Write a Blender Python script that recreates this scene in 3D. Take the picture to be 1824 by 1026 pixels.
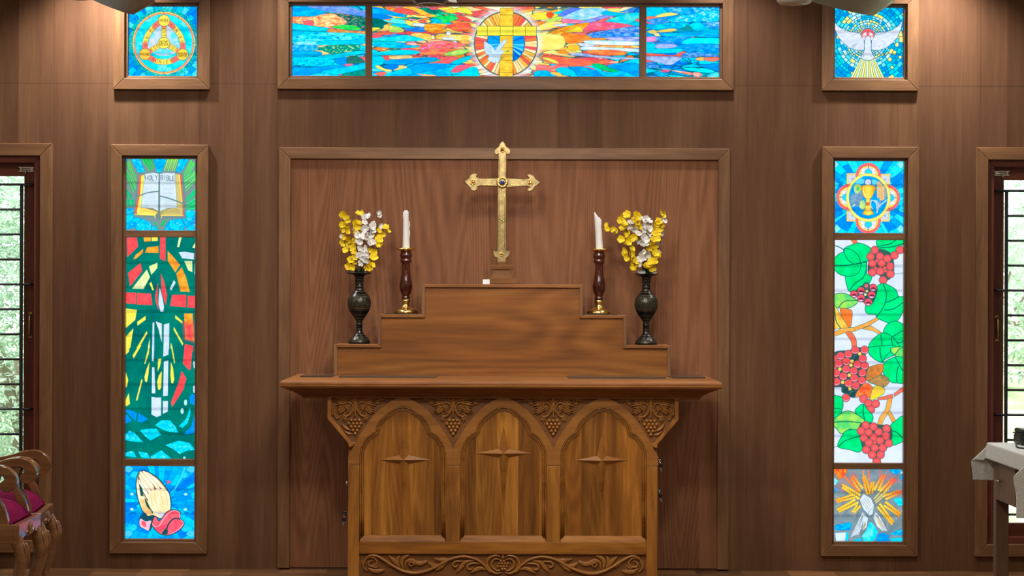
import bpy, bmesh, math, random
import numpy as np
from mathutils import Vector, Matrix

# ------------------------------------------------------------------ scene, camera, world, lights
scene = bpy.context.scene
for o in list(bpy.data.objects):
    bpy.data.objects.remove(o, do_unlink=True)
COL = scene.collection
R = math.radians

CAM_D, CAM_H, FOC = 10.5, 1.506, 3500.0        # metres to the end wall, eye height, focal length in pixels of the 1824 px frame
ROLL = 0.0033

cam_data = bpy.data.cameras.new('camera')
cam_data.sensor_fit = 'HORIZONTAL'
cam_data.sensor_width = 36.0
cam_data.lens = 36.0 * FOC / 1824.0
cam_data.clip_end = 400
cam = bpy.data.objects.new('camera', cam_data)
COL.objects.link(cam)
cam.location = (0, -CAM_D, CAM_H)
cam.rotation_euler = (R(90), -ROLL, 0)
scene.camera = cam

scene.view_settings.view_transform = 'Standard'
scene.view_settings.look = 'None'
scene.view_settings.gamma = 1.0
scene.view_settings.use_curve_mapping = False
scene.view_settings.exposure = 0.0

world = bpy.data.worlds.new('overcast_sky')
scene.world = world
world.use_nodes = True
wbg = world.node_tree.nodes['Background']
wbg.inputs['Color'].default_value = (0.93, 0.97, 1.0, 1)
wbg.inputs['Strength'].default_value = 3.0

def lamp(name, kind, loc, energy, color=(1, 1, 1), size=0.3, target=None, spot=None, blend=0.8, size_y=None):
    d = bpy.data.lights.new(name, kind)
    d.energy = energy
    d.color = color
    if kind == 'AREA':
        d.size = size
        if size_y:
            d.shape = 'RECTANGLE'
            d.size_y = size_y
    else:
        d.shadow_soft_size = size
    if kind == 'SPOT':
        d.spot_size = R(spot)
        d.spot_blend = blend
    o = bpy.data.objects.new(name, d)
    COL.objects.link(o)
    o.location = loc
    t = Vector(target) if target else Vector(loc) - Vector((0, 0, 1))
    o.rotation_euler = (t - Vector(loc)).to_track_quat('-Z', 'Y').to_euler()
    return o

CEIL = 3.42
# unseen fill lamps added for even room light (housings built with the ceiling)
FILL_PANELS = [(x, y) for y in (-2.4, -5.2, -8.0, -10.8) for x in (-2.3, 0.0, 2.3)]
for (x, y) in FILL_PANELS:
    lamp('fill_lamp', 'AREA', (x, y, CEIL - 0.035), ({-2.4: 50.0, -5.2: 36.0}.get(y, 8.0) if x == 0 else {-2.4: 14.0, -5.2: 10.0}.get(y, 6.0)), (1.0, 0.955, 0.89), 0.56)
# small downlights close to the end wall
DOWNS = [(-2.17, -0.30, 240), (2.25, -0.30, 190), (1.13, -0.36, 80), (-1.28, -0.36, 70), (0.0, -0.40, 10)]
for (x, y, e) in DOWNS:
    lamp('downlight_lamp', 'SPOT', (x, y, CEIL - 0.03), e, (0.97, 0.98, 1.0), 0.04, (x, y + 0.10, 2.2), 110, 1.0)

# two ceiling spots trained on the altar
SPOTS = [(-0.75, -3.9, 200), (0.65, -3.9, 200)]
for (x, y, e) in SPOTS:
    lamp('altar_spot_lamp', 'SPOT', (x, y, CEIL - 0.13), e, (1.0, 0.955, 0.89), 0.16, (x * .12 - .05, -0.3, .95), 50, 0.9)

def un(px, py):
    """pixel of the photograph -> offsets from the centre with the camera's slight roll taken out"""
    a, b = px - 912.0, py - 513.0
    return a + b * ROLL, b - a * ROLL

def at(px, py, y=0.0):
    """point seen at that pixel on the plane y (y < 0 is in front of the end wall)"""
    a, b = un(px, py)
    d = CAM_D + y
    return Vector((a * d / FOC, y, CAM_H - b * d / FOC))
# ------------------------------------------------------------------ stained glass designs (colour per mesh vertex)
GL = {'A': [[(0, 1), (.3, 0), (.6, 1)], [(.12, .62), (.48, .62)]],
      'B': [[(0, 0), (0, 1), (.4, 1), (.55, .86), (.55, .64), (.4, .5), (0, .5)], [(0, 0), (.38, 0), (.5, .12), (.5, .38), (.4, .5)]],
      'C': [[(.58, .15), (.42, 0), (.18, 0), (0, .25), (0, .75), (.18, 1), (.42, 1), (.58, .85)]],
      'D': [[(0, 0), (0, 1), (.32, 1), (.56, .75), (.56, .25), (.32, 0), (0, 0)]],
      'E': [[(.5, 0), (0, 0), (0, 1), (.5, 1)], [(0, .5), (.4, .5)]],
      'F': [[(.5, 0), (0, 0), (0, 1)], [(0, .5), (.4, .5)]],
      'H': [[(0, 0), (0, 1)], [(.55, 0), (.55, 1)], [(0, .5), (.55, .5)]],
      'I': [[(.25, 0), (.25, 1)]],
      'L': [[(0, 0), (0, 1), (.5, 1)]],
      'N': [[(0, 1), (0, 0), (.55, 1), (.55, 0)]],
      'O': [[(.3, 0), (.1, .12), (0, .5), (.1, .88), (.3, 1), (.5, .88), (.6, .5), (.5, .12), (.3, 0)]],
      'P': [[(0, 1), (0, 0), (.4, 0), (.55, .14), (.55, .4), (.4, .54), (0, .54)]],
      'R': [[(0, 1), (0, 0), (.4, 0), (.55, .14), (.55, .38), (.4, .52), (0, .52)], [(.28, .52), (.58, 1)]],
      'S': [[(.55, .14), (.4, 0), (.15, 0), (0, .15), (.05, .38), (.5, .6), (.55, .85), (.4, 1), (.15, 1), (0, .86)]],
      'T': [[(0, 0), (.6, 0)], [(.3, 0), (.3, 1)]],
      'U': [[(0, 0), (0, .8), (.15, 1), (.42, 1), (.56, .8), (.56, 0)]],
      'Y': [[(0, 0), (.3, .48), (.6, 0)], [(.3, .48), (.3, 1)]],
      '.': [[(.25, .42), (.35, .42), (.35, .58), (.25, .58), (.25, .42)]]}

def smooth_path(pts, n=6, closed=True):
    p = np.array(pts, float)
    m = len(p)
    out = []
    for i in range(m if closed else m - 1):
        if closed:
            a, b, c, d = p[(i - 1) % m], p[i], p[(i + 1) % m], p[(i + 2) % m]
        else:
            a, b, c, d = p[max(i - 1, 0)], p[i], p[i + 1], p[min(i + 2, m - 1)]
        for k in range(n):
            t = k / n
            out.append(0.5 * (2 * b + (c - a) * t + (2 * a - 5 * b + 4 * c - d) * t * t + (3 * b - a - 3 * c + d) * t ** 3))
    if not closed:
        out.append(p[-1])
    return np.array(out)

def hash2(i, j, seed=0):
    v = np.sin(np.asarray(i) * 127.1 + np.asarray(j) * 311.7 + seed * 74.7) * 43758.5453
    return v - np.floor(v)

def vnoise(x, y, seed=0):
    xi, yi = np.floor(x), np.floor(y)
    fx, fy = x - xi, y - yi
    fx, fy = fx * fx * (3 - 2 * fx), fy * fy * (3 - 2 * fy)
    a, b = hash2(xi, yi, seed), hash2(xi + 1, yi, seed)
    c, d = hash2(xi, yi + 1, seed), hash2(xi + 1, yi + 1, seed)
    return (a * (1 - fx) + b * fx) * (1 - fy) + (c * (1 - fx) + d * fx) * fy

def fbm(x, y, seed=0, o=4):
    s, a, t = 0, 0.5, 0
    for k in range(o):
        s = s + a * vnoise(x * 2 ** k, y * 2 ** k, seed + k)
        t += a
        a *= 0.55
    return s / t

class Pane:
    def __init__(s, x0, y0, x1, y1, base, n=2.0):
        s.rect = (x0, y0, x1, y1)
        s.nx, s.ny = int((x1 - x0) * n) + 1, int((y1 - y0) * n) + 1
        s.xs, s.ys = np.linspace(x0, x1, s.nx), np.linspace(y0, y1, s.ny)
        s.X, s.Y = np.meshgrid(s.xs, s.ys)
        s.I = np.zeros((s.ny, s.nx, 3))
        s.I[:] = np.array(base) / 255.0
        s.px = 1.0 / n
        s.crop(0, 0, 1)

    def crop(s, ox, oy, k):
        s.o, s.k = np.array([ox, oy], float), float(k)

    def P(s, pts):
        return np.array(pts, float) / s.k + s.o

    def win(s, p, m):
        x0, y0 = p.min(0) - m
        x1, y1 = p.max(0) + m
        a, b = np.searchsorted(s.xs, [x0, x1])
        c, d = np.searchsorted(s.ys, [y0, y1])
        return slice(max(c - 1, 0), d + 1), slice(max(a - 1, 0), b + 1)

    def blend(s, sl, cov, col):
        if callable(col):
            c = col(s.X[sl], s.Y[sl])
        else:
            c = np.array(col, float)[None, None, :] / 255.0
        cov = cov[..., None]
        s.I[sl] = s.I[sl] * (1 - cov) + c * cov

    def dist(s, p, sl, closed):
        X, Y = s.X[sl], s.Y[sl]
        d = np.full(X.shape, 1e9)
        ins = np.zeros(X.shape, bool)
        m = len(p)
        for i in range(m if closed else m - 1):
            a, b = p[i], p[(i + 1) % m]
            e = b - a
            L = e @ e + 1e-12
            t = np.clip(((X - a[0]) * e[0] + (Y - a[1]) * e[1]) / L, 0, 1)
            d = np.minimum(d, (X - a[0] - t * e[0]) ** 2 + (Y - a[1] - t * e[1]) ** 2)
            if closed:
                c = (a[1] > Y) != (b[1] > Y)
                with np.errstate(divide='ignore', invalid='ignore'):
                    ins ^= c & (X < (b[0] - a[0]) * (Y - a[1]) / (b[1] - a[1] + 1e-12) + a[0])
        return np.sqrt(d), ins

    def fill(s, pts, col, line=None, lw=0.0, sm=False, soft=None, a=1.0):
        p = s.P(smooth_path(pts) if sm else pts)
        soft = soft or s.px
        sl = s.win(p, lw + soft + 1)
        if s.X[sl].size == 0:
            return
        d, ins = s.dist(p, sl, True)
        sd = np.where(ins, -d, d)
        if line is not None:
            s.blend(sl, np.clip(0.5 - (sd - lw) / s.px, 0, 1), line)
        s.blend(sl, a * np.clip(0.5 - sd / soft, 0, 1), col)

    def stroke(s, pts, w, col, sm=False, a=1.0, closed=False):
        p = s.P(smooth_path(pts, closed=closed) if sm else pts)
        if len(p) == 1:
            p = np.vstack([p, p])
        sl = s.win(p, w + 1)
        if s.X[sl].size == 0:
            return
        d, _ = s.dist(p, sl, closed)
        if closed:
            d = np.abs(d)
        s.blend(sl, a * np.clip(0.5 - (d - w / 2) / s.px, 0, 1), col)

    def oval(s, cx, cy, rx, ry=None, col=(0, 0, 0), line=None, lw=0.0, n=28, soft=None, a=1.0):
        ry = ry or rx
        s.fill([(cx + rx * math.cos(t * 2 * math.pi / n), cy + ry * math.sin(t * 2 * math.pi / n)) for t in range(n)], col, line, lw, soft=soft, a=a)

    def ring(s, cx, cy, r, w, col, n=48):
        s.stroke([(cx + r * math.cos(t * 2 * math.pi / n), cy + r * math.sin(t * 2 * math.pi / n)) for t in range(n)], w, col, closed=True)

    def text(s, word, path, h, col, lw):
        """letters spread evenly along a path given in crop pixels"""
        p = smooth_path(path, 8, False)
        seg = np.sqrt(((p[1:] - p[:-1]) ** 2).sum(1))
        cum = np.concatenate([[0], np.cumsum(seg)])
        for i, ch in enumerate(word):
            if ch not in GL:
                continue
            t = cum[-1] * (i + 0.5) / len(word)
            j = min(max(np.searchsorted(cum, t) - 1, 0), len(seg) - 1)
            c = p[j] + (p[j + 1] - p[j]) * (t - cum[j]) / seg[j]
            u = (p[j + 1] - p[j]) / seg[j]
            v = np.array([-u[1], u[0]])
            wd = min(h, 1.25 * cum[-1] / len(word))
            for st in GL[ch]:
                s.stroke([tuple(c + u * (x - .3) * wd + v * (y - .5) * h) for x, y in st], lw, col)

    def streak(s, amp, sx, sy, seed, tint=(1, 1, 1)):
        f = (fbm(s.X / sx, s.Y / sy, seed) - 0.5) * 2 * amp
        s.I *= 1 + f[..., None] * np.array(tint)

def noisy(c1, c2, sx, sy, seed, c3=None):
    c1, c2 = np.array(c1) / 255.0, np.array(c2) / 255.0
    def fn(X, Y):
        t = np.clip((fbm(X / sx, Y / sy, seed) - 0.3) / 0.4, 0, 1)[..., None]
        c = c1 * (1 - t) + c2 * t
        if c3 is not None:
            u = np.clip((fbm(X / sx * 1.7, Y / sy * 1.7, seed + 9) - 0.55) / 0.2, 0, 1)[..., None]
            c = c * (1 - u) + np.array(c3) / 255.0 * u
        return c
    return fn

def rays(p, cx, cy, n, cols, line, lw, seed, r0=0.0, ring_step=None, sy=1.0):
    """blue shards radiating from a centre, split by cross joints"""
    rng = random.Random(seed)
    cuts = sorted((i + rng.uniform(-.3, .3)) * 2 * math.pi / n for i in range(n))
    c = p.P([(cx, cy)])[0]
    dx, dy = p.X - c[0], (p.Y - c[1]) * sy
    ang = np.mod(np.arctan2(dy, dx), 2 * math.pi)
    rad = np.sqrt(dx * dx + dy * dy) + 1e-6
    idx = np.searchsorted(cuts, ang) % n
    cc = np.array(cuts)
    dd = np.full(ang.shape, 9.0)
    for t in cuts:
        e = np.abs(np.mod(ang - t + math.pi, 2 * math.pi) - math.pi)
        dd = np.minimum(dd, e)
    edge = dd * rad
    step = ring_step or 22.0
    off = hash2(idx, 3, seed) * step
    k = np.floor((rad + off) / step)
    f = (rad + off) / step - k
    edge2 = np.minimum(f, 1 - f) * step
    pal = np.array(cols) / 255.0
    h = hash2(idx, k, seed)
    img = pal[np.minimum((h * len(pal)).astype(int), len(pal) - 1)]
    t = fbm(p.X / 5.0, p.Y / 5.0, seed)[..., None]
    img = np.clip(img * (0.86 + 0.28 * t), 0, 1)
    e = np.minimum(edge, edge2)
    cov = np.clip(0.5 - (e - lw / 2) / p.px, 0, 1)[..., None]
    img = img * (1 - cov) + np.array(line) / 255.0 * cov
    m = (rad >= r0)[..., None]
    p.I = np.where(m, img, p.I)

CY, BL, LB, DB, WH = (0, 205, 240), (0, 150, 240), (105, 220, 252), (0, 105, 205), (222, 232, 248)
YE, RE, ORG, GR = (250, 228, 120), (247, 92, 100), (250, 165, 85), (10, 205, 120)
TEAL = (16, 116, 106)

def pane_trinity():
    p = Pane(227, 9.5, 353, 137, BL)
    p.crop(220, 5, 7.6)
    rays(p, 533, 535, 46, [BL, (0, 135, 225), (10, 175, 240), (0, 190, 240), (90, 215, 250), (0, 120, 215)], (5, 95, 150), .55, 4, 0, 13)
    # ring of green pebbles
    rng = random.Random(5)
    for r, m, g in ((428, 110, 9), (443, 110, 8.5), (459, 90, 8), (478, 54, 7)):
        for i in range(m):
            t = (i + rng.uniform(-.3, .3)) * 2 * math.pi / m
            q = r + rng.uniform(-8, 8)
            p.oval(533 + q * math.cos(t), 535 + q * math.sin(t), g * rng.uniform(.8, 1.3), g * rng.uniform(.7, 1.1),
                   rng.choice([(40, 205, 150), (20, 175, 120), (90, 220, 170), (20, 190, 200)]), (10, 100, 100), .25, 8)
    p.oval(531, 533, 414, None, (250, 226, 140), (80, 100, 120), .5, 64)
    p.ring(531, 533, 397, 1.5, (214, 110, 92), 64)
    p.oval(531, 533, 381, None, noisy((0, 196, 232), (70, 224, 250), 16, 12, 3, (130, 225, 250)), (70, 110, 130), .5, 64)
    for i in range(12):
        t = i * math.pi / 6
        p.stroke([(531 + r * math.cos(t), 533 + r * math.sin(t)) for r in (375, 422)], .7, (95, 105, 115))
    for t0, t1 in ((-.5, -.2), (2.6, 2.95), (.7, 1.1)):
        p.stroke([(531 + 397 * math.cos(t), 533 + 397 * math.sin(t)) for t in np.linspace(t0, t1, 8)], 3.2, (240, 140, 130), a=.6)
    inner = [(470, 300), (380, 400), (320, 560), (330, 620), (430, 690), (531, 705), (640, 690), (735, 620), (742, 560), (690, 400), (590, 300)]
    p.fill(inner, noisy((95, 218, 246), (214, 222, 250), 14, 10, 8, (225, 225, 250)), sm=True)
    dk = (88, 96, 96)
    L = [(470, 262), (385, 335), (315, 430), (284, 530), (278, 640)]
    Rr = [(1062 - x, y) for x, y in L]
    B = [(320, 715), (430, 772), (531, 785), (632, 772), (742, 715)]
    def band(path, w, ends):
        p.stroke(path, w / 7.6 + 1.1, dk, sm=True)
        p.stroke(path, w / 7.6, (252, 224, 118), sm=True)
        q = smooth_path(path, 10, False)
        n = len(q)
        for e in ends:
            seg = q[:int(n * .2)] if e == 0 else q[int(n * .8):]
            p.stroke([tuple(v) for v in seg], w / 7.6, (246, 122, 116))
    band(L, 68, (0, 1)); band(Rr, 68, (0, 1)); band(B, 68, (0, 1))
    band([(533, 300), (533, 460)], 66, (0,)); band([(330, 650), (475, 562)], 66, (0,)); band([(735, 650), (590, 562)], 66, (0,))
    tx = (120, 96, 52)
    p.text('NON.EST', [(288, 590), (298, 500), (330, 420), (390, 340), (452, 282)], 40, tx, .75)
    p.text('NON.EST', [(1062 - 452, 278), (1062 - 390, 336), (1062 - 330, 420), (1062 - 298, 500), (1062 - 285, 590)], 40, tx, .75)
    p.text('NON.EST', [(370, 742), (450, 776), (531, 786), (612, 776), (692, 742)], 42, tx, .75)
    p.text('EST', [(533, 330), (533, 450)], 40, tx, .75)
    p.text('EST', [(360, 632), (462, 570)], 42, tx, .75)
    p.text('EST', [(602, 570), (704, 632)], 42, tx, .75)
    for cx, cy, c, w, h, lw in ((533, 235, (252, 226, 112), 'PATER', 36, .7), (530, 534, (252, 228, 110), 'DEUS', 58, .9),
                            (280, 684, (252, 196, 96), 'FILIUS', 30, .7)):
        p.oval(cx, cy, 74, None, c, dk, .8)
        p.text(w, [(cx - 58, cy), (cx + 58, cy)], h, (104, 88, 48), lw)
    p.oval(780, 686, 74, None, (252, 212, 100), dk, .8)
    p.text('SPIRITUS', [(718, 672), (842, 672)], 24, (104, 88, 48), .55)
    p.text('SANCTUS', [(722, 704), (838, 704)], 24, (104, 88, 48), .55)
    p.streak(.05, 8, 8, 2)
    return p

def flow_glass(p, seed, side):
    """elongated pieces streaming away from the medallion"""
    cx, cy = 902.0, 77.0
    rng = np.random.RandomState(seed)
    x0, y0, x1, y1 = p.rect
    n = int((x1 - x0) * (y1 - y0) / 150)
    sx = rng.uniform(x0 - 12, x1 + 12, n)
    sy = rng.uniform(y0 - 6, y1 + 6, n)
    def warp(x, y):
        r = np.abs(x - cx)
        return x / 24.0 + 0.7 * (vnoise(x / 15.0, y / 6.0, seed) - .5), (y - cy) / (3.2 + r * 0.0085) + 1.0 * (vnoise(x / 22.0, y / 9.0, seed + 5) - .5) + np.sin(x / 37.0) * .5
    wx, wy = warp(sx, sy)
    X, Y = warp(p.X, p.Y)
    f1 = np.full(X.shape, 1e9); f2 = np.full(X.shape, 1e9); id1 = np.zeros(X.shape, int)
    for i in range(n):
        d = (X - wx[i]) ** 2 + (Y - wy[i]) ** 2
        nb = d < f1
        f2 = np.where(nb, f1, np.minimum(f2, d))
        id1 = np.where(nb, i, id1)
        f1 = np.where(nb, d, f1)
    blues = [(0, 140, 232), (0, 165, 240), (0, 200, 235), (30, 215, 240), (0, 118, 215), (0, 185, 240), (90, 220, 245), (70, 140, 225)]
    warm = [(250, 92, 88), (248, 130, 72), (252, 186, 92), (250, 222, 110), (246, 88, 104), (240, 112, 110), (252, 200, 150)]
    hot = [(252, 232, 130), (252, 214, 110), (250, 160, 80), (250, 238, 190), (247, 110, 84)]
    mixd = [(120, 220, 130), (40, 190, 130), (20, 110, 100), (210, 215, 240), (150, 160, 235), (240, 150, 160), (60, 205, 235)]
    cols = np.zeros((n, 3))
    for i in range(n):
        r = abs(sx[i] - cx); v = (sy[i] - cy) / 62.0
        u = rng.uniform()
        lim = 250 - 110 * max(v, 0) if sx[i] < cx else 205 - 60 * max(v, 0)
        if r < 95:
            pal = hot if u < .6 else warm
        elif r < lim:
            pal = warm if u < .55 else (hot if u < .72 else (mixd if u < .9 else blues))
        else:
            pal = blues if u < .86 else (mixd if u < .94 else warm)
        if v > .55 and r > 80 and u < .85:
            pal = blues
        cols[i] = pal[rng.randint(len(pal))]
    img = cols[id1] / 255.0
    t = fbm(p.X / 9.0, p.Y / 2.6, seed + 3)[..., None]
    w = fbm(p.X / 5.0, p.Y / 3.0, seed + 13)[..., None]
    img = np.clip(img * (0.78 + 0.42 * t) + np.clip((w - .60) * 1.3, 0, .35), 0, 1)
    edge = (np.sqrt(f2) - np.sqrt(f1)) * 3.3
    cov = np.clip(0.5 - (edge - .42) / .5, 0, 1)[..., None] * .8
    p.I = img * (1 - cov) + np.array([18, 74, 92]) / 255.0 * cov

def pane_rays_left():
    p = Pane(520, 10, 650, 137, BL, 1.8)
    flow_glass(p, 11, -1)
    p.crop(515, 5, 7.49)
    ln = (12, 80, 110)
    def f(pts, c, lw=.35, sm=True): p.fill(pts, c, ln, lw, sm=sm)
    f([(30, 30), (240, 50), (430, 100), (500, 150), (470, 178), (300, 172), (120, 178), (30, 178)], noisy((0, 140, 235), (30, 185, 245), 10, 4, 1))
    f([(235, 40), (700, 40), (1010, 120), (1010, 190), (840, 160), (660, 130), (480, 105)], noisy((80, 130, 225), (150, 175, 240), 6, 3, 2))
    f([(30, 185), (300, 180), (500, 140), (720, 160), (760, 240), (700, 300), (560, 330), (480, 320), (300, 300), (30, 250)], noisy((250, 120, 88), (252, 226, 150), 7, 2.2, 3, (252, 244, 215)))
    f([(180, 250), (230, 232), (320, 240), (310, 300), (230, 290)], (250, 108, 112))
    f([(620, 150), (760, 150), (1010, 200), (1010, 330), (880, 330), (740, 300), (760, 240)], noisy((14, 80, 78), (30, 125, 105), 5, 3, 4, (236, 130, 110)))
    f([(560, 310), (760, 285), (920, 320), (910, 355), (760, 352), (640, 340)], noisy((40, 200, 90), (120, 220, 110), 8, 3, 5))
    f([(480, 345), (640, 340), (780, 360), (1010, 370), (1000, 410), (860, 400), (700, 392), (500, 380)], noisy((214, 120, 90), (250, 190, 110), 7, 2, 6))
    f([(30, 280), (200, 290), (470, 330), (490, 372), (300, 372), (30, 352)], noisy((0, 190, 228), (60, 220, 245), 9, 4, 7))
    f([(30, 380), (180, 372), (500, 385), (980, 405), (1000, 480), (700, 490), (30, 500)], noisy((10, 200, 232), (120, 235, 248), 10, 5, 8, (0, 140, 225)))
    f([(30, 372), (150, 362), (190, 385), (150, 415), (30, 440)], (20, 185, 235))
    f([(50, 520), (230, 500), (420, 512), (420, 555), (200, 555), (90, 545)], noisy((60, 215, 240), (180, 240, 250), 7, 4, 9))
    f([(430, 500), (1000, 488), (940, 540), (420, 552)], noisy((0, 180, 238), (30, 215, 240), 7, 3, 10))
    f([(30, 560), (370, 560), (380, 620), (200, 632), (30, 640)], noisy((0, 140, 230), (110, 205, 245), 4, 3, 11))
    f([(400, 570), (880, 545), (900, 620), (620, 665), (500, 660), (400, 620)], noisy((10, 120, 112), (20, 150, 125), 5, 4, 12, (200, 225, 150)))
    f([(330, 622), (420, 628), (530, 662), (440, 680), (410, 645)], (250, 214, 140), .2)
    f([(380, 565), (510, 550), (440, 575), (400, 580)], (250, 210, 150), .2)
    f([(30, 640), (390, 640), (420, 680), (300, 700), (30, 720)], noisy((0, 150, 235), (20, 180, 242), 7, 3, 13))
    f([(300, 712), (620, 670), (900, 630), (1000, 655), (700, 712), (440, 740)], noisy((0, 185, 232), (30, 215, 240), 7, 3, 14))
    f([(30, 730), (330, 705), (560, 735), (595, 780), (540, 815), (340, 835), (30, 800)], noisy((0, 190, 235), (40, 220, 242), 5, 3, 15, (0, 130, 200)))
    f([(600, 740), (770, 715), (770, 790), (640, 800)], (10, 140, 235))
    f([(770, 715), (900, 700), (990, 770), (900, 790), (770, 795)], noisy((50, 90, 88), (40, 118, 100), 5, 4, 16))
    f([(930, 698), (1000, 705), (1000, 770)], (247, 104, 112), .2, False)
    f([(700, 810), (820, 795), (840, 815), (730, 832)], (226, 120, 150), .2)
    f([(30, 860), (340, 845), (700, 812), (700, 850), (400, 910), (200, 965), (30, 975)], noisy((0, 135, 235), (10, 165, 242), 8, 4, 17))
    f([(420, 905), (720, 842), (1000, 800), (1000, 860), (700, 925), (560, 945)], noisy((0, 180, 238), (20, 215, 242), 7, 3, 18))
    f([(700, 930), (860, 900), (1000, 870), (1000, 975), (760, 985)], noisy((16, 110, 105), (30, 140, 130), 5, 4, 19))
    f([(240, 960), (430, 915), (640, 945), (740, 970), (500, 985), (240, 985)], noisy((20, 180, 238), (90, 220, 245), 6, 3, 20))
    p.streak(.07, 7, 2.5, 3)
    return p

def pane_rays_right():
    p = Pane(1152, 12, 1281.5, 138.5, BL, 1.8)
    flow_glass(p, 23, 1)
    p.crop(1140, 5, 7.487)
    ln = (8, 70, 120)
    def f(pts, c, lw=.35, sm=True): p.fill(pts, c, ln, lw, sm=sm)
    f([(85, 70), (360, 65), (370, 120), (215, 180), (90, 190)], noisy((0, 170, 215), (40, 205, 225), 5, 3, 1))
    f([(370, 60), (1050, 55), (1050, 110), (860, 100), (680, 150), (520, 150), (380, 110)], noisy((0, 130, 235), (60, 185, 245), 9, 4, 2, (150, 215, 250)))
    f([(215, 175), (380, 128), (520, 148), (400, 172), (240, 192)], (250, 226, 130))
    f([(90, 188), (170, 178), (250, 195), (150, 220), (90, 222)], (246, 130, 92))
    f([(100, 230), (250, 200), (430, 190), (400, 250), (200, 285)], noisy((20, 130, 215), (120, 170, 235), 5, 2, 3))
    f([(90, 240), (180, 280), (95, 262)], (246, 100, 130), .2)
    f([(430, 190), (700, 150), (860, 105), (1050, 110), (1050, 230), (800, 248), (440, 250)], noisy((0, 165, 240), (60, 210, 245), 9, 4, 4, (185, 235, 250)))
    f([(110, 320), (330, 270), (560, 252), (660, 275), (600, 320), (420, 340), (250, 350)], noisy((0, 150, 235), (20, 205, 235), 6, 4, 5))
    f([(660, 290), (760, 255), (850, 270), (880, 320), (760, 345), (690, 335)], noisy((0, 190, 225), (30, 215, 235), 5, 3, 6))
    f([(500, 350), (610, 320), (625, 285), (700, 340), (560, 355)], (40, 130, 130))
    f([(840, 262), (1050, 250), (1050, 325), (930, 330), (870, 300)], noisy((20, 130, 230), (170, 215, 248), 6, 4, 7))
    f([(110, 378), (190, 355), (250, 380), (190, 408)], (236, 222, 140))
    f([(245, 368), (420, 338), (500, 348), (440, 375), (290, 385)], (250, 222, 120))
    f([(200, 405), (260, 400), (285, 435), (220, 432)], (246, 224, 150), .2)
    f([(290, 400), (560, 385), (1050, 350), (1050, 445), (700, 440), (330, 435)], noisy((0, 150, 225), (0, 195, 232), 10, 3, 8))
    f([(90, 450), (250, 448), (280, 480), (200, 505), (90, 505)], noisy((240, 140, 190), (225, 160, 225), 7, 3, 9))
    f([(250, 450), (600, 440), (700, 462), (560, 505), (280, 505)], noisy((0, 130, 232), (50, 165, 240), 6, 3, 10, (170, 210, 250)))
    f([(560, 530), (660, 465), (760, 458), (1050, 465), (1050, 535), (760, 540)], noisy((10, 215, 228), (60, 232, 235), 9, 5, 11))
    f([(90, 540), (220, 545), (225, 590), (90, 600)], (20, 200, 235))
    f([(235, 550), (400, 540), (510, 560), (420, 592), (240, 595)], noisy((140, 170, 235), (190, 190, 240), 7, 3, 12))
    f([(90, 605), (420, 600), (590, 610), (480, 650), (90, 655)], noisy((0, 190, 235), (30, 220, 235), 7, 3, 13))
    f([(600, 545), (1050, 545), (1050, 655), (760, 630), (600, 610)], noisy((0, 125, 235), (30, 165, 242), 9, 4, 14, (110, 190, 248)))
    f([(90, 660), (300, 675), (460, 685), (560, 640), (600, 640), (550, 705), (300, 700), (90, 690)], noisy((228, 84, 78), (246, 120, 104), 7, 2, 15))
    f([(560, 690), (640, 645), (800, 650), (1050, 680), (1050, 705), (800, 700), (640, 722)], noisy((20, 120, 215), (160, 190, 240), 5, 2, 16))
    f([(90, 705), (300, 702), (560, 710), (500, 770), (400, 815), (250, 780), (90, 735)], noisy((130, 160, 230), (190, 205, 245), 6, 3, 17))
    f([(745, 735), (800, 710), (880, 712), (850, 752), (790, 755)], (250, 190, 110))
    f([(880, 712), (1050, 712), (1050, 740), (980, 768), (860, 745)], (248, 130, 110))
    f([(275, 890), (350, 875), (412, 885), (360, 912)], (242, 100, 140))
    f([(425, 882), (560, 895), (700, 915), (690, 945), (540, 915)], noisy((246, 110, 100), (250, 220, 180), 12, 4, 18))
    f([(715, 912), (790, 912), (835, 940), (780, 968), (720, 950)], noisy((250, 120, 120), (250, 215, 200), 3, 3, 19))
    p.stroke([(90, 800), (350, 815), (700, 845), (1050, 835)], .6, ln, True)
    p.stroke([(90, 860), (300, 890), (600, 960), (900, 1000)], .6, ln, True)
    p.streak(.07, 7, 2.5, 5)
    return p

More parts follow.
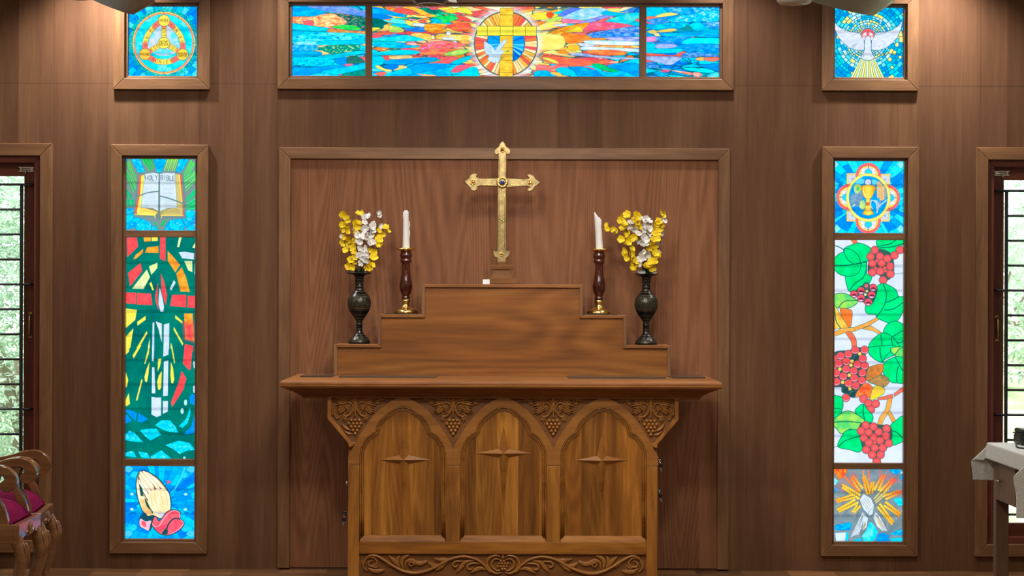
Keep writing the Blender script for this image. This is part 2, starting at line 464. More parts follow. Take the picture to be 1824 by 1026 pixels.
def pane_medallion():
    p = Pane(663, 12, 1138.5, 138.5, BL, 1.8)
    flow_glass(p, 37, 0)
    ln = (20, 76, 84)
    p.crop(660, 5, 7.49)
    def f(pts, c, lw=.3, sm=True): p.fill(pts, c, ln, lw, sm=sm)
    f([(20, 70), (120, 70), (300, 120), (480, 165), (420, 190), (200, 160), (20, 150)], noisy((0, 130, 215), (20, 180, 235), 8, 3, 1))
    f([(20, 150), (200, 165), (300, 200), (150, 220), (20, 200)], (0, 125, 230))
    f([(20, 215), (150, 225), (230, 270), (180, 330), (20, 340)], noisy((12, 82, 84), (24, 120, 105), 5, 4, 2))
    f([(160, 222), (270, 240), (290, 205), (480, 245), (470, 280), (250, 262)], (110, 232, 236))
    f([(320, 95), (420, 70), (570, 120), (575, 160), (440, 145), (330, 125)], (247, 96, 92))
    f([(430, 65), (560, 55), (680, 90), (760, 130), (900, 180), (760, 185), (560, 100)], noisy((250, 150, 80), (252, 216, 90), 9, 4, 3))
    f([(640, 70), (790, 70), (960, 110), (820, 150), (700, 95)], noisy((14, 96, 92), (30, 140, 110), 6, 4, 4))
    f([(820, 190), (940, 180), (1080, 165), (1165, 205), (1040, 255), (960, 270), (930, 220)], noisy((20, 195, 100), (70, 210, 110), 6, 4, 5))
    f([(790, 70), (900, 65), (890, 88), (820, 92)], RE)
    f([(900, 70), (1080, 62), (1060, 90), (960, 95)], (240, 222, 100))
    f([(990, 108), (1130, 75), (1155, 120), (1080, 138)], (250, 206, 90))
    f([(1150, 70), (1280, 70), (1360, 140), (1290, 145)], (226, 226, 96))
    f([(1140, 165), (1250, 180), (1350, 235), (1260, 240), (1190, 215)], (246, 92, 84))
    f([(470, 270), (490, 235), (560, 245), (690, 210), (560, 275), (540, 305)], (250, 226, 110))
    f([(575, 270), (735, 280), (720, 315), (580, 300)], WH)
    f([(640, 240), (720, 230), (750, 262), (650, 258)], (247, 104, 100))
    f([(280, 280), (480, 290), (560, 320), (720, 325), (600, 340), (340, 315)], (0, 190, 220))
    f([(440, 345), (720, 325), (740, 380), (560, 380)], noisy((40, 115, 225), (70, 140, 230), 7, 4, 6))
    f([(250, 305), (380, 320), (450, 370), (400, 390), (250, 380)], noisy((150, 215, 120), (236, 226, 120), 8, 4, 7))
    f([(185, 300), (240, 292), (245, 360), (180, 375), (80, 378), (170, 340)], (250, 206, 120))
    f([(20, 335), (110, 330), (120, 350), (20, 380)], (246, 222, 90))
    f([(740, 280), (900, 275), (1030, 290), (960, 340), (1050, 370), (900, 400), (740, 370), (720, 320)], noisy((248, 130, 60), (252, 196, 90), 8, 3, 8))
    f([(1020, 300), (1150, 270), (1320, 275), (1320, 340), (1200, 380), (1080, 350)], noisy((246, 92, 80), (248, 130, 90), 9, 5, 9))
    f([(20, 425), (120, 420), (160, 450), (20, 465)], (246, 96, 110))
    f([(20, 400), (240, 390), (260, 425), (100, 418)], (236, 110, 86))
    f([(540, 420), (640, 400), (800, 420), (810, 490), (760, 495), (620, 460)], noisy((250, 190, 90), (252, 226, 150), 9, 4, 10))
    f([(880, 440), (1150, 420), (1330, 430), (1320, 490), (950, 485)], noisy((250, 190, 90), (252, 236, 150), 9, 4, 11))
    f([(960, 450), (1130, 460), (1130, 488), (960, 482)], WH, .2, False)
    f([(820, 430), (855, 440), (850, 478), (815, 470)], (252, 232, 180))
    f([(1020, 380), (1050, 370), (1070, 415), (1020, 430)], WH)
    f([(100, 480), (420, 430), (560, 440), (720, 490), (480, 510), (20, 500)], noisy((20, 200, 225), (80, 225, 240), 9, 3, 12))
    f([(480, 530), (590, 525), (625, 555), (560, 560)], (250, 190, 190))
    f([(20, 515), (430, 525), (480, 555), (690, 570), (420, 600), (20, 570)], noisy((0, 145, 228), (10, 205, 235), 9, 3, 13))
    f([(700, 540), (1000, 500), (1280, 560), (1000, 600), (690, 620)], noisy((240, 90, 100), (246, 140, 120), 10, 3, 14, (190, 150, 220)))
    f([(400, 610), (520, 598), (640, 625), (500, 640)], (246, 92, 112))
    f([(650, 625), (900, 610), (1060, 590), (960, 680), (760, 690), (640, 660)], noisy((244, 92, 104), (248, 150, 100), 10, 3, 15))
    f([(60, 660), (420, 620), (650, 640), (560, 680), (20, 690)], noisy((0, 190, 228), (0, 215, 235), 8, 3, 16))
    f([(980, 680), (1080, 640), (1240, 610), (1310, 640), (1150, 690)], noisy((120, 215, 110), (210, 226, 130), 8, 3, 17))
    f([(150, 700), (250, 705), (250, 755), (200, 750)], RE)
    f([(260, 705), (520, 690), (540, 720), (300, 742)], noisy((250, 190, 110), (250, 226, 180), 8, 4, 18))
    f([(20, 700), (150, 705), (200, 770), (130, 820), (20, 830)], noisy((0, 180, 240), (20, 205, 242), 7, 4, 19))
    f([(200, 770), (520, 735), (820, 715), (900, 745), (700, 790), (260, 810)], noisy((0, 135, 230), (10, 165, 240), 10, 4, 20))
    f([(740, 800), (930, 760), (940, 715), (1160, 712), (1020, 795), (800, 835)], noisy((246, 96, 110), (246, 120, 110), 8, 4, 21))
    f([(480, 850), (720, 800), (1000, 800), (1080, 830), (860, 900), (560, 930)], noisy((0, 140, 235), (10, 165, 242), 12, 5, 22))
    f([(190, 830), (320, 808), (480, 830), (380, 880), (230, 865)], (0, 122, 225))
    f([(70, 840), (110, 825), (200, 870), (290, 885), (240, 905), (140, 880)], (250, 226, 130), .2)
    f([(380, 825), (480, 835), (470, 860), (310, 890), (380, 850)], (250, 214, 130), .2)
    f([(70, 925), (200, 910), (210, 950), (120, 960)], (240, 120, 110))
    f([(150, 985), (330, 900), (520, 860), (560, 950), (480, 985)], noisy((0, 165, 238), (20, 215, 242), 9, 4, 23))
    f([(480, 980), (620, 930), (880, 880), (1000, 870), (1080, 920), (1000, 985)], noisy((0, 150, 238), (20, 200, 242), 9, 4, 24))
    f([(620, 930), (720, 940), (860, 950), (870, 990), (780, 980)], (250, 190, 140), .2)
    f([(1080, 890), (1180, 820), (1340, 820), (1250, 880), (1130, 918)], (245, 104, 128))
    f([(1090, 990), (1280, 870), (1420, 850), (1420, 990)], noisy((0, 190, 240), (30, 215, 242), 9, 4, 25))
    f([(1080, 780), (1330, 690), (1330, 740), (1180, 800)], (20, 190, 215))
    p.crop(950, 5, 7.487)
    f([(0, 140), (180, 120), (330, 160), (180, 210), (0, 215)], noisy((230, 226, 100), (252, 214, 90), 6, 3, 30))
    f([(180, 130), (230, 118), (270, 150), (220, 200), (175, 165)], (246, 90, 60))
    f([(160, 245), (300, 180), (410, 180), (330, 220), (200, 265)], (190, 220, 110))
    f([(330, 165), (460, 75), (650, 70), (500, 130), (420, 170)], noisy((80, 110, 225), (110, 130, 235), 6, 4, 31))
    f([(380, 200), (480, 140), (680, 70), (980, 75), (940, 150), (700, 215), (480, 225)], noisy((120, 195, 225), (205, 228, 240), 9, 5, 32))
    f([(370, 225), (420, 205), (620, 225), (780, 240), (620, 260), (430, 265)], noisy((240, 110, 150), (246, 160, 190), 8, 3, 33))
    f([(620, 260), (940, 160), (1120, 150), (900, 210), (740, 260)], noisy((130, 120, 225), (150, 165, 235), 8, 3, 34))
    f([(900, 140), (1000, 90), (1200, 130), (1100, 165)], (10, 175, 225))
    f([(990, 70), (1160, 70), (1140, 110), (1310, 132), (1180, 125), (1000, 100)], (225, 220, 130))
    f([(960, 240), (1150, 160), (1410, 120), (1410, 200), (1250, 270), (1120, 262)], noisy((20, 195, 220), (110, 215, 210), 9, 4, 35))
    f([(1350, 215), (1410, 205), (1410, 248)], (244, 110, 110))
    f([(1260, 270), (1400, 240), (1410, 290), (1330, 292)], (10, 185, 215))
    f([(620, 290), (800, 255), (1060, 250), (1340, 305), (1000, 350), (660, 360)], noisy((236, 90, 130), (246, 110, 110), 9, 4, 36, (200, 140, 180)))
    f([(740, 400), (1000, 350), (1410, 300), (1410, 400), (1200, 440), (770, 450)], noisy((20, 110, 220), (160, 190, 240), 7, 3, 37))
    f([(70, 300), (260, 240), (400, 270), (250, 330), (60, 360)], noisy((252, 232, 110), (250, 222, 170), 9, 5, 38))
    f([(260, 285), (400, 275), (470, 290), (360, 305)], WH, .2)
    f([(220, 390), (420, 310), (620, 270), (740, 255), (640, 350), (420, 400)], noisy((248, 130, 60), (252, 200, 80), 9, 3, 39))
    f([(400, 370), (520, 345), (600, 305), (660, 370), (560, 380)], (252, 222, 90))
    f([(380, 400), (600, 410), (760, 440), (700, 500), (500, 530), (380, 490)], noisy((246, 120, 60), (252, 160, 80), 9, 4, 40))
    f([(60, 420), (380, 430), (380, 590), (60, 600)], noisy((252, 238, 150), (252, 220, 120), 14, 5, 41), .1)
    f([(640, 470), (940, 455), (960, 478), (640, 490)], (250, 150, 80))
    f([(700, 490), (1200, 490), (1410, 500), (1410, 548), (900, 545), (720, 530)], noisy((190, 232, 242), (250, 250, 248), 14, 4, 42))
    f([(960, 455), (1410, 440), (1410, 495), (1100, 485)], noisy((90, 130, 225), (200, 200, 240), 8, 3, 43))
    f([(820, 552), (1100, 550), (1410, 560), (1400, 585), (900, 575)], noisy((246, 130, 80), (252, 220, 130), 7, 3, 44))
    f([(620, 590), (700, 570), (1000, 580), (1410, 600), (1410, 640), (1100, 620), (640, 610)], noisy((190, 226, 240), (246, 248, 248), 12, 4, 45))
    f([(470, 560), (600, 560), (610, 610), (480, 620)], (252, 190, 80))
    f([(680, 630), (1000, 610), (1240, 640), (1180, 680), (900, 680)], noisy((240, 96, 80), (250, 160, 90), 10, 3, 46))
    f([(330, 630), (400, 610), (460, 640), (450, 680), (340, 660)], (250, 150, 70))
    f([(500, 680), (600, 655), (900, 690), (1400, 720), (1200, 735), (700, 700)], noisy((130, 170, 230), (205, 215, 240), 9, 3, 47))
    f([(240, 655), (420, 670), (560, 700), (440, 700), (260, 670)], (250, 222, 160), .2)
    f([(100, 700), (260, 690), (520, 720), (720, 740), (1010, 760), (900, 800), (520, 830), (200, 780)], noisy((242, 96, 92), (246, 130, 90), 10, 4, 48))
    f([(120, 720), (180, 715), (280, 745), (340, 790), (260, 780)], (228, 222, 110))
    f([(50, 810), (260, 820), (400, 800), (460, 830), (260, 870), (60, 880)], noisy((244, 96, 108), (246, 150, 140), 8, 3, 49))
    f([(1010, 770), (1120, 758), (1120, 785), (1020, 782)], (250, 190, 170), .2)
    f([(780, 800), (880, 795), (1060, 855), (1150, 885), (1060, 905), (880, 860)], noisy((0, 165, 100), (20, 195, 120), 6, 4, 50))
    f([(620, 840), (720, 835), (820, 865), (790, 888), (680, 875)], (246, 112, 108))
    f([(980, 830), (1100, 790), (1410, 800), (1410, 970), (1160, 880)], noisy((0, 130, 232), (10, 170, 240), 10, 5, 51))
    f([(480, 850), (620, 830), (860, 890), (1020, 960), (900, 995), (630, 995), (560, 900)], noisy((0, 130, 235), (10, 175, 240), 10, 5, 52))
    f([(860, 890), (1060, 905), (1180, 890), (1400, 985), (1050, 990)], noisy((0, 150, 236), (0, 200, 240), 9, 4, 53))
    f([(300, 880), (380, 840), (520, 880), (560, 930), (430, 945)], (10, 195, 230))
    f([(20, 900), (180, 885), (260, 940), (340, 995), (40, 995)], noisy((0, 150, 225), (0, 190, 235), 6, 4, 54))
    f([(230, 910), (330, 908), (380, 945), (280, 945)], (250, 200, 110), .2)
    f([(310, 955), (430, 950), (510, 995), (390, 995)], (250, 210, 120), .2)
    # the white halo melts into the pieces around the round medallion
    c = np.array([901.0, 76.5])
    ex = np.where(p.X < c[0], 78.0, 84.0)
    rr = np.sqrt(((p.X - c[0]) / 1.0) ** 2 + ((p.Y - c[1]) / 1.02) ** 2)
    h = np.clip(1 - (rr - 54) / 16.0, 0, 1) ** 1.1
    p.I = p.I * (1 - h[..., None]) + np.array([226, 238, 250]) / 255.0 * h[..., None]
    # medallion
    p.crop(840, 10, 7.896)
    dk = (46, 84, 84)
    cx, cy = 482, 525
    p.oval(cx, cy, 446, 452, (250, 170, 90), dk, 0.4, 64)
    rng = random.Random(8)
    pal = [(250, 150, 80), (247, 100, 92), (252, 190, 100), (250, 226, 170), (248, 120, 80), (247, 92, 104), (252, 236, 190), (250, 130, 84)]
    n = 58
    for i in range(n):
        a0, a1 = i * 2 * math.pi / n, (i + 1) * 2 * math.pi / n
        up = math.sin(a0) < -.3 and math.cos(a0) < .1
        c = rng.choice(pal if not up else [(252, 226, 150), (250, 190, 100), (252, 236, 190), (250, 165, 90)])
        p.fill([(cx + r * math.cos(a), cy + 1.01 * r * math.sin(a)) for r, a in ((262, a0), (437, a0), (437, a1), (262, a1))], c)
        p.stroke([(cx + r * math.cos(a0), cy + r * 1.01 * math.sin(a0)) for r in (262, 437)], .45 + .5 * (i % 3 == 0), (100, 74, 52))
    p.ring(cx, cy, 441, 1.5, (40, 84, 92), 64)
    p.oval(cx, cy, 262, 262, (0, 130, 220), dk, 1.0, 48)
    for i in range(44):
        a0, a1 = i * 2 * math.pi / 44, (i + 1) * 2 * math.pi / 44
        p.fill([(cx, cy)] + [(cx + 255 * math.cos(a), cy + 255 * math.sin(a)) for a in (a0, a1)], rng.choice([(0, 120, 215), (40, 165, 235), (110, 205, 245), (0, 145, 228), (0, 100, 200)]), (10, 80, 160), .15)
    gold = noisy((252, 178, 72), (250, 214, 96), 7, 6, 60)
    p.fill([(402, 36), (580, 36), (576, 990), (398, 990)], gold, (70, 84, 40), .6)
    p.fill([(76, 286), (908, 286), (908, 412), (76, 412)], noisy((226, 222, 92), (250, 232, 110), 9, 5, 61), (70, 84, 40), .6)
    for y in (128, 286, 412, 580, 675, 752, 920):
        p.stroke([(402, y), (580, y)], .7, (92, 92, 40))
    for x in (222, 402, 580, 756):
        p.stroke([(x, 286), (x, 412)], .8, (70, 88, 40))
    # dove with sprig
    wt = (206, 228, 248)
    lnw = (96, 140, 178)
    p.fill([(180, 490), (230, 520), (290, 560), (330, 620), (350, 590), (400, 520), (440, 485), (500, 462), (470, 520), (430, 580), (400, 620), (440, 612), (455, 640), (430, 665), (400, 690), (390, 770), (330, 790), (260, 770), (230, 740), (250, 690), (205, 668), (180, 590)], wt, lnw, .45)
    for a, b in (((190, 530), (290, 600)), ((185, 570), (280, 630)), ((190, 610), (290, 655)), ((270, 545), (265, 620)), ((440, 500), (340, 640)), ((460, 530), (360, 655)), ((320, 690), (280, 775)), ((345, 690), (335, 785)), ((365, 690), (380, 770)), ((210, 672), (420, 672))):
        p.stroke([a, b], .45, lnw)
    p.fill([(480, 635), (510, 618), (535, 622), (505, 640)], (70, 170, 110), dk, .2)
    p.fill([(405, 725), (430, 705), (448, 712), (420, 740)], (70, 170, 120), dk, .2)
    p.streak(.05, 6, 3, 7)
    return p

def pane_dove():
    p = Pane(1486.5, 13, 1611.5, 140, (18, 120, 140))
    p.crop(1450, 0, 6.035)
    c = p.P([(590, 420)])[0]
    dx, dy = p.X - c[0], p.Y - c[1]
    rad = np.sqrt(dx * dx + dy * dy); ang = np.arctan2(dx, dy)
    rng = random.Random(3)
    r = 10.0
    k = 0
    gap = np.array([20, 104, 128]) / 255.0
    img = np.zeros(p.I.shape) + gap
    while r < 100:
        th = rng.uniform(2.8, 4.4) if r < 42 else rng.uniform(4.4, 7.4)
        m = (rad >= r) & (rad < r + th)
        cnt = max(10, int(2 * math.pi * r / (th * rng.uniform(1.0, 1.7))))
        t = (ang / (2 * math.pi) + hash2(k, 5)) * cnt
        i = np.floor(t)
        jit = (hash2(i, k, 2) - .5) * .5
        f = t - i
        h = hash2(np.mod(i, cnt), k, 1)
        if r < 34:
            pal = [(200, 238, 248), (250, 238, 150), (150, 230, 245), (248, 232, 130), (215, 244, 250), (120, 220, 245), (230, 246, 250)]
        elif r < 50:
            pal = [(90, 215, 240), (210, 240, 248), (250, 236, 140), (20, 180, 225), (120, 225, 245), (0, 160, 220), (180, 235, 248)]
        else:
            pal = [(0, 165, 222), (0, 190, 232), (40, 208, 238), (0, 140, 210), (90, 220, 242), (20, 175, 215), (0, 150, 225), (0, 205, 225), (0, 130, 210), (248, 236, 150)]
        pal = np.array(pal) / 255.0
        col = pal[np.minimum((h * len(pal)).astype(int), len(pal) - 1)]
        col = col * (0.9 + .2 * fbm(p.X / 3, p.Y / 3, k)[..., None])
        e = np.minimum(np.minimum(rad - r, r + th - rad), np.minimum(f, 1 - f) * (2 * math.pi * np.maximum(rad, 1) / cnt))
        cov = np.clip((e - .32) / .5, 0, 1)[..., None]
        img = np.where(m[..., None], gap * (1 - cov) + np.clip(col, 0, 1) * cov, img)
        r += th; k += 1
    p.I = img
    dk = (22, 96, 112)
    # rays of light under the tail
    p.fill([(520, 610), (660, 610), (780, 836), (395, 836)], (24, 120, 130))
    n = 13
    for i in range(n):
        t0, t1 = (i + .12) / n, (i + .86) / n
        p.fill([(515 + 150 * t0, 620), (515 + 150 * t1, 620), (400 + 375 * t1, 834), (400 + 375 * t0, 834)], [(246, 240, 200), (250, 236, 120), (235, 245, 248), (248, 228, 110)][i % 4])
    wing = [(228, 222), (265, 270), (330, 315), (400, 338), (470, 342), (505, 352), (525, 390), (548, 420), (552, 525), (480, 530), (400, 505), (330, 450), (280, 390), (245, 310)]
    grey = noisy((206, 216, 238), (228, 236, 250), 8, 4, 3)
    p.fill(wing, grey, dk, .75)
    p.fill([(1178 - x + 4, y) for x, y in wing], grey, dk, .75)
    p.oval(590, 365, 68, 60, (240, 104, 110), dk, .6)
    p.oval(590, 385, 58, 52, (226, 226, 240), (150, 60, 70), .3)
    p.fill([(575, 330), (606, 330), (606, 400), (575, 400)], (236, 104, 112))
    p.fill([(535, 375), (645, 375), (645, 392), (535, 392)], (232, 150, 150))
    p.fill([(590, 378), (612, 392), (620, 430), (628, 480), (622, 530), (640, 570), (662, 608), (630, 632), (590, 636), (545, 630), (518, 606), (545, 565), (560, 520), (555, 470), (560, 420), (570, 392)], grey, dk, .75)
    for a, b in (((500, 350), (435, 372)), ((680, 372), (780, 345)), ((425, 500), (470, 460)), ((415, 490), (450, 470)), ((440, 505), (478, 468)), ((540, 600), (555, 580)), ((630, 600), (618, 580)), ((700, 495), (720, 492)), ((755, 465), (775, 455))):
        p.stroke([a, b], .5, (60, 90, 110))
    return p

def leaf_rows(p, pts, c1, c2, dk, n=6):
    """a leaf of slanting blades: outline plus alternating stripes between base edge and tip"""
    a, b, c, d = [np.array(q, float) for q in pts]      # a-b one long edge (base to tip), d-c the other
    for i in range(n):
        t0, t1 = i / n, (i + .84) / n
        q = [a + (d - a) * t0, b + (c - b) * min(1, t0 + .08), b + (c - b) * t1, a + (d - a) * t1]
        p.fill([tuple(v) for v in q], c1 if i % 2 else c2, dk, .12)

def pane_bible():
    p = Pane(223, 281, 350, 409.5, (122, 140, 142))
    p.crop(218, 275, 7.49)
    g = (112, 134, 136)
    rng = random.Random(2)
    def blue(pts, seed=1): p.fill(pts, noisy((0, 150, 232), (20, 205, 242), 8, 6, seed, (120, 215, 248)), (20, 100, 140), .4)
    blue([(45, 45), (80, 45), (60, 110), (45, 120)]); blue([(110, 55), (170, 50), (260, 230), (215, 250)], 2); blue([(170, 50), (230, 50), (300, 235), (260, 240)], 3)
    blue([(405, 48), (590, 48), (535, 200), (515, 240), (455, 240), (440, 170)], 4)
    blue([(755, 50), (820, 50), (765, 235), (700, 235)], 5); blue([(820, 50), (880, 48), (800, 200), (770, 225)], 6); blue([(945, 60), (985, 50), (985, 130)], 7)
    for pts, c1, c2, n in (([(60, 120), (165, 500), (205, 330), (95, 80)], (130, 214, 110), (92, 190, 96), 5),
                        ([(46, 270), (130, 520), (190, 470), (60, 200)], (120, 206, 120), (60, 176, 96), 4),
                        ([(245, 60), (350, 235), (440, 180), (380, 50)], (20, 180, 80), (50, 200, 100), 6),
                        ([(600, 50), (530, 225), (690, 225), (745, 50)], (140, 214, 100), (170, 226, 120), 6),
                        ([(890, 70), (800, 240), (820, 400), (960, 130)], (120, 220, 120), (90, 205, 110), 5),
                        ([(975, 200), (800, 300), (835, 500), (978, 340)], (130, 232, 140), (90, 210, 110), 5),
                        ([(46, 450), (46, 560), (160, 610), (140, 560)], (20, 190, 130), (10, 160, 100), 4),
                        ([(46, 590), (46, 700), (160, 680), (160, 610)], (0, 175, 110), (20, 205, 140), 4),
                        ([(975, 430), (835, 580), (840, 640), (978, 520)], (10, 196, 120), (30, 215, 140), 4),
                        ([(978, 560), (835, 650), (840, 740), (978, 720)], (0, 190, 110), (20, 220, 140), 5),
                        ([(505, 940), (520, 890), (600, 850), (545, 940)], (0, 180, 100), (40, 200, 110), 3),
                        ([(390, 870), (430, 930), (500, 1000), (450, 900)], (60, 170, 130), (90, 190, 160), 3)):
        leaf_rows(p, pts, c1, c2, (20, 110, 90), n)
    blue([(45, 720), (140, 710), (155, 760), (45, 800)], 8); blue([(45, 810), (150, 770), (165, 830), (60, 945)], 9)
    blue([(60, 945), (165, 835), (245, 840), (180, 960), (46, 1000)], 10); blue([(185, 950), (250, 845), (380, 900), (380, 1000), (180, 1000)], 11); blue([(385, 930), (450, 960), (470, 1000), (385, 1000)], 12)
    blue([(555, 1000), (570, 940), (620, 880), (625, 1000)], 13); blue([(620, 870), (760, 845), (830, 950), (800, 1000), (630, 1000)], 14)
    blue([(775, 845), (840, 850), (905, 910), (835, 950)], 15); blue([(835, 740), (975, 740), (978, 860), (905, 905), (840, 840)], 16); blue([(910, 915), (978, 870), (978, 1000), (840, 1000), (840, 955)], 17)
    dk = (104, 128, 130)
    p.fill([(200, 250), (460, 235), (485, 260), (510, 235), (800, 250), (830, 620), (830, 840), (520, 850), (480, 870), (440, 840), (160, 810), (165, 640)], g)
    # covers and page blocks
    p.fill([(228, 285), (285, 272), (190, 780), (165, 792), (210, 560)], (244, 104, 80)); p.fill([(755, 262), (775, 280), (795, 600), (805, 815), (780, 800)], (244, 92, 84))
    p.fill([(250, 290), (290, 272), (262, 700), (470, 760), (430, 808), (205, 790), (195, 760), (240, 500)], (246, 232, 130), (200, 140, 60), .3)
    p.fill([(690, 262), (750, 268), (790, 640), (790, 812), (505, 812), (500, 740), (716, 700)], (204, 190, 130), (160, 140, 70), .3)
    p.fill([(735, 268), (755, 272), (785, 620), (775, 640)], (250, 226, 120))
    for i in range(6):
        p.stroke([(235, 712 + i * 11), (330, 706 + i * 11), (420, 722 + i * 10), (470, 760 + i * 5)], .35, (190, 130, 50), True)
        p.stroke([(505, 765 + i * 5), (560, 718 + i * 11), (650, 706 + i * 12), (760, 730 + i * 11)], .35, (110, 110, 70), True)
    p.stroke([(170, 795), (420, 805), (440, 840)], 1.1, (250, 226, 100)); p.stroke([(800, 808), (525, 808), (510, 840)], 1.1, (250, 226, 100))
    pg = noisy((204, 222, 234), (222, 236, 246), 10, 8, 5)
    p.fill([(300, 262), (400, 246), (478, 258), (472, 745), (400, 708), (250, 702)], pg, dk, .5)
    p.fill([(495, 262), (560, 246), (690, 252), (718, 702), (590, 710), (500, 750)], pg, dk, .5)
    p.stroke([(486, 250), (480, 860)], 2.2, dk)
    p.stroke([(200, 560), (330, 510), (470, 490)], 2.2, dk, True); p.stroke([(500, 552), (640, 590), (800, 650)], 2.2, dk, True)
    p.text('HOLY', [(300, 318), (472, 308)], 66, (74, 92, 104), .95)
    p.text('BIBLE', [(500, 312), (695, 318)], 60, (74, 92, 104), .95)
    for y in (390, 455, 515, 620, 650, 680):
        for x0, x1, cc in ((300, 460, (178, 196, 208)), (540, 690, (150, 162, 150))):
            x = x0
            while x < x1:
                w = rng.uniform(8, 26)
                p.stroke([(x, y + rng.uniform(-4, 4)), (x + w, y + rng.uniform(-4, 4))], .5, cc)
                x += w + rng.uniform(4, 16)
    return p

def pane_cross():
    p = Pane(219.5, 423, 347.5, 817.5, TEAL, 1.7)
    p.I[:] = noisy((8, 100, 96), (22, 122, 108), 30, 30, 4)(p.X, p.Y)
    p.crop(216, 420, 5.13)
    e = (8, 84, 80)
    rd = noisy((246, 84, 92), (250, 104, 108), 6, 6, 1); og = noisy((250, 150, 70), (252, 186, 92), 6, 6, 2); yl = noisy((240, 226, 100), (250, 236, 130), 8, 8, 3); pl = noisy((222, 240, 170), (238, 246, 200), 6, 6, 4); wt = noisy((206, 222, 246), (222, 234, 250), 8, 8, 5)
    def f(c, *pts): p.fill(list(pts), c)
    f(rd, (38, 25), (130, 20), (142, 105), (45, 200)); f(og, (190, 22), (256, 15), (258, 55), (196, 58)); f(yl, (262, 15), (320, 12), (318, 52), (266, 55))
    f(og, (188, 125), (185, 160), (130, 210), (98, 222), (120, 180)); f(og, (225, 110), (325, 100), (325, 162), (205, 158)); f(rd, (340, 15), (390, 15), (388, 238), (338, 212))
    f(pl, (512, 15), (535, 15), (512, 108), (494, 106)); f(pl, (672, 40), (672, 80), (650, 118), (630, 112)); f(wt, (508, 155), (560, 150), (645, 162), (645, 220), (540, 210)); f(wt, (655, 165), (672, 165), (672, 220), (657, 215))
    f(pl, (558, 235), (630, 235), (632, 335), (595, 320)); f(wt, (655, 245), (672, 245), (672, 375), (652, 355))
    f(og, (408, 142), (455, 190), (520, 270), (478, 338), (410, 235)); f(og, (535, 292), (575, 380), (610, 515), (525, 512), (487, 350))
    f(rd, (165, 252), (180, 328), (70, 468), (52, 345)); f(pl, (222, 312), (250, 382), (192, 490), (88, 488)); f(pl, (318, 248), (315, 300), (262, 360), (240, 285))
    f(yl, (262, 425), (285, 495), (272, 503), (244, 440)); f(wt, (465, 408), (482, 430), (440, 505), (430, 485))
    f(rd, (348, 345), (380, 430), (405, 550), (392, 638), (355, 520)); f(rd, (322, 428), (318, 560), (328, 685), (300, 600), (298, 540))
    f(wt, (338, 475), (360, 560), (378, 650), (370, 700), (345, 695), (328, 630), (330, 560))
    f(rd, (25, 525), (122, 523), (122, 628), (25, 620)); f(rd, (133, 527), (260, 532), (272, 636), (132, 632)); f(rd, (450, 543), (577, 543), (575, 655), (432, 645)); f(rd, (592, 550), (668, 552), (668, 662), (588, 658))
    f(yl, (30, 668), (134, 680), (118, 772), (30, 850)); f(yl, (22, 940), (102, 848), (75, 1026), (20, 1040)); f(yl, (212, 735), (212, 770), (138, 825), (136, 790)); f(yl, (480, 728), (545, 785), (542, 805), (478, 755))
    f(og, (558, 712), (636, 712), (650, 965), (570, 945)); p.fill([(558, 800), (640, 800), (650, 965), (570, 945)], rd, soft=12)
    f(wt, (275, 795), (290, 795), (290, 1040), (272, 1040)); f(wt, (302, 785), (358, 805), (360, 978), (345, 930), (330, 860)); f(wt, (377, 812), (425, 800), (424, 1040), (374, 1040))
    f(yl, (222, 872), (228, 895), (150, 1030), (130, 1030)); f(yl, (468, 835), (552, 985), (545, 1005), (464, 860)); f(pl, (248, 940), (250, 1030), (232, 1030)); f(pl, (440, 975), (455, 1030), (438, 1030)); f(rd, (568, 990), (640, 1005), (640, 1060), (560, 1050))
    p.crop(214, 615, 4.956)
    f(yl, (30, 0), (78, 0), (70, 60), (28, 100)); f(yl, (160, 0), (180, 0), (112, 118), (102, 92)); f(yl, (248, 0), (245, 70), (210, 172), (206, 160), (235, 40)); f(wt, (272, 0), (290, 0), (286, 145), (270, 140)); f(wt, (372, 0), (416, 0), (414, 85), (368, 102))
    f(yl, (434, 0), (445, 0), (472, 150), (465, 165)); f(rd, (556, 0), (626, 8), (608, 212), (590, 218), (540, 160)); f(yl, (325, 122), (354, 118), (340, 190), (320, 236)); f(wt, (375, 145), (414, 135), (410, 445), (368, 450))
    f(yl, (250, 148), (240, 260), (228, 326), (212, 322), (206, 280), (225, 210)); f(wt, (272, 195), (292, 195), (302, 425), (270, 425)); f(yl, (357, 228), (352, 370), (342, 394), (325, 390), (316, 330), (330, 270)); f(yl, (436, 150), (455, 200), (466, 300), (455, 338), (440, 335), (432, 270))
    f(rd, (530, 225), (572, 295), (545, 390), (448, 545), (437, 505), (500, 340)); f(yl, (180, 298), (190, 310), (146, 485), (132, 490)); f(yl, (45, 240), (65, 310), (55, 360), (30, 400), (30, 250)); f(yl, (70, 422), (80, 520), (28, 550), (28, 520))
    f(wt, (268, 455), (310, 462), (352, 460), (352, 618), (312, 634), (268, 610)); f(wt, (368, 492), (412, 492), (410, 585), (368, 604)); f(wt, (630, 145), (650, 140), (650, 205), (635, 200)); f(wt, (630, 360), (650, 355), (650, 425), (632, 415))
    b1 = noisy((0, 135, 225), (40, 150, 235), 6, 6, 6); b2 = noisy((0, 190, 226), (50, 214, 240), 6, 4, 7, (130, 228, 245))
    f(b1, (38, 575), (80, 570), (142, 600), (128, 668)); f(b1, (155, 598), (240, 650), (190, 680), (145, 675)); f(b1, (30, 615), (60, 615), (98, 670), (28, 695)); f(b1, (600, 450), (625, 428), (650, 435), (650, 528), (600, 512))
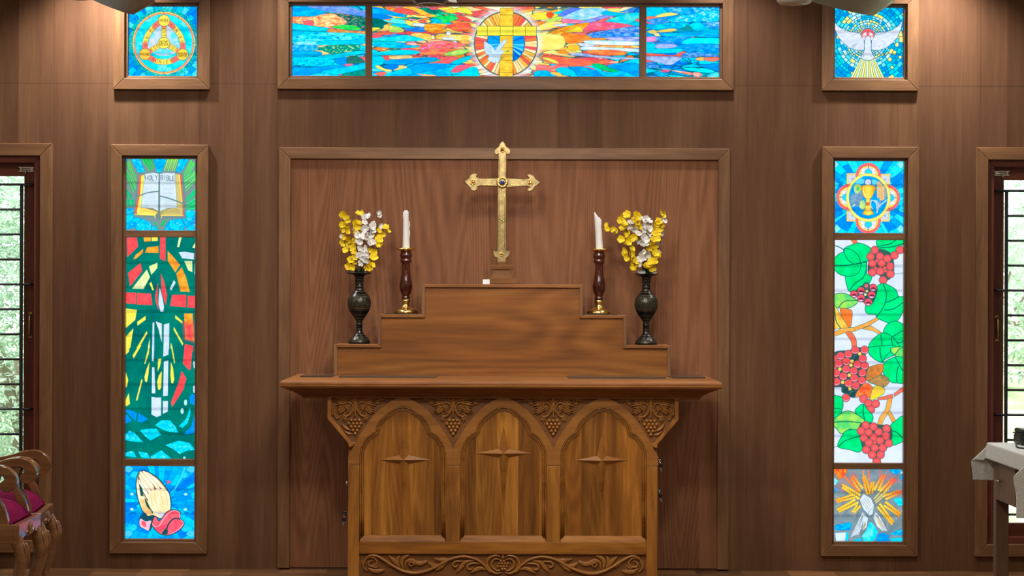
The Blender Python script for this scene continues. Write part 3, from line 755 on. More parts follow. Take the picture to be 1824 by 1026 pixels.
    f(b1, (645, 610), (645, 770), (590, 785), (552, 780), (610, 720)); f(b2, (605, 542), (608, 610), (580, 690), (540, 728), (505, 715), (570, 650)); f(b2, (300, 705), (350, 662), (430, 662), (480, 720), (503, 770), (430, 765), (370, 745))
    f(b2, (165, 748), (230, 738), (310, 735), (355, 790), (260, 840), (215, 805)); f(b2, (30, 800), (75, 755), (120, 770), (195, 855), (120, 850), (30, 835)); f(b2, (390, 880), (510, 840), (600, 860), (650, 920), (575, 930), (515, 958), (450, 910))
    f(b2, (30, 970), (60, 940), (110, 932), (140, 990), (30, 975)); f(b2, (155, 938), (235, 950), (255, 996), (180, 990)); f(b2, (262, 980), (355, 925), (440, 996), (265, 998))
    p.oval(565, 505, 14, 26, (190, 240, 236)); p.oval(535, 580, 13, 26, (190, 240, 240)); p.oval(556, 990, 10, 10, (190, 230, 236))
    p.streak(.04, 5, 5, 9)
    return p

def pane_hands():
    p = Pane(218.5, 831, 345.5, 961.5, BL)
    p.crop(216, 828, 7.54)
    rays(p, 495, 510, 40, [(0, 140, 228), (0, 165, 240), (0, 185, 240), (0, 120, 215), (30, 200, 242), (0, 150, 236)], (10, 84, 150), .5, 12, 0, 26, 1.25)
    for (x, y) in ((80, 80), (910, 80), (80, 930), (910, 930)):
        p.fill([(x - 60, y), (x, y - 50), (x + 60, y - 10), (x + 10, y + 40)], (90, 195, 245), (20, 110, 180), .3, True)
    for (x, y) in ((160, 150), (820, 155), (150, 850), (840, 860)):
        p.fill([(x - 55, y + 10), (x, y - 45), (x + 50, y - 10), (x + 5, y + 40)], (60, 205, 246), (20, 120, 190), .4, True)
        p.stroke([(x - 35, y + 5), (x, y - 20), (x + 30, y)], .4, (20, 130, 200), True)
    for (x, y) in ((130, 405), (840, 405), (130, 605), (838, 605)):
        p.oval(x, y, 24, 16, (200, 236, 210), soft=2); p.oval(x, y, 10, 8, (240, 240, 190))
    p.fill([(592, 220), (655, 240), (592, 270)], (226, 90, 120))
    p.fill([(620, 405), (690, 330), (770, 180), (820, 40), (840, 60), (790, 200), (700, 350)], (80, 205, 246), (20, 110, 180), .3)
    dk = (10, 58, 66)
    skin = noisy((252, 226, 178), (254, 240, 205), 9, 9, 2)
    p.fill([(230, 118), (280, 100), (340, 118), (440, 175), (520, 250), (590, 350), (628, 430), (636, 610), (560, 700), (500, 720), (430, 690), (400, 720), (340, 690), (280, 630), (240, 540), (205, 420), (190, 280), (205, 180)], skin, dk, 1.6, True)
    p.fill([(225, 125), (290, 104), (400, 150), (540, 270), (600, 370), (500, 345), (420, 360), (350, 400), (340, 500), (280, 400), (212, 260), (210, 180)], (120, 92, 72), sm=True)
    fl = noisy((252, 236, 208), (255, 247, 228), 8, 8, 6)
    for fp in ([(213, 226), (235, 222), (300, 325), (352, 420), (335, 470), (290, 390), (238, 310)], [(222, 160), (245, 150), (330, 260), (378, 350), (366, 400), (320, 350), (258, 260)],
               [(232, 128), (262, 116), (362, 220), (418, 310), (412, 372), (380, 340), (318, 260)], [(272, 114), (312, 110), (422, 200), (488, 300), (494, 350), (452, 330), (380, 240)], [(332, 122), (372, 138), (482, 225), (562, 320), (598, 384), (540, 345), (462, 270)]):
        p.fill(fp, fl, (96, 70, 56), .35, True)
    p.fill([(352, 390), (420, 350), (490, 335), (580, 352), (625, 430), (632, 600), (560, 690), (500, 715), (440, 680), (390, 600), (345, 490)], skin, sm=True)
    p.fill([(222, 270), (265, 330), (285, 430), (330, 500), (380, 600), (410, 640), (390, 660), (320, 590), (290, 490), (250, 440), (235, 360)], (24, 74, 70), sm=True)
    p.fill([(240, 440), (290, 440), (300, 480), (330, 570), (390, 640), (390, 720), (330, 680), (270, 600)], noisy((250, 190, 130), (252, 214, 165), 6, 6, 3), sm=True)
    p.fill([(196, 250), (225, 290), (235, 420), (290, 440), (296, 470), (250, 470), (215, 410)], (253, 240, 212), sm=True)
    for i, st in enumerate(([(370, 400), (390, 480), (400, 560)], [(430, 390), (440, 470), (460, 560)], [(500, 360), (520, 440), (540, 540)], [(560, 370), (590, 450), (600, 560)], [(470, 600), (520, 650), (560, 650)])):
        p.stroke(st, .8, (226, 170, 112), True, .8)
    p.fill([(460, 640), (520, 655), (580, 640), (560, 690), (510, 722)], (208, 214, 232))
    rd = noisy((244, 84, 108), (248, 112, 124), 10, 10, 5)
    p.fill([(240, 720), (300, 660), (340, 700), (420, 690), (400, 780), (370, 880), (300, 860), (235, 820)], (30, 70, 84), dk, 1.0, True)
    p.fill([(245, 735), (310, 770), (380, 760), (370, 800), (350, 880), (300, 860), (240, 820)], (240, 190, 206), (240, 240, 240), .5, True)
    p.fill([(262, 760), (310, 780), (315, 840), (265, 815)], rd, sm=True)
    p.fill([(400, 800), (440, 700), (480, 760), (520, 740), (600, 640), (690, 615), (760, 640), (765, 720), (815, 790), (760, 870), (640, 935), (530, 935), (450, 880)], rd, dk, 1.4, True)
    p.stroke([(400, 800), (440, 835), (500, 810), (540, 750), (600, 670), (680, 622), (755, 645), (765, 715)], 1.0, (246, 222, 232), True)
    p.stroke([(765, 735), (690, 725), (620, 790), (590, 860), (545, 930)], 2.6, (40, 60, 76), True)
    p.stroke([(770, 735), (812, 790), (740, 875), (640, 932)], .8, (244, 220, 230), True)
    p.fill([(530, 930), (545, 890), (595, 850), (600, 932)], (24, 70, 78), sm=True)
    p.streak(.04, 5, 5, 4)
    return p

def pane_chalice():
    p = Pane(1485.5, 286, 1612, 414.5, BL)
    p.crop(1482, 282, 7.545)
    rays(p, 505, 520, 40, [(0, 180, 232), (0, 200, 240), (20, 212, 242), (0, 150, 228), (60, 218, 245), (0, 130, 220)], (0, 100, 150), .55, 31, 0, 26, 1.2)
    for x, y in ((60, 90), (930, 90), (90, 940), (930, 940)):
        p.fill([(x - 50, y), (x, y - 60), (x + 55, y), (x, y + 50)], (140, 228, 246), (0, 110, 150), .3)
    dk = (110, 122, 110)
    for (x0, y0, x1, y1) in ((220, 205, 375, 350), (660, 212, 790, 350), (220, 690, 375, 838), (660, 690, 785, 838)):
        p.fill([(x0, y0), (x1, y0), (x1, y1), (x0, y1)], (250, 214, 130), (170, 130, 70), .3)
        p.fill([(x0 + 22, y0 + 22), (x1 - 18, y0 + 22), (x1 - 18, y1 - 22), (x0 + 22, y1 - 22)], (216, 224, 244), (120, 120, 120), .3)
        mx, my = (x0 + x1) / 2, (y0 + y1) / 2
        for k in range(8):
            a = k * math.pi / 4
            p.stroke([(mx, my), (mx + 50 * math.cos(a), my + 50 * math.sin(a))], .5, (140, 140, 150))
    lobes = ((503, 235, 165, 0, -1), (503, 832, 165, 0, 1), (252, 520, 168, -1, 0), (752, 525, 168, 1, 0))
    for cx, cy, r, ux, uy in lobes:
        p.oval(cx, cy, r, r * 1.03, (236, 100, 110), dk, .4, 40)
        for k in range(30):
            a = k * 2 * math.pi / 30
            p.oval(cx + (r - 12) * math.cos(a), cy + (r - 12) * math.sin(a) * 1.03, 11, 11, (246, 140, 146), (190, 60, 76), .15, 8)
        p.oval(cx, cy, r - 34, None, (250, 214, 110), (150, 130, 90), .35, 36)
        p.oval(cx + ux * 8, cy + uy * 8, r - 62, None, (226, 232, 246), (170, 150, 110), .3, 32)
        vx, vy = -uy, ux
        for s_ in (-1, 1):
            for q, rr in ((62, 26), (34, 20)):
                p.oval(cx + ux * 75 + vx * q * s_, cy + uy * 75 + vy * q * s_, rr, None, (236, 238, 250), (140, 140, 150), .3, 14)
        p.stroke([(cx + ux * 60, cy + uy * 60), (cx + ux * 125, cy + uy * 125)], 1.6, (120, 130, 150))
        p.oval(cx + ux * 45, cy + uy * 45, 44, None, (60, 205, 240), (110, 120, 110), .6, 24)
    p.oval(503, 523, 290, 318, (252, 236, 130), (130, 130, 80), .5, 64)
    p.oval(503, 523, 252, 280, (0, 140, 220), (130, 130, 90), .5, 64)
    def clip(c): return c
    p.fill([(300, 350), (420, 250), (500, 240), (600, 270), (700, 350), (745, 500), (700, 700), (560, 790), (400, 780), (300, 680), (265, 500)], noisy((0, 130, 220), (30, 165, 235), 6, 6, 3), sm=True)
    p.fill([(330, 330), (400, 270), (450, 300), (430, 340)], (110, 205, 246), sm=True); p.fill([(550, 290), (620, 300), (600, 350), (560, 350)], (110, 205, 245), sm=True)
    p.fill([(290, 480), (420, 460), (420, 560), (380, 630), (340, 640), (270, 600)], noisy((110, 150, 180), (134, 160, 186), 3, 3, 4), (90, 130, 160), .3, True)
    rng = random.Random(1)
    for i in range(26):
        p.oval(rng.uniform(300, 410), rng.uniform(480, 620), 13, None, rng.choice([(122, 150, 186), (140, 168, 196), (104, 140, 170)]), (90, 120, 150), .15, 8)
    gl = noisy((150, 205, 150), (205, 228, 150), 3, 3, 6)
    p.fill([(315, 370), (350, 345), (405, 365), (405, 430), (350, 470), (318, 440)], gl, (90, 140, 110), .35, True)
    p.fill([(405, 570), (440, 560), (465, 600), (460, 660), (420, 680), (385, 640)], gl, (90, 140, 110), .35, True)
    p.fill([(285, 640), (320, 605), (330, 625), (300, 650)], (190, 214, 220)); p.oval(365, 405, 22, 28, (100, 180, 90))
    p.oval(500, 322, 40, 42, (208, 216, 240), (60, 100, 170), 1.6); p.stroke([(475, 322), (525, 322)], .5, (160, 170, 200)); p.stroke([(500, 295), (500, 350)], .5, (160, 170, 200))
    gold = lambda X, Y: (lambda t: np.array([252, 222, 110]) / 255. * (1 - t) + np.array([226, 150, 40]) / 255. * t)(np.clip(np.abs((X - 1548.5) / 10.5) ** 1.8, 0, 1)[..., None])
    p.fill([(415, 370), (585, 370), (572, 470), (540, 525), (500, 545), (460, 525), (428, 470)], gold, (130, 90, 30), .5, True)
    p.fill([(472, 545), (528, 545), (520, 585), (525, 620), (540, 680), (575, 740), (500, 758), (425, 740), (462, 680), (475, 620), (478, 585)], gold, (130, 90, 30), .5)
    p.oval(498, 608, 24, 20, (236, 110, 60), (130, 80, 30), .4)
    p.stroke([(440, 690), (500, 705), (560, 690)], .7, (150, 104, 40), True)
    p.stroke([(440, 385), (440, 450), (465, 510)], 1.4, (254, 240, 190), True)
    p.fill([(620, 320), (670, 305), (700, 380), (745, 400), (740, 520), (690, 560), (640, 540), (615, 450)], noisy((120, 150, 170), (150, 170, 180), 4, 4, 8), sm=True)
    for x, y0, y1, t in ((635, 330, 530, 0), (668, 350, 560, 6), (700, 380, 560, -8)):
        y = y0
        while y < y1:
            for s_ in (-1, 1):
                p.oval(x + s_ * 9 + t * (y - y0) / 200, y, 9, 13, (246, 214, 160), (140, 100, 60), .3, 8)
            y += 20
    p.stroke([(660, 560), (655, 650)], 1.8, (220, 120, 100))
    for st in ([(620, 710), (615, 620), (590, 570), (545, 560)], [(545, 560), (530, 620), (560, 670)], [(640, 640), (690, 600), (745, 555)], [(600, 560), (640, 620), (620, 720)]):
        p.stroke(st, 2.0, (196, 214, 220), True)
    p.streak(.04, 5, 5, 5)
    return p

def grape(p, x, y, r, c=(246, 92, 96), dark=0):
    p.oval(x, y, r, None, c, (52, 84, 84), 1.0, 20)
    if dark == 1:
        p.oval(x + r * .05, y + r * .35, r * .72, r * .5, (96, 40, 62), soft=1.2)
        p.oval(x, y + r * .62, r * .6, r * .22, (226, 196, 222), soft=.8)
    elif dark == 2:
        p.stroke([(x - r * .7, y + r * .45), (x, y + r * .78), (x + r * .7, y + r * .45)], 1.1, (226, 180, 200), True)
        p.stroke([(x - r * .8, y + r * .3), (x, y + r * .58), (x + r * .8, y + r * .3)], .5, (120, 40, 60), True)
    else:
        p.oval(x, y, r * .55, None, (250, 112, 112), soft=1.5)
        p.stroke([(x - r * .12, y), (x + r * .12, y)], .5, (210, 60, 70))

def pane_vine():
    p = Pane(1484.5, 428, 1612, 824.5, WH, 1.8)
    p.I[:] = noisy((212, 224, 244), (226, 236, 250), 20, 30, 4)(p.X, p.Y)
    p.crop(1480, 424, 5.13)
    dk = (18, 92, 78)
    def leaf(pts, s=1, pale=0):
        p.fill(pts, noisy((0, 196, 112) if not pale else (90, 200, 120), (30, 218, 136) if not pale else (170, 220, 110), 12, 12, s), dk, 1.15, True)
    def v(*st): p.stroke(list(st), 1.6, dk, True)
    org = noisy((250, 160, 84), (252, 182, 110), 8, 8, 2)
    p.fill([(190, 20), (235, 20), (258, 55), (220, 62)], (246, 118, 84), dk, .6)
    leaf([(445, 15), (680, 15), (680, 40), (600, 120), (540, 160), (480, 145), (440, 100)], 1)
    v((440, 80), (540, 60), (600, 20)); v((450, 95), (560, 85), (680, 50))
    leaf([(130, 110), (200, 70), (270, 55), (340, 80), (370, 110), (335, 170), (345, 210), (290, 240), (220, 220), (150, 170)], 2)
    leaf([(150, 350), (230, 330), (290, 240), (330, 225), (335, 330), (380, 360), (330, 440), (190, 490), (160, 440), (148, 390)], 4)
    leaf([(30, 250), (40, 200), (90, 150), (140, 140), (220, 170), (275, 230), (270, 300), (220, 345), (140, 350), (70, 320)], 3)
    leaf([(130, 110), (190, 115), (250, 160), (275, 220), (230, 240), (180, 215), (145, 160)], 5)
    v((30, 255), (150, 255), (330, 225)); v((190, 470), (240, 410), (300, 370), (330, 300), (335, 220)); v((30, 70), (90, 90), (135, 120))
    p.fill([(350, 215), (360, 150), (420, 100), (560, 150), (580, 330), (500, 400), (440, 340), (350, 330)], (60, 84, 82), sm=True)
    for x, y in ((408, 115), (370, 175), (455, 172), (522, 192), (387, 238), (470, 236), (547, 262), (388, 318), (458, 308), (550, 332), (484, 388), (586, 162), (635, 112)):
        grape(p, x, y, 34)
    for x, y in ((428, 212), (417, 280), (500, 278), (507, 305)):
        grape(p, x, y, 14)
    p.stroke([(585, 328), (630, 330), (672, 320)], .7, dk, True)
    leaf([(430, 455), (480, 420), (540, 440), (600, 480), (625, 540), (680, 540), (680, 600), (640, 720), (580, 780), (520, 770), (430, 730), (420, 700), (340, 690), (330, 620), (390, 600), (420, 530)], 6)
    v((484, 425), (515, 510), (495, 620), (430, 720)); v((515, 590), (570, 570), (630, 535)); v((495, 660), (580, 650), (680, 580))
    p.fill([(240, 490), (310, 430), (420, 440), (430, 500), (390, 590), (300, 590)], (40, 78, 80), sm=True)
    grape(p, 333, 440, 28, (60, 96, 98), 0)
    for x, y in ((220, 518), (285, 486), (395, 458), (285, 554), (380, 523), (350, 590)):
        grape(p, x, y, 32, (226, 90, 104), 1)
    for x, y in ((338, 488), (324, 520)):
        p.oval(x, y, 12, None, (250, 222, 170), dk, .5)
    leaf([(28, 540), (90, 512), (160, 520), (220, 560), (255, 580), (220, 620), (150, 645), (80, 640), (30, 620)], 7, 1)
    v((80, 640), (140, 580), (255, 575)); 
    p.fill([(30, 625), (60, 640), (120, 740), (180, 815), (60, 830), (30, 850)], noisy((246, 150, 70), (226, 210, 110), 6, 12, 8), dk, .7, True)
    p.fill([(100, 650), (180, 655), (205, 690), (190, 820), (150, 780), (115, 720)], noisy((240, 120, 60), (214, 130, 80), 6, 12, 9), dk, .7, True)
    v((45, 640), (60, 760), (100, 825))
    p.fill([(30, 870), (110, 830), (220, 822), (240, 850), (130, 870), (30, 905)], org, dk, .75); p.fill([(220, 822), (330, 780), (430, 730), (442, 748), (360, 800), (240, 848)], org, dk, .75)
    p.fill([(300, 830), (375, 805), (475, 870), (465, 888), (400, 850)], org, dk, .75); p.fill([(150, 870), (200, 865), (240, 930), (242, 1000), (210, 1010), (195, 940)], (246, 118, 92), dk, .7, True)
    leaf([(500, 870), (500, 830), (540, 780), (610, 765), (680, 820), (680, 960), (640, 1000), (580, 930)], 10); v((490, 870), (560, 905), (640, 860), (680, 840)); v((560, 905), (630, 960), (680, 930))
    leaf([(355, 1026), (370, 960), (430, 900), (490, 870), (570, 910), (630, 990), (650, 1040), (560, 1080), (460, 1120), (380, 1080)], 11); v((465, 890), (475, 980), (445, 1060)); v((560, 910), (570, 990), (560, 1040))
    p.crop(1480, 620, 4.934)
    leaf([(345, 0), (560, -20), (530, 30), (480, 80), (465, 125), (400, 100), (350, 50)], 12); v((440, 0), (445, 60), (465, 125))
    leaf([(545, 0), (645, 0), (645, 90), (590, 75), (540, 30)], 13, 1); v((570, 60), (600, 20), (620, 0))
    leaf([(480, 130), (560, 85), (610, 80), (650, 110), (650, 290), (590, 305), (530, 290), (470, 210)], 14); v((575, 85), (640, 200)); v((600, 160), (585, 240), (590, 300))
    p.fill([(25, 60), (170, 20), (300, 0), (320, 130), (340, 180), (310, 310), (240, 430), (160, 420), (110, 350), (25, 320)], (50, 80, 80), sm=True)
    for x, y in ((35, 95), (35, 160), (97, 72), (165, 55), (225, 20), (307, 18), (290, 95), (82, 138), (148, 120), (244, 145), (308, 158), (145, 187), (212, 203), (288, 220), (60, 222), (122, 250), (218, 265), (284, 285), (63, 298), (168, 312), (230, 332), (145, 438)):
        grape(p, x, y, 33, (246, 92, 98), 2)
    for x, y in ((228, 85), (135, 370), (198, 400)):
        p.oval(x, y, 28, None, (36, 66, 68), (20, 60, 60), .5); p.stroke([(x - 18, y + 8), (x - 10, y - 14), (x + 10, y - 18)], .6, (110, 150, 150), True)
    for x, y in ((265, 52), (197, 118), (188, 152), (92, 187), (174, 240), (117, 302), (180, 358)):
        p.oval(x, y, 15, None, (250, 206, 120), (80, 80, 60), .4)
    br = noisy((214, 130, 70), (150, 110, 70), 6, 5, 20)
    p.fill([(335, 190), (370, 160), (465, 145), (460, 215), (400, 265), (325, 285)], br, dk, .7, True)
    p.fill([(340, 295), (400, 260), (460, 235), (510, 265), (520, 300), (470, 345), (400, 320)], noisy((130, 110, 84), (180, 140, 90), 7, 4, 21), dk, .7, True)
    p.fill([(230, 430), (260, 360), (320, 308), (375, 345), (375, 400), (350, 440), (300, 420)], noisy((240, 100, 70), (236, 150, 80), 6, 6, 22), dk, .7, True)
    p.fill([(358, 450), (385, 350), (430, 335), (480, 360), (470, 400), (410, 440)], noisy((226, 214, 80), (250, 196, 100), 6, 6, 23), dk, .7, True)
    for x, y in ((298, 446), (343, 486), (405, 490), (362, 540)):
        grape(p, x, y, 33)
    p.fill([(425, 440), (550, 405), (555, 440), (480, 452), (420, 455)], (244, 116, 98), dk, .7); p.fill([(565, 400), (650, 335), (650, 372), (568, 425)], (244, 116, 98), dk, .7)
    p.fill([(510, 455), (545, 450), (525, 545), (480, 620), (440, 700), (415, 700), (440, 610), (490, 540)], org, dk, .7, True); p.fill([(510, 570), (528, 548), (580, 640), (550, 650)], org, dk, .7)
    leaf([(25, 425), (60, 422), (110, 440), (115, 530), (70, 550), (25, 540)], 24); leaf([(25, 540), (110, 548), (60, 620), (25, 640)], 25)
    leaf([(228, 560), (265, 510), (300, 495), (330, 540), (375, 590), (375, 640), (340, 660), (300, 630)], 26); v((300, 500), (296, 560), (310, 640))
    leaf([(30, 655), (90, 590), (160, 555), (230, 580), (310, 640), (270, 690), (240, 720), (180, 710), (110, 750), (70, 710)], 27, 1); v((30, 655), (150, 645), (300, 660))
    leaf([(80, 865), (105, 790), (150, 730), (240, 720), (290, 770), (300, 860), (260, 910), (180, 890)], 28); v((85, 862), (150, 810), (280, 770)); p.stroke([(25, 872), (60, 868), (90, 860)], .8, dk)
    leaf([(530, 690), (580, 640), (650, 605), (650, 790), (590, 840), (540, 845), (530, 760)], 29); v((530, 720), (590, 740), (640, 790))
    p.fill([(260, 690), (330, 650), (430, 670), (540, 690), (545, 820), (490, 900), (470, 960), (400, 990), (340, 930), (290, 880)], (60, 84, 80), sm=True)
    for x, y in ((318, 678), (386, 690), (500, 706), (277, 728), (343, 743), (432, 738), (495, 770), (303, 788), (388, 785), (347, 832), (443, 812), (520, 834), (323, 892), (398, 876), (468, 876), (375, 936), (448, 936), (416, 995)):
        grape(p, x, y, 33)
    grape(p, 397, 830, 13)
    return p

def ear(p, base, tip, n, w, c1, c2, beard=None, bl=0.45):
    b, t = np.array(base, float), np.array(tip, float)
    u = (t - b); L = np.sqrt(u @ u); u = u / L; v = np.array([-u[1], u[0]])
    if beard is not None:
        for k in np.linspace(-1, 1, 6):
            q = b + u * L * .7 + v * k * w * .8
            p.stroke([tuple(q), tuple(q + u * L * bl + v * k * w * .9)], .55, beard)
    p.stroke([tuple(b - u * L * .25), tuple(t)], .8, (150, 110, 50))
    for i in range(n):
        for s in (-1, 1):
            f = (i + .5 + .25 * s) / n
            c = b + u * L * f * .95 + v * s * w * (.55 - .25 * f)
            col = np.array(c1) * (1 - f) + np.array(c2) * f
            d = (u * .9 + v * s * .45)
            h = L / n * .95
            e = np.array([-d[1], d[0]])
            p.fill([tuple(c - d * h * .7), tuple(c + e * w * .36), tuple(c + d * h * .85), tuple(c - e * w * .36)], tuple(col), (120, 76, 36), .3, True)

def pane_wheat():
    p = Pane(1485.5, 836, 1610.5, 966.5, (118, 136, 146))
    p.I[:] = noisy((108, 128, 138), (132, 148, 156), 14, 10, 3)(p.X, p.Y)
    p.crop(1482, 832, 7.545)
    e = (84, 100, 112)
    def f(c, *pts): p.fill(list(pts), c, e, .35)
    f(noisy((246, 90, 60), (252, 170, 70), 4, 4, 1), (20, 30), (215, 30), (225, 80), (130, 185), (100, 160)); f(noisy((90, 215, 230), (220, 244, 246), 5, 5, 2), (25, 130), (110, 205), (40, 270), (25, 270))
    b = noisy((0, 130, 225), (20, 180, 240), 4, 4, 3, (90, 215, 245))
    f(b, (40, 380), (50, 320), (90, 290), (118, 312), (75, 330)); f(b, (790, 40), (930, 40), (930, 80), (870, 115), (790, 80)); f((200, 236, 244), (920, 100), (968, 40), (968, 100)); f(b, (930, 120), (968, 120), (968, 230), (935, 180))
    f(noisy((0, 190, 230), (70, 220, 240), 4, 4, 5), (830, 445), (860, 425), (968, 420), (968, 520), (900, 525)); f(noisy((0, 120, 220), (20, 190, 240), 5, 3, 6), (62, 800), (90, 780), (280, 745), (270, 850), (80, 855), (62, 830)); f((20, 190, 215), (20, 800), (45, 785), (40, 830), (20, 830))
    f((244, 110, 100), (22, 870), (50, 880), (52, 995), (22, 995)); f(noisy((205, 228, 246), (216, 234, 248), 6, 6, 7), (65, 890), (215, 880), (240, 885), (240, 990), (80, 995)); f((40, 205, 236), (215, 880), (245, 880), (238, 990), (200, 985))
    f(noisy((20, 205, 230), (130, 228, 244), 5, 8, 8), (520, 745), (545, 740), (590, 800), (632, 870), (600, 960), (560, 1000), (440, 1000), (420, 930), (480, 850)); f(noisy((0, 130, 232), (10, 155, 240), 6, 6, 9), (600, 985), (640, 900), (700, 885), (780, 920), (780, 1000), (610, 1000)); f((40, 190, 235), (310, 985), (400, 950), (410, 1000), (310, 1000))
    f(b, (800, 890), (900, 850), (965, 840), (965, 915), (860, 915), (800, 910)); f((0, 195, 232), (800, 960), (960, 945), (960, 1000), (805, 1000))
    yl, yo, rd = (250, 226, 110), (250, 190, 90), (246, 92, 90)
    for a in ((1, 2),):
        ear(p, (390, 410), (150, 260), 8, 46, yl, (250, 200, 90), (240, 84, 90)); ear(p, (410, 320), (280, 130), 8, 50, yl, (246, 130, 90), (244, 90, 96)); p.fill([(170, 140), (195, 130), (390, 340), (370, 350)], (246, 130, 84), (200, 90, 60), .3)
        ear(p, (510, 360), (440, 130), 8, 44, yo, (250, 170, 80)); ear(p, (535, 365), (560, 205), 6, 36, yo, (250, 190, 90))
        for x0, x1 in ((425, 435), (495, 512)):
            p.fill([(x0, 60), (x0 + 22, 60), (x1 + 12, 230), (x1, 230)], noisy((246, 100, 90), (250, 170, 100), 8, 8, 4))
        ear(p, (610, 320), (710, 110), 8, 50, yl, (246, 120, 90), (244, 86, 92)); ear(p, (680, 350), (850, 160), 8, 50, yl, (246, 100, 90), (244, 86, 92)); ear(p, (715, 420), (940, 330), 8, 46, yl, (236, 110, 80))
        ear(p, (640, 520), (835, 770), 10, 44, yl, (250, 180, 80), (216, 200, 170), .2); ear(p, (720, 500), (930, 650), 9, 46, yl, (250, 160, 70), (216, 200, 170), .3); ear(p, (310, 400), (70, 470), 9, 40, yl, (250, 170, 80), (216, 200, 170), .25); ear(p, (350, 465), (95, 600), 9, 46, yl, (250, 200, 80), (216, 200, 170), .3); ear(p, (380, 520), (300, 620), 5, 36, yl, (246, 220, 100), (216, 200, 170), .6)
    for a, b2 in (((580, 435), (650, 355)), ((595, 465), (690, 370)), ((605, 488), (695, 405))):
        p.stroke([a, b2], 1.7, (246, 220, 110))
    w = noisy((206, 224, 236), (228, 238, 246), 5, 5, 5)
    f(w, (440, 370), (540, 430), (580, 530), (560, 640), (520, 660), (440, 570), (390, 450))
    for k in range(4):
        p.stroke([(400 + k * 25, 455 - k * 12), (505 + k * 12, 600 - k * 30)], .9, (176, 150, 120) if k % 2 else (150, 166, 176))
    p.stroke([(500, 630), (580, 520)], .8, (110, 130, 146))
    for k in range(5):
        p.stroke([(560, 600 - k * 8), (575, 612 - k * 14)], .5, (130, 146, 156))
    f(w, (430, 610), (445, 640), (500, 690), (480, 810), (430, 850), (440, 720), (380, 910), (330, 920), (270, 945)); f(w, (600, 610), (650, 660), (755, 860), (690, 860), (620, 800), (570, 680))
    for k in range(4):
        p.stroke([(435 - k * 2, 640 + k * 14), (290 + k * 26, 925 - k * 4)], .7, (124, 140, 150)); p.stroke([(600 + k * 8, 640 + k * 6), (700 + k * 14, 860 - k * 2)], .7, (150, 150, 140))
    p.fill([(440, 800), (465, 730), (470, 780), (440, 840)], (160, 140, 100)); p.fill([(610, 680), (640, 700), (690, 820), (640, 780)], (214, 198, 150))
    p.streak(.04, 4, 4, 6)
    return p
# ------------------------------------------------------------------ materials
def lin(c):
    r = []
    for v in c[:3]:
        v = v / 255.0
        r.append(v / 12.92 if v <= 0.04045 else ((v + 0.055) / 1.055) ** 2.4)
    return (r[0], r[1], r[2], 1.0)

class NT:
    def __init__(s, name):
        s.m = bpy.data.materials.new(name)
        s.m.use_nodes = True
        s.t = s.m.node_tree
        s.b = s.t.nodes['Principled BSDF']
        s.out = s.t.nodes['Material Output']
    def n(s, kind, **kw):
        o = s.t.nodes.new('ShaderNode' + kind)
        for k, v in kw.items():
            if k.startswith('i_'):
                o.inputs[k[2:].replace('_', ' ')].default_value = v
            else:
                setattr(o, k, v)
        return o
    def l(s, a, b):
        s.t.links.new(a, b)
    def math(s, op, a, b=None, c=None):
        o = s.n('Math', operation=op)
        for i, v in enumerate((a, b, c)):
            if v is None:
                continue
            if hasattr(v, 'links'):
                s.l(v, o.inputs[i])
            else:
                o.inputs[i].default_value = v
        return o.outputs[0]
    def ramp(s, fac, stops):
        r = s.n('ValToRGB')
        e = r.color_ramp.elements
        while len(e) < len(stops):
            e.new(0.5)
        for k, (p, c) in enumerate(stops):
            e[k].position = p
            e[k].color = lin(c)
        s.l(fac, r.inputs[0])
        return r.outputs[0]
    def mul(s, col, fac):
        """multiply a colour by a grey value"""
        m = s.n('Mix', data_type='RGBA', blend_type='MULTIPLY')
        m.inputs[0].default_value = 1.0
        s.l(col, m.inputs[6])
        s.l(fac, m.inputs[7])
        return m.outputs[2]

def plain(name, col, rough=0.5, metal=0.0, spec=0.5, bump=None, coat=0.0, sheen=0.0):
    k = NT(name)
    k.b.inputs['Base Color'].default_value = lin(col)
    k.b.inputs['Roughness'].default_value = rough
    k.b.inputs['Metallic'].default_value = metal
    k.b.inputs['Specular IOR Level'].default_value = spec
    k.b.inputs['Coat Weight'].default_value = coat
    k.b.inputs['Sheen Weight'].default_value = sheen
    if bump:
        tc = k.n('TexCoord')
        no = k.n('TexNoise', i_Scale=bump[0], i_Detail=4.0)
        k.l(tc.outputs['Object'], no.inputs['Vector'])
        bu = k.n('Bump', i_Strength=bump[1], i_Distance=0.002)
        k.l(no.outputs[0], bu.inputs['Height'])
        k.l(bu.outputs[0], k.b.inputs['Normal'])
        v = k.n('ValToRGB')
        v.color_ramp.elements[0].color = lin([c * 0.86 for c in col])
        v.color_ramp.elements[1].color = lin([min(255, c * 1.1) for c in col])
        v.color_ramp.elements[0].position = .35
        v.color_ramp.elements[1].position = .65
        k.l(no.outputs[0], v.inputs[0])
        k.l(v.outputs[0], k.b.inputs['Base Color'])
    return k.m

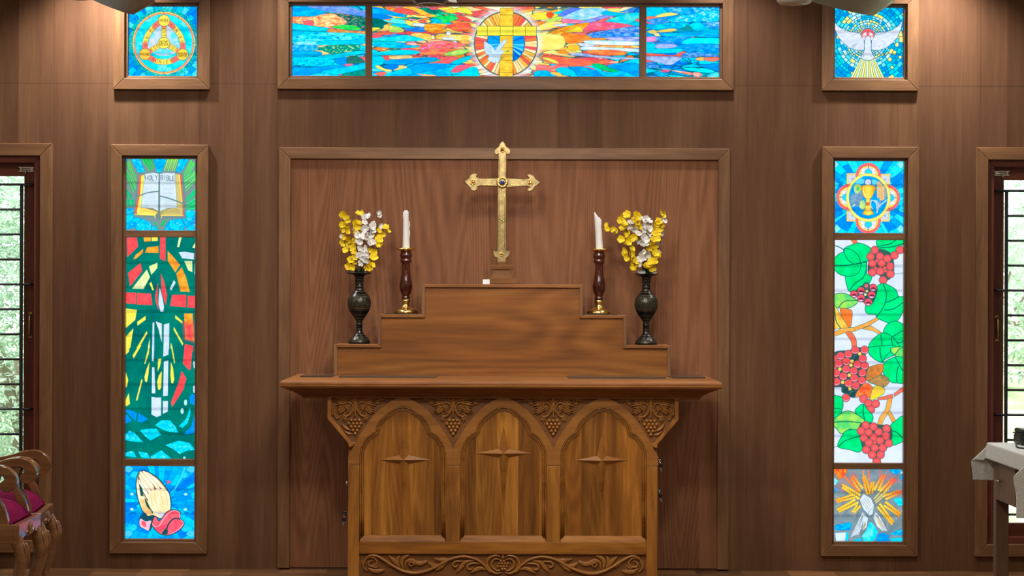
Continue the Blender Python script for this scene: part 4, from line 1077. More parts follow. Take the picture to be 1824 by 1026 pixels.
def wood(name, dark, mid, light, axis='Z', scale=9.0, rough=0.42, boards=None, fig=0.0, seams=None, contrast=1.0, spec=0.4, off=0.0, vary=(0.72, 1.14), lines=75.0, w1=.72, w2=.28, figz=.16):
    """varnished wood with grain along one object axis; boards = (axis, width) gives staves of differing tone"""
    k = NT(name)
    tc = k.n('TexCoord')
    src = tc.outputs['Object']
    sc = {'X': (0.07, 1, 1), 'Y': (1, 0.07, 1), 'Z': (1, 1, 0.07)}[axis]
    vec = src
    tone = None
    if boards:
        sx = k.n('SeparateXYZ')
        k.l(src, sx.inputs[0])
        bi = k.math('FLOOR', k.math('DIVIDE', k.math('ADD', sx.outputs[boards[0]], off), boards[1]))
        wn = k.n('TexWhiteNoise', noise_dimensions='1D')
        k.l(bi, wn.inputs['W'])
        tone = wn.outputs['Value']
        ad = k.n('VectorMath', operation='ADD')
        k.l(src, ad.inputs[0])
        cb = k.n('CombineXYZ')
        k.l(k.math('MULTIPLY', tone, 7.0), cb.inputs[0]); k.l(k.math('MULTIPLY', tone, 5.0), cb.inputs[1]); k.l(k.math('MULTIPLY', tone, 11.0), cb.inputs[2])
        k.l(cb.outputs[0], ad.inputs[1])
        vec = ad.outputs[0]
    mp = k.n('Mapping')
    mp.inputs['Scale'].default_value = sc
    k.l(vec, mp.inputs['Vector'])
    n1 = k.n('TexNoise', i_Scale=scale, i_Detail=5.0, i_Roughness=0.55, i_Distortion=0.5)
    k.l(mp.outputs[0], n1.inputs['Vector'])
    n2 = k.n('TexNoise', i_Scale=scale * 9, i_Detail=3.0, i_Roughness=0.6)
    k.l(mp.outputs[0], n2.inputs['Vector'])
    f = k.math('ADD', k.math('MULTIPLY_ADD', n1.outputs[0], w1, .5 - .5 * w1 - .5 * w2), k.math('MULTIPLY', n2.outputs[0], w2))
    if fig:
        mp2 = k.n('Mapping')
        mp2.inputs['Scale'].default_value = {'X': (figz, 1, 1), 'Y': (1, figz, 1), 'Z': (1, 1, figz)}[axis]
        k.l(vec, mp2.inputs['Vector'])
        n3 = k.n('TexNoise', i_Scale=scale * 0.42, i_Detail=1.5, i_Distortion=0.2)
        k.l(mp2.outputs[0], n3.inputs['Vector'])
        rg = k.math('SINE', k.math('MULTIPLY', n3.outputs[0], lines))
        rg = k.math('MULTIPLY_ADD', rg, .5, .5)
        f = k.math('SUBTRACT', f, k.math('MULTIPLY_ADD', rg, fig, -.5 * fig))
    h = 0.20 / contrast
    col = k.ramp(f, [(0.5 - h, dark), (0.5, mid), (0.5 + h, light)])
    if tone is not None:
        t = k.n('MapRange')
        t.inputs[3].default_value = vary[0]; t.inputs[4].default_value = vary[1]
        k.l(tone, t.inputs[0])
        cc = k.n('CombineColor')
        for q in range(3):
            k.l(t.outputs[0], cc.inputs[q])
        col = k.mul(col, cc.outputs[0])
    if seams:
        sp = k.n('SeparateXYZ')
        k.l(src, sp.inputs[0])
        g = None
        for ax, pos, w in seams:
            d = k.math('ABSOLUTE', k.math('SUBTRACT', sp.outputs[ax], pos))
            q = k.math('GREATER_THAN', d, w)
            g = q if g is None else k.math('MULTIPLY', g, q)
        g = k.math('ADD', k.math('MULTIPLY', g, 0.36), 0.64)
        cc = k.n('CombineColor')
        for q in range(3):
            k.l(g, cc.inputs[q])
        col = k.mul(col, cc.outputs[0])
    k.l(col, k.b.inputs['Base Color'])
    k.b.inputs['Roughness'].default_value = rough
    k.b.inputs['Specular IOR Level'].default_value = spec
    bu = k.n('Bump', i_Strength=0.12, i_Distance=0.001)
    k.l(n2.outputs[0], bu.inputs['Height'])
    k.l(bu.outputs[0], k.b.inputs['Normal'])
    return k.m

# ------------------------------------------------------------------ mesh builder
class MB:
    def __init__(s):
        s.v, s.f, s.mi, s.sm = [], [], [], []
    def add(s, vs, fs, mat=0, smooth=False):
        o = len(s.v)
        s.v += [tuple(v) for v in vs]
        for f in fs:
            s.f.append(tuple(i + o for i in f)); s.mi.append(mat); s.sm.append(smooth)
    def box(s, x0, x1, y0, y1, z0, z1, mat=0):
        x0, x1 = min(x0, x1), max(x0, x1); y0, y1 = min(y0, y1), max(y0, y1); z0, z1 = min(z0, z1), max(z0, z1)
        vs = [(x, y, z) for z in (z0, z1) for y in (y0, y1) for x in (x0, x1)]
        s.add(vs, [(0, 2, 3, 1), (4, 5, 7, 6), (0, 1, 5, 4), (2, 6, 7, 3), (0, 4, 6, 2), (1, 3, 7, 5)], mat)
    def prism(s, poly, a0, a1, axis='Y', mat=0):
        """2-D outline pulled along an axis; outline is (x, z) for Y, (y, z) for X, (x, y) for Z"""
        def P(p, a):
            return {'Y': (p[0], a, p[1]), 'X': (a, p[0], p[1]), 'Z': (p[0], p[1], a)}[axis]
        n = len(poly)
        vs = [P(p, a0) for p in poly] + [P(p, a1) for p in poly]
        fs = [tuple(range(n)), tuple(range(2 * n - 1, n - 1, -1))]
        fs += [(i, i + n, (i + 1) % n + n, (i + 1) % n) for i in range(n)]
        s.add(vs, fs, mat)
    def strip(s, A, B, y0, y1, mat=0, closed=False):
        """solid between two matching outlines in XZ (arch rings and frames)"""
        n = len(A)
        vs = [(p[0], y0, p[1]) for p in A] + [(p[0], y0, p[1]) for p in B] + [(p[0], y1, p[1]) for p in A] + [(p[0], y1, p[1]) for p in B]
        fs = []
        for i in range(n if closed else n - 1):
            j = (i + 1) % n
            fs += [(i, j, n + j, n + i), (2 * n + i, 3 * n + i, 3 * n + j, 2 * n + j), (i, 2 * n + i, 2 * n + j, j), (n + i, n + j, 3 * n + j, 3 * n + i)]
        if not closed:
            fs += [(0, n, 3 * n, 2 * n), (n - 1, 3 * n - 1, 4 * n - 1, 2 * n - 1)]
        s.add(vs, fs, mat)
    def lathe(s, prof, c=(0, 0, 0), n=32, mat=0, smooth=True):
        """prof = [(radius, z)...] from bottom to top"""
        o = []
        for r, z in prof:
            for k in range(n):
                a = 2 * math.pi * k / n
                o.append((c[0] + r * math.cos(a), c[1] + r * math.sin(a), c[2] + z))
        m = len(prof)
        fs = [(i * n + k, i * n + (k + 1) % n, (i + 1) * n + (k + 1) % n, (i + 1) * n + k) for i in range(m - 1) for k in range(n)]
        s.add(o, fs, mat, smooth)
        o2 = len(s.v) - len(o)
        s.f.append(tuple(o2 + k for k in range(n - 1, -1, -1))); s.mi.append(mat); s.sm.append(False)
        s.f.append(tuple(o2 + (m - 1) * n + k for k in range(n))); s.mi.append(mat); s.sm.append(False)
    def tube(s, pts, rad, n=10, mat=0, caps=True):
        pts = [Vector(p) for p in pts]
        m = len(pts)
        if not hasattr(rad, '__len__'):
            rad = [rad] * m
        up = None
        vs = []
        for i, p in enumerate(pts):
            t = (pts[min(i + 1, m - 1)] - pts[max(i - 1, 0)]).normalized()
            if up is None:
                ref = Vector((0, 0, 1)) if abs(t.z) < 0.9 else Vector((1, 0, 0))
                up = (ref - t * ref.dot(t)).normalized()
            else:
                up = (up - t * up.dot(t)).normalized()
            w = t.cross(up)
            for k in range(n):
                a = 2 * math.pi * k / n
                vs.append(p + (up * math.cos(a) + w * math.sin(a)) * rad[i])
        fs = [(i * n + k, i * n + (k + 1) % n, (i + 1) * n + (k + 1) % n, (i + 1) * n + k) for i in range(m - 1) for k in range(n)]
        if caps:
            fs += [tuple(range(n - 1, -1, -1)), tuple((m - 1) * n + k for k in range(n))]
        s.add(vs, fs, mat, True)
    def sphere(s, c, r, n=12, mat=0, sy=1.0, sz=1.0):
        h = n // 2
        vs = [(c[0], c[1], c[2] - r * sz)]
        for i in range(1, h):
            t = -math.pi / 2 + math.pi * i / h
            for k in range(n):
                a = 2 * math.pi * k / n
                vs.append((c[0] + r * math.cos(t) * math.cos(a), c[1] + r * sy * math.cos(t) * math.sin(a), c[2] + r * sz * math.sin(t)))
        vs.append((c[0], c[1], c[2] + r * sz))
        L = len(vs) - 1
        fs = [(0, 1 + (k + 1) % n, 1 + k) for k in range(n)]
        for i in range(h - 2):
            b = 1 + i * n
            fs += [(b + k, b + (k + 1) % n, b + n + (k + 1) % n, b + n + k) for k in range(n)]
        b = 1 + (h - 2) * n
        fs += [(b + k, b + (k + 1) % n, L) for k in range(n)]
        s.add(vs, fs, mat, True)
    def relief(s, pts, w, y, depth, ridges=0, mat=0, n=9, sm=6):
        """carved stem or leaf: a half-round ridge along a path of (x, z) points standing on the plane y, towards -y"""
        p = smooth_path(pts, sm, False)
        m = len(p)
        ws = np.interp(np.linspace(0, 1, m), np.linspace(0, 1, len(w)), w)
        vs = []
        for i in range(m):
            t = p[min(i + 1, m - 1)] - p[max(i - 1, 0)]
            L = math.hypot(*t) or 1
            nx, nz = -t[1] / L, t[0] / L
            for k in range(n):
                a = math.pi * k / (n - 1)
                hgt = math.sin(a) ** 0.7
                if ridges:
                    hgt *= 0.72 + 0.28 * abs(math.cos(a * ridges))
                d = depth * hgt * min(1.0, 0.35 + ws[i] / (max(w) + 1e-9))
                vs.append((p[i][0] + nx * ws[i] * math.cos(a), y - d, p[i][1] + nz * ws[i] * math.cos(a)))
        fs = [(i * n + k, (i + 1) * n + k, (i + 1) * n + k + 1, i * n + k + 1) for i in range(m - 1) for k in range(n - 1)]
        fs += [tuple(k for k in range(n)), tuple((m - 1) * n + k for k in range(n - 1, -1, -1))]
        s.add(vs, fs, mat, True)
    def grid(s, fn, nu, nv, mat=0, smooth=True, thick=None):
        vs = [fn(i / nu, j / nv) for j in range(nv + 1) for i in range(nu + 1)]
        w = nu + 1
        s.add(vs, [(j * w + i, j * w + i + 1, (j + 1) * w + i + 1, (j + 1) * w + i) for j in range(nv) for i in range(nu)], mat, smooth)
    def build(s, name, mats, parent=None, org=None, fix=True, bevel=None):
        if parent is not None and org is None:
            org = ORG.get(parent.name, (0, 0, 0))
        org = org or (0, 0, 0)
        me = bpy.data.meshes.new(name)
        me.from_pydata([(v[0] - org[0], v[1] - org[1], v[2] - org[2]) for v in s.v], [], s.f)
        mats = mats if isinstance(mats, (list, tuple)) else [mats]
        for q in mats:
            me.materials.append(q)
        me.polygons.foreach_set('material_index', s.mi)
        me.polygons.foreach_set('use_smooth', s.sm)
        if fix:
            b = bmesh.new(); b.from_mesh(me)
            bmesh.ops.recalc_face_normals(b, faces=b.faces)
            b.to_mesh(me); b.free()
        me.update()
        o = bpy.data.objects.new(name, me)
        COL.objects.link(o)
        if parent is not None:
            o.parent = parent
            ORG[o.name] = org
        else:
            o.location = org
            ORG[o.name] = org
        if bevel:
            md = o.modifiers.new('bevel', 'BEVEL')
            md.width = bevel; md.segments = 2; md.limit_method = 'ANGLE'; md.angle_limit = R(40)
        return o

ORG = {}
def tag(o, label, cat, group=None, kind=None):
    o['label'] = label
    o['category'] = cat
    if group:
        o['group'] = group
    if kind:
        o['kind'] = kind
    return o

def thing(name, loc, label, cat, group=None, kind=None, rz=0.0):
    o = bpy.data.objects.new(name, None)
    o.empty_display_size = 0.05
    COL.objects.link(o)
    o.location = loc
    o.rotation_euler = (0, 0, rz)
    ORG[o.name] = tuple(loc)
    return tag(o, label, cat, group, kind)

def part(mb, name, mats, parent, label=None, bevel=None, local=False):
    """a part given in world coordinates (or local ones) under its thing or part"""
    o = mb.build(name, mats, parent, org=(0, 0, 0) if local else ORG[parent.name], bevel=bevel)
    ORG[o.name] = (0, 0, 0) if local else ORG[parent.name]
    if label:
        o['label'] = label
    return o

def copy_tree(o, parent=None):
    c = o.copy()
    COL.objects.link(c)
    ORG[c.name] = ORG.get(o.name, (0, 0, 0))
    if parent is not None:
        c.parent = parent
    for ch in [q for q in o.children]:
        copy_tree(ch, c)
    return c

def mitred(x0, x1, z0, z1, w, y0, y1):
    """four mitred frame members; upright ones use slot 0, level ones slot 1"""
    m = MB()
    q = [(x0, z0), (x1, z0), (x1, z1), (x0, z1)]
    i = [(x0 + w, z0 + w), (x1 - w, z0 + w), (x1 - w, z1 - w), (x0 + w, z1 - w)]
    for k in range(4):
        j = (k + 1) % 4
        m.prism([q[k], q[j], i[j], i[k]], y0, y1, 'Y', 1 if k % 2 == 0 else 0)
    return m
# ------------------------------------------------------------------ shared materials
M = {}
M['walnut'] = wood('walnut_laminate', (78, 50, 32), (96, 64, 42), (116, 82, 55), 'Z', 7.0, 0.55, contrast=.8, spec=0.16, boards=(0, 0.24), vary=(.93, 1.06),
                   seams=[(2, 2.592, .0022), (0, -2.45, .0012), (0, -2.05, .0012), (0, -1.255, .0015), (0, 1.255, .0015), (0, 2.055, .0012), (0, 2.50, .0012), (0, 0.66, .0012), (0, -0.62, .0012)])
M['frame_v'] = wood('casing_wood_upright', (88, 57, 34), (114, 78, 48), (138, 98, 62), 'Z', 12.0, 0.42, fig=.05)
M['frame_h'] = wood('casing_wood_level', (88, 57, 34), (114, 78, 48), (138, 98, 62), 'X', 12.0, 0.42, fig=.05)
M['red_v'] = wood('dark_red_wood_upright', (70, 30, 20), (98, 46, 30), (122, 62, 40), 'Z', 10.0, 0.4)
M['red_h'] = wood('dark_red_wood_level', (70, 30, 20), (98, 46, 30), (122, 62, 40), 'X', 10.0, 0.4)
M['veneer'] = wood('panel_veneer', (96, 60, 38), (124, 80, 53), (144, 97, 66), 'Z', 5.0, 0.55, spec=.14, fig=.15, lines=380.0, w1=.35, w2=.45, figz=.07, boards=(0, 0.62), off=0.2, contrast=.8, vary=(.95, 1.05))
M['teak_v'] = wood('teak_upright', (92, 53, 14), (136, 84, 29), (168, 112, 42), 'Z', 13.0, 0.38, fig=.06)
M['teak_h'] = wood('teak_level', (92, 53, 14), (134, 82, 27), (164, 108, 40), 'X', 13.0, 0.5, spec=.2, fig=.06)
M['teak_boards'] = wood('teak_boards', (92, 51, 12), (138, 85, 27), (182, 123, 48), 'Z', 11.0, 0.36, fig=.07, lines=140.0, boards=(0, 0.105), off=0.03, vary=(.66, 1.18), figz=.1)
M['teak_carved'] = wood('teak_carved', (96, 55, 16), (134, 84, 31), (156, 104, 44), 'X', 10.0, 0.4)
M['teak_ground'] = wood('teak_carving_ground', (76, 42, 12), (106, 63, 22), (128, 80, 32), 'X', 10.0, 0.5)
M['cornice'] = wood('cornice_wood', (96, 57, 24), (128, 79, 36), (150, 99, 50), 'X', 10.0, 0.42, spec=.3, fig=.06, lines=150.0)
M['steps_wood'] = wood('steps_wood', (92, 52, 18), (126, 76, 29), (150, 98, 42), 'X', 6.0, 0.42, fig=.12, lines=120.0, w1=.6, spec=.3)
M['chair_wood'] = wood('chair_wood', (84, 52, 30), (122, 82, 50), (150, 106, 68), 'X', 10.0, 0.14, spec=.7)
M['table_wood'] = wood('table_wood', (78, 54, 42), (104, 75, 58), (126, 94, 74), 'Z', 9.0, 0.45)
M['floor_wood'] = wood('floor_planks', (66, 42, 22), (100, 66, 36), (132, 90, 52), 'X', 8.0, 0.4, boards=(0, 0.245), vary=(.5, 1.4))
M['cream'] = plain('cream_paint', (206, 194, 170), 0.8)
M['white_paint'] = plain('white_ceiling_paint', (236, 234, 228), 0.85)
M['white_plastic'] = plain('white_plastic', (230, 230, 226), 0.35)
M['dark_iron'] = plain('dark_painted_iron', (30, 30, 32), 0.45, 0.2)
M['chrome'] = plain('brushed_steel', (206, 204, 200), 0.25, 1.0)
M['brass'] = plain('polished_brass', (240, 205, 122), 0.2, 1.0)
M['brass_satin'] = plain('satin_brass', (192, 168, 116), 0.30, 1.0, bump=(40.0, .06))
M['black_plastic'] = plain('black_plastic', (16, 16, 17), 0.4)
M['wax'] = plain('candle_wax', (214, 212, 206), 0.5)
M['wick'] = plain('wick', (60, 52, 44), 0.9)
M['turned'] = plain('turned_red_brown_wood', (64, 22, 11), 0.12, coat=.6, bump=(9.0, .02))
M['petal_yellow'] = plain('yellow_petals', (246, 206, 20), 0.6, bump=(60.0, .1))
M['petal_white'] = plain('white_petals', (226, 224, 220), 0.6, bump=(60.0, .1))
M['flower_eye'] = plain('flower_centre', (232, 200, 90), 0.7)
M['stem'] = plain('flower_stem', (72, 62, 30), 0.7)
M['twig'] = plain('brown_twig', (62, 34, 22), 0.7)
M['leaf'] = plain('dark_green_leaf', (18, 58, 34), 0.5)
M['slate'] = plain('dark_stone_tile', (58, 52, 44), 0.16)
M['velvet'] = plain('crimson_velvet', (108, 4, 54), 0.8, spec=.08, bump=(14.0, .15))
M['lace'] = plain('ivory_lace_cloth', (188, 188, 180), 0.9, bump=(260.0, .4))
M['paper_white'] = plain('white_card', (232, 232, 232), 0.6)

def glass_sheet():
    k = NT('clear_window_glass')
    tr = k.n('BsdfTransparent')
    gl = k.n('BsdfGlossy')
    gl.inputs['Roughness'].default_value = 0.02
    fr = k.n('Fresnel', i_IOR=1.45)
    mx = k.n('MixShader')
    k.l(fr.outputs[0], mx.inputs[0]); k.l(tr.outputs[0], mx.inputs[1]); k.l(gl.outputs[0], mx.inputs[2])
    k.l(mx.outputs[0], k.out.inputs['Surface'])
    return k.m
M['glass'] = glass_sheet()

def stained():
    """printed translucent glass with daylight behind: glows in its own colour and lets part of the view behind through"""
    k = NT('stained_glass')
    at_ = k.n('VertexColor', layer_name='glass_colour')
    em = k.n('Emission'); em.inputs['Strength'].default_value = 0.85
    k.l(at_.outputs[0], em.inputs['Color'])
    tr = k.n('BsdfTransparent')
    m1 = k.n('Mix', data_type='RGBA', blend_type='MULTIPLY'); m1.inputs[0].default_value = 1.0
    k.l(at_.outputs[0], m1.inputs[6]); m1.inputs[7].default_value = (.28, .28, .28, 1)
    k.l(m1.outputs[2], tr.inputs['Color'])
    ad = k.n('AddShader')
    k.l(em.outputs[0], ad.inputs[0]); k.l(tr.outputs[0], ad.inputs[1])
    k.l(ad.outputs[0], k.out.inputs['Surface'])
    return k.m
M['stained'] = stained()
def backing_glow():  # added glowing sheet, stands in for daylight behind the stained panes
    k = NT('backing_glow_white')
    em = k.n('Emission'); em.inputs['Strength'].default_value = 1.0
    em.inputs['Color'].default_value = (.94, .98, 1.0, 1)
    k.l(em.outputs[0], k.out.inputs['Surface'])
    return k.m
M['backing_glow'] = backing_glow()

# ------------------------------------------------------------------ the room shell
def wrect(x0, y0, x1, y1, y=0.0):
    """pixel rectangle -> upright world rectangle (x0, x1, z0, z1) on the plane y"""
    c = at((x0 + x1) / 2, (y0 + y1) / 2, y)
    k = (CAM_D + y) / FOC
    hw, hh = (x1 - x0) / 2 * k, (y1 - y0) / 2 * k
    return (c.x - hw, c.x + hw, c.z - hh, c.z + hh)

WR = {1: wrect(203, -14, 375, 160), 2: wrect(495, -14, 1306.5, 160.5), 3: wrect(1463, -12, 1635, 162.5),
      4: wrect(197.5, 258, 371.5, 985), 5: wrect(1462, 262, 1635, 990)}
a7 = at(1737, 263, 0); b7 = at(1737, 990.5, 0)
a6 = at(95, 256, 0); b6 = at(95, 984, 0)
WR[6] = (a6.x - 0.96, a6.x, b6.z, a6.z)
WR[7] = (a7.x, a7.x + 0.96, b7.z, a7.z)
HALL = 3.95
WT = 0.20

def wall_with_holes():
    m = MB()
    holes = [(r[0] + .03, r[1] - .03, r[2] + .03, r[3] - .03) for r in WR.values()]
    xs = sorted({-HALL, HALL} | {v for h in holes for v in h[:2]})
    zs = sorted({0.0, CEIL} | {v for h in holes for v in h[2:]})
    for i in range(len(xs) - 1):
        run = None
        for j in range(len(zs) - 1):
            cx, cz = (xs[i] + xs[i + 1]) / 2, (zs[j] + zs[j + 1]) / 2
            inside = any(h[0] < cx < h[1] and h[2] < cz < h[3] for h in holes)
            if not inside:
                if run is None:
                    run = zs[j]
            if run is not None and (inside or j == len(zs) - 2):
                top = zs[j] if inside else zs[j + 1]
                m.box(xs[i], xs[i + 1], 0, WT, run, top)
                run = None
    o = m.build('wall_back', M['walnut'])
    tag(o, 'dark walnut laminate end wall with stained glass windows', 'wall', kind='structure')
wall_with_holes()

def slab(name, x0, x1, y0, y1, z0, z1, mat, label, cat):
    m = MB(); m.box(x0, x1, y0, y1, z0, z1)
    return tag(m.build(name, mat), label, cat, kind='structure')
REAR = -13.0
slab('floor', -HALL - .2, HALL + .2, REAR - .2, WT, -.1, 0.0, M['floor_wood'], 'polished brown wooden floor at foot of the end wall', 'floor')
slab('ceiling', -HALL - .2, HALL + .2, REAR - .2, WT, CEIL, CEIL + .1, M['white_paint'], 'white ceiling above the hall', 'ceiling')
slab('wall_left', -HALL - .2, -HALL, REAR, 0, 0, CEIL, M['cream'], 'cream side wall at the left', 'wall')
slab('wall_right', HALL, HALL + .2, REAR, 0, 0, CEIL, M['cream'], 'cream side wall at the right', 'wall')
slab('wall_rear', -HALL - .2, HALL + .2, REAR - .2, REAR, 0, CEIL, M['cream'], 'cream rear wall behind the viewer', 'wall')

k = NT('lamp_diffuser')
em = k.n('Emission'); em.inputs['Strength'].default_value = 3.0; em.inputs['Color'].default_value = (1.0, .93, .84, 1)
k.l(em.outputs[0], k.out.inputs['Surface'])
M['diffuser'] = k.m
for i, (x, y) in enumerate(FILL_PANELS):  # unseen fixtures made up to carry the fill lamps
    t = thing('added_fill_panel', (x, y, CEIL), 'added square fill panel, unseen above the hall', 'ceiling light', 'added fill panels')
    m = MB(); q = mitred(x - .31, x + .31, y - .31, y + .31, .02, 0, 1)
    m.v = [(v[0], v[2], CEIL - .032 + .032 * v[1]) for v in q.v]; m.f = q.f; m.mi = [0] * len(q.f); m.sm = q.sm
    part(m, 'housing', M['white_plastic'], t)
    m = MB(); m.box(x - .29, x + .29, y - .29, y + .29, CEIL - .02, CEIL - .012)
    part(m, 'diffuser', M['diffuser'], t)
for i, (x, y, e) in enumerate(DOWNS):
    t = thing('downlight', (x, y, CEIL), 'small round downlight in ceiling close to end wall', 'ceiling light', 'downlights along the end wall')
    m = MB(); m.lathe([(.058, -.012), (.062, -.006), (.062, 0)], (x, y, CEIL), 24)
    part(m, 'trim_ring', M['white_plastic'], t)
    m = MB(); m.lathe([(.04, -.018), (.045, -.0125)], (x, y, CEIL), 20)
    part(m, 'lamp_lens', M['diffuser'], t)

for (x, y, e) in SPOTS:
    t = thing('ceiling_spot', (x, y, CEIL), 'white ceiling spotlight aimed at the altar', 'ceiling light', 'ceiling spotlights for the altar')
    m = MB(); m.lathe([(.05, CEIL - .10), (.055, CEIL - .095), (.055, CEIL - .002), (.03, CEIL - .001)], (x, y, 0), 24)
    part(m, 'can_housing', M['white_plastic'], t)
    m = MB(); m.lathe([(.035, CEIL - .108), (.042, CEIL - .1005)], (x, y, 0), 20)
    part(m, 'lamp_lens', M['diffuser'], t)

# ------------------------------------------------------------------ stained glass windows
def srgb_lin(a):
    return np.where(a <= 0.04045, a / 12.92, ((a + 0.055) / 1.055) ** 2.4)

def pane_mesh(p, rect, y, root, label, gam=1.0):
    x0, x1, z0, z1 = rect
    o = ORG[root.name]
    U = np.linspace(x0, x1, p.nx) - o[0]
    V = np.linspace(z1, z0, p.ny) - o[2]
    n = p.nx * p.ny
    co = np.empty((p.ny, p.nx, 3), np.float32)
    co[..., 0] = U[None, :]; co[..., 1] = y - o[1]; co[..., 2] = V[:, None]
    idx = np.arange(n).reshape(p.ny, p.nx)
    q = np.stack([idx[:-1, :-1], idx[1:, :-1], idx[1:, 1:], idx[:-1, 1:]], -1).reshape(-1, 4)
    me = bpy.data.meshes.new('stained_glass_pane')
    me.vertices.add(n); me.vertices.foreach_set('co', co.ravel())
    me.loops.add(q.size); me.loops.foreach_set('vertex_index', q.ravel().astype(np.int32))
    me.polygons.add(len(q)); me.polygons.foreach_set('loop_start', np.arange(0, q.size, 4, dtype=np.int32))
    me.update(calc_edges=True)
    ca = me.color_attributes.new('glass_colour', 'FLOAT_COLOR', 'POINT')
    rgba = np.ones((n, 4), np.float32)
    c3 = np.clip(p.I, 0, 1)
    lum = c3 @ np.array([.3, .5, .2])
    c3 = np.clip(lum[..., None] + 1.32 * (c3 - lum[..., None]), 0, 1)
    rgba[:, :3] = srgb_lin(c3 ** gam).reshape(-1, 3)
    ca.data.foreach_set('color', rgba.ravel())
    me.materials.append(M['stained'])
    ob = bpy.data.objects.new('stained_glass_pane', me)
    COL.objects.link(ob)
    ob.parent = root
    ob['label'] = label
    return ob

def stained_window(i, name, label, panes, bars, mull=(), cas=20):
    x0, x1, z0, z1 = WR[i]
    k = CAM_D / FOC
    t = thing(name, (x0, 0, z0), label, 'stained glass window', kind='structure')
    w = cas * k
    part(mitred(x0, x1, z0, z1, w, -.024, .0), 'window_casing', [M['frame_v'], M['frame_h']], t, bevel=.003)
    part(mitred(x0 + .035, x1 - .035, z0 + .035, z1 - .035, w - .035 + .014, .001, .05), 'inner_frame', [M['frame_v'], M['frame_h']], t, bevel=.002)
    gaps = []
    for fn, px, lab in panes:
        p = fn()
        q = wrect(*px)
        pane_mesh(p, (q[0] - .004, q[1] + .004, q[2] - .004, q[3] + .004), .034, t, lab, 1.0 if fn is pane_cross else .92)
    for (kind, px) in mull:
        q = wrect(*px)
        m = MB(); m.box(q[0], q[1], .002, .05, q[2], q[3])
        part(m, kind, M['frame_v'] if kind == 'mullion' else M['frame_h'], t, bevel=.002)
    for py in bars:
        z = at((WRPX[i][0] + WRPX[i][1]) / 2, py, .06).z
        m = MB(); m.tube([(x0 + .04, .075, z), (x1 - .04, .075, z)], .008, 8)
        part(m, 'guard_bar', M['dark_iron'], t)
    m = MB(); m.box(x0 + .036, x1 - .036, .12, .126, z0 + .036, z1 - .036)
    part(m, 'added_glow_sheet', M['backing_glow'], t)  # added white glow behind the guard bars
    return t
WRPX = {1: (203, 375), 2: (495, 1306), 3: (1463, 1635), 4: (198, 371), 5: (1462, 1635)}

stained_window(1, 'window_1', 'square stained glass window at top left, round diagram with yellow discs', [(pane_trinity, (227, 9.5, 353, 137), 'blue pane with gold ring and yellow discs joined by lettered bands')], [52.5, 96])
stained_window(2, 'window_2', 'wide three-part stained glass window over the altar with golden cross medallion',
               [(pane_rays_left, (520, 10, 650, 137), 'left pane of streaming blue glass pieces'), (pane_medallion, (663, 12, 1138.5, 138.5), 'long middle pane, golden cross and dove in a round medallion'), (pane_rays_right, (1152, 12, 1281.5, 138.5), 'right pane of streaming blue glass pieces')],
               [55, 99], [('mullion', (650.5, 5, 662.5, 145)), ('mullion', (1139, 5, 1151.5, 145))])
stained_window(3, 'window_3', 'square stained glass window at top right, white dove on blue mosaic', [(pane_dove, (1486.5, 13, 1611.5, 140), 'pane with white dove spreading wings on blue mosaic')], [56, 95.5])
stained_window(4, 'window_4', 'tall stained glass window left of the altar, praying hands at its foot',
               [(pane_bible, (221.5, 281, 349, 409.5), 'top pane with open book and green leaves'), (pane_cross, (220, 423, 347.5, 817.5), 'long dark green pane with red and white cross'), (pane_hands, (219, 831, 346, 961.5), 'bottom pane with praying hands on blue')],
               [325.5, 367, 468, 512, 555, 598, 641.8, 685, 728.6, 772.4, 872, 914], [('transom', (212, 410.5, 357, 422.5)), ('transom', (212, 818, 357, 830.5))])
stained_window(5, 'window_5', 'tall stained glass window right of the altar, grapes on a vine',
               [(pane_chalice, (1485.5, 286, 1612, 414.5), 'top pane with golden cup in a round frame'), (pane_vine, (1485, 428, 1611.5, 824.5), 'long white pane with red grapes and green leaves'), (pane_wheat, (1485.5, 836.5, 1610.5, 966.5), 'bottom pane with sheaf of wheat ears on grey')],
               [330, 373.5, 473.7, 517.6, 560.5, 604, 646, 692, 735.5, 777, 877.7, 919.5], [('transom', (1477, 415, 1620, 427.5)), ('transom', (1477, 825, 1620, 836))])

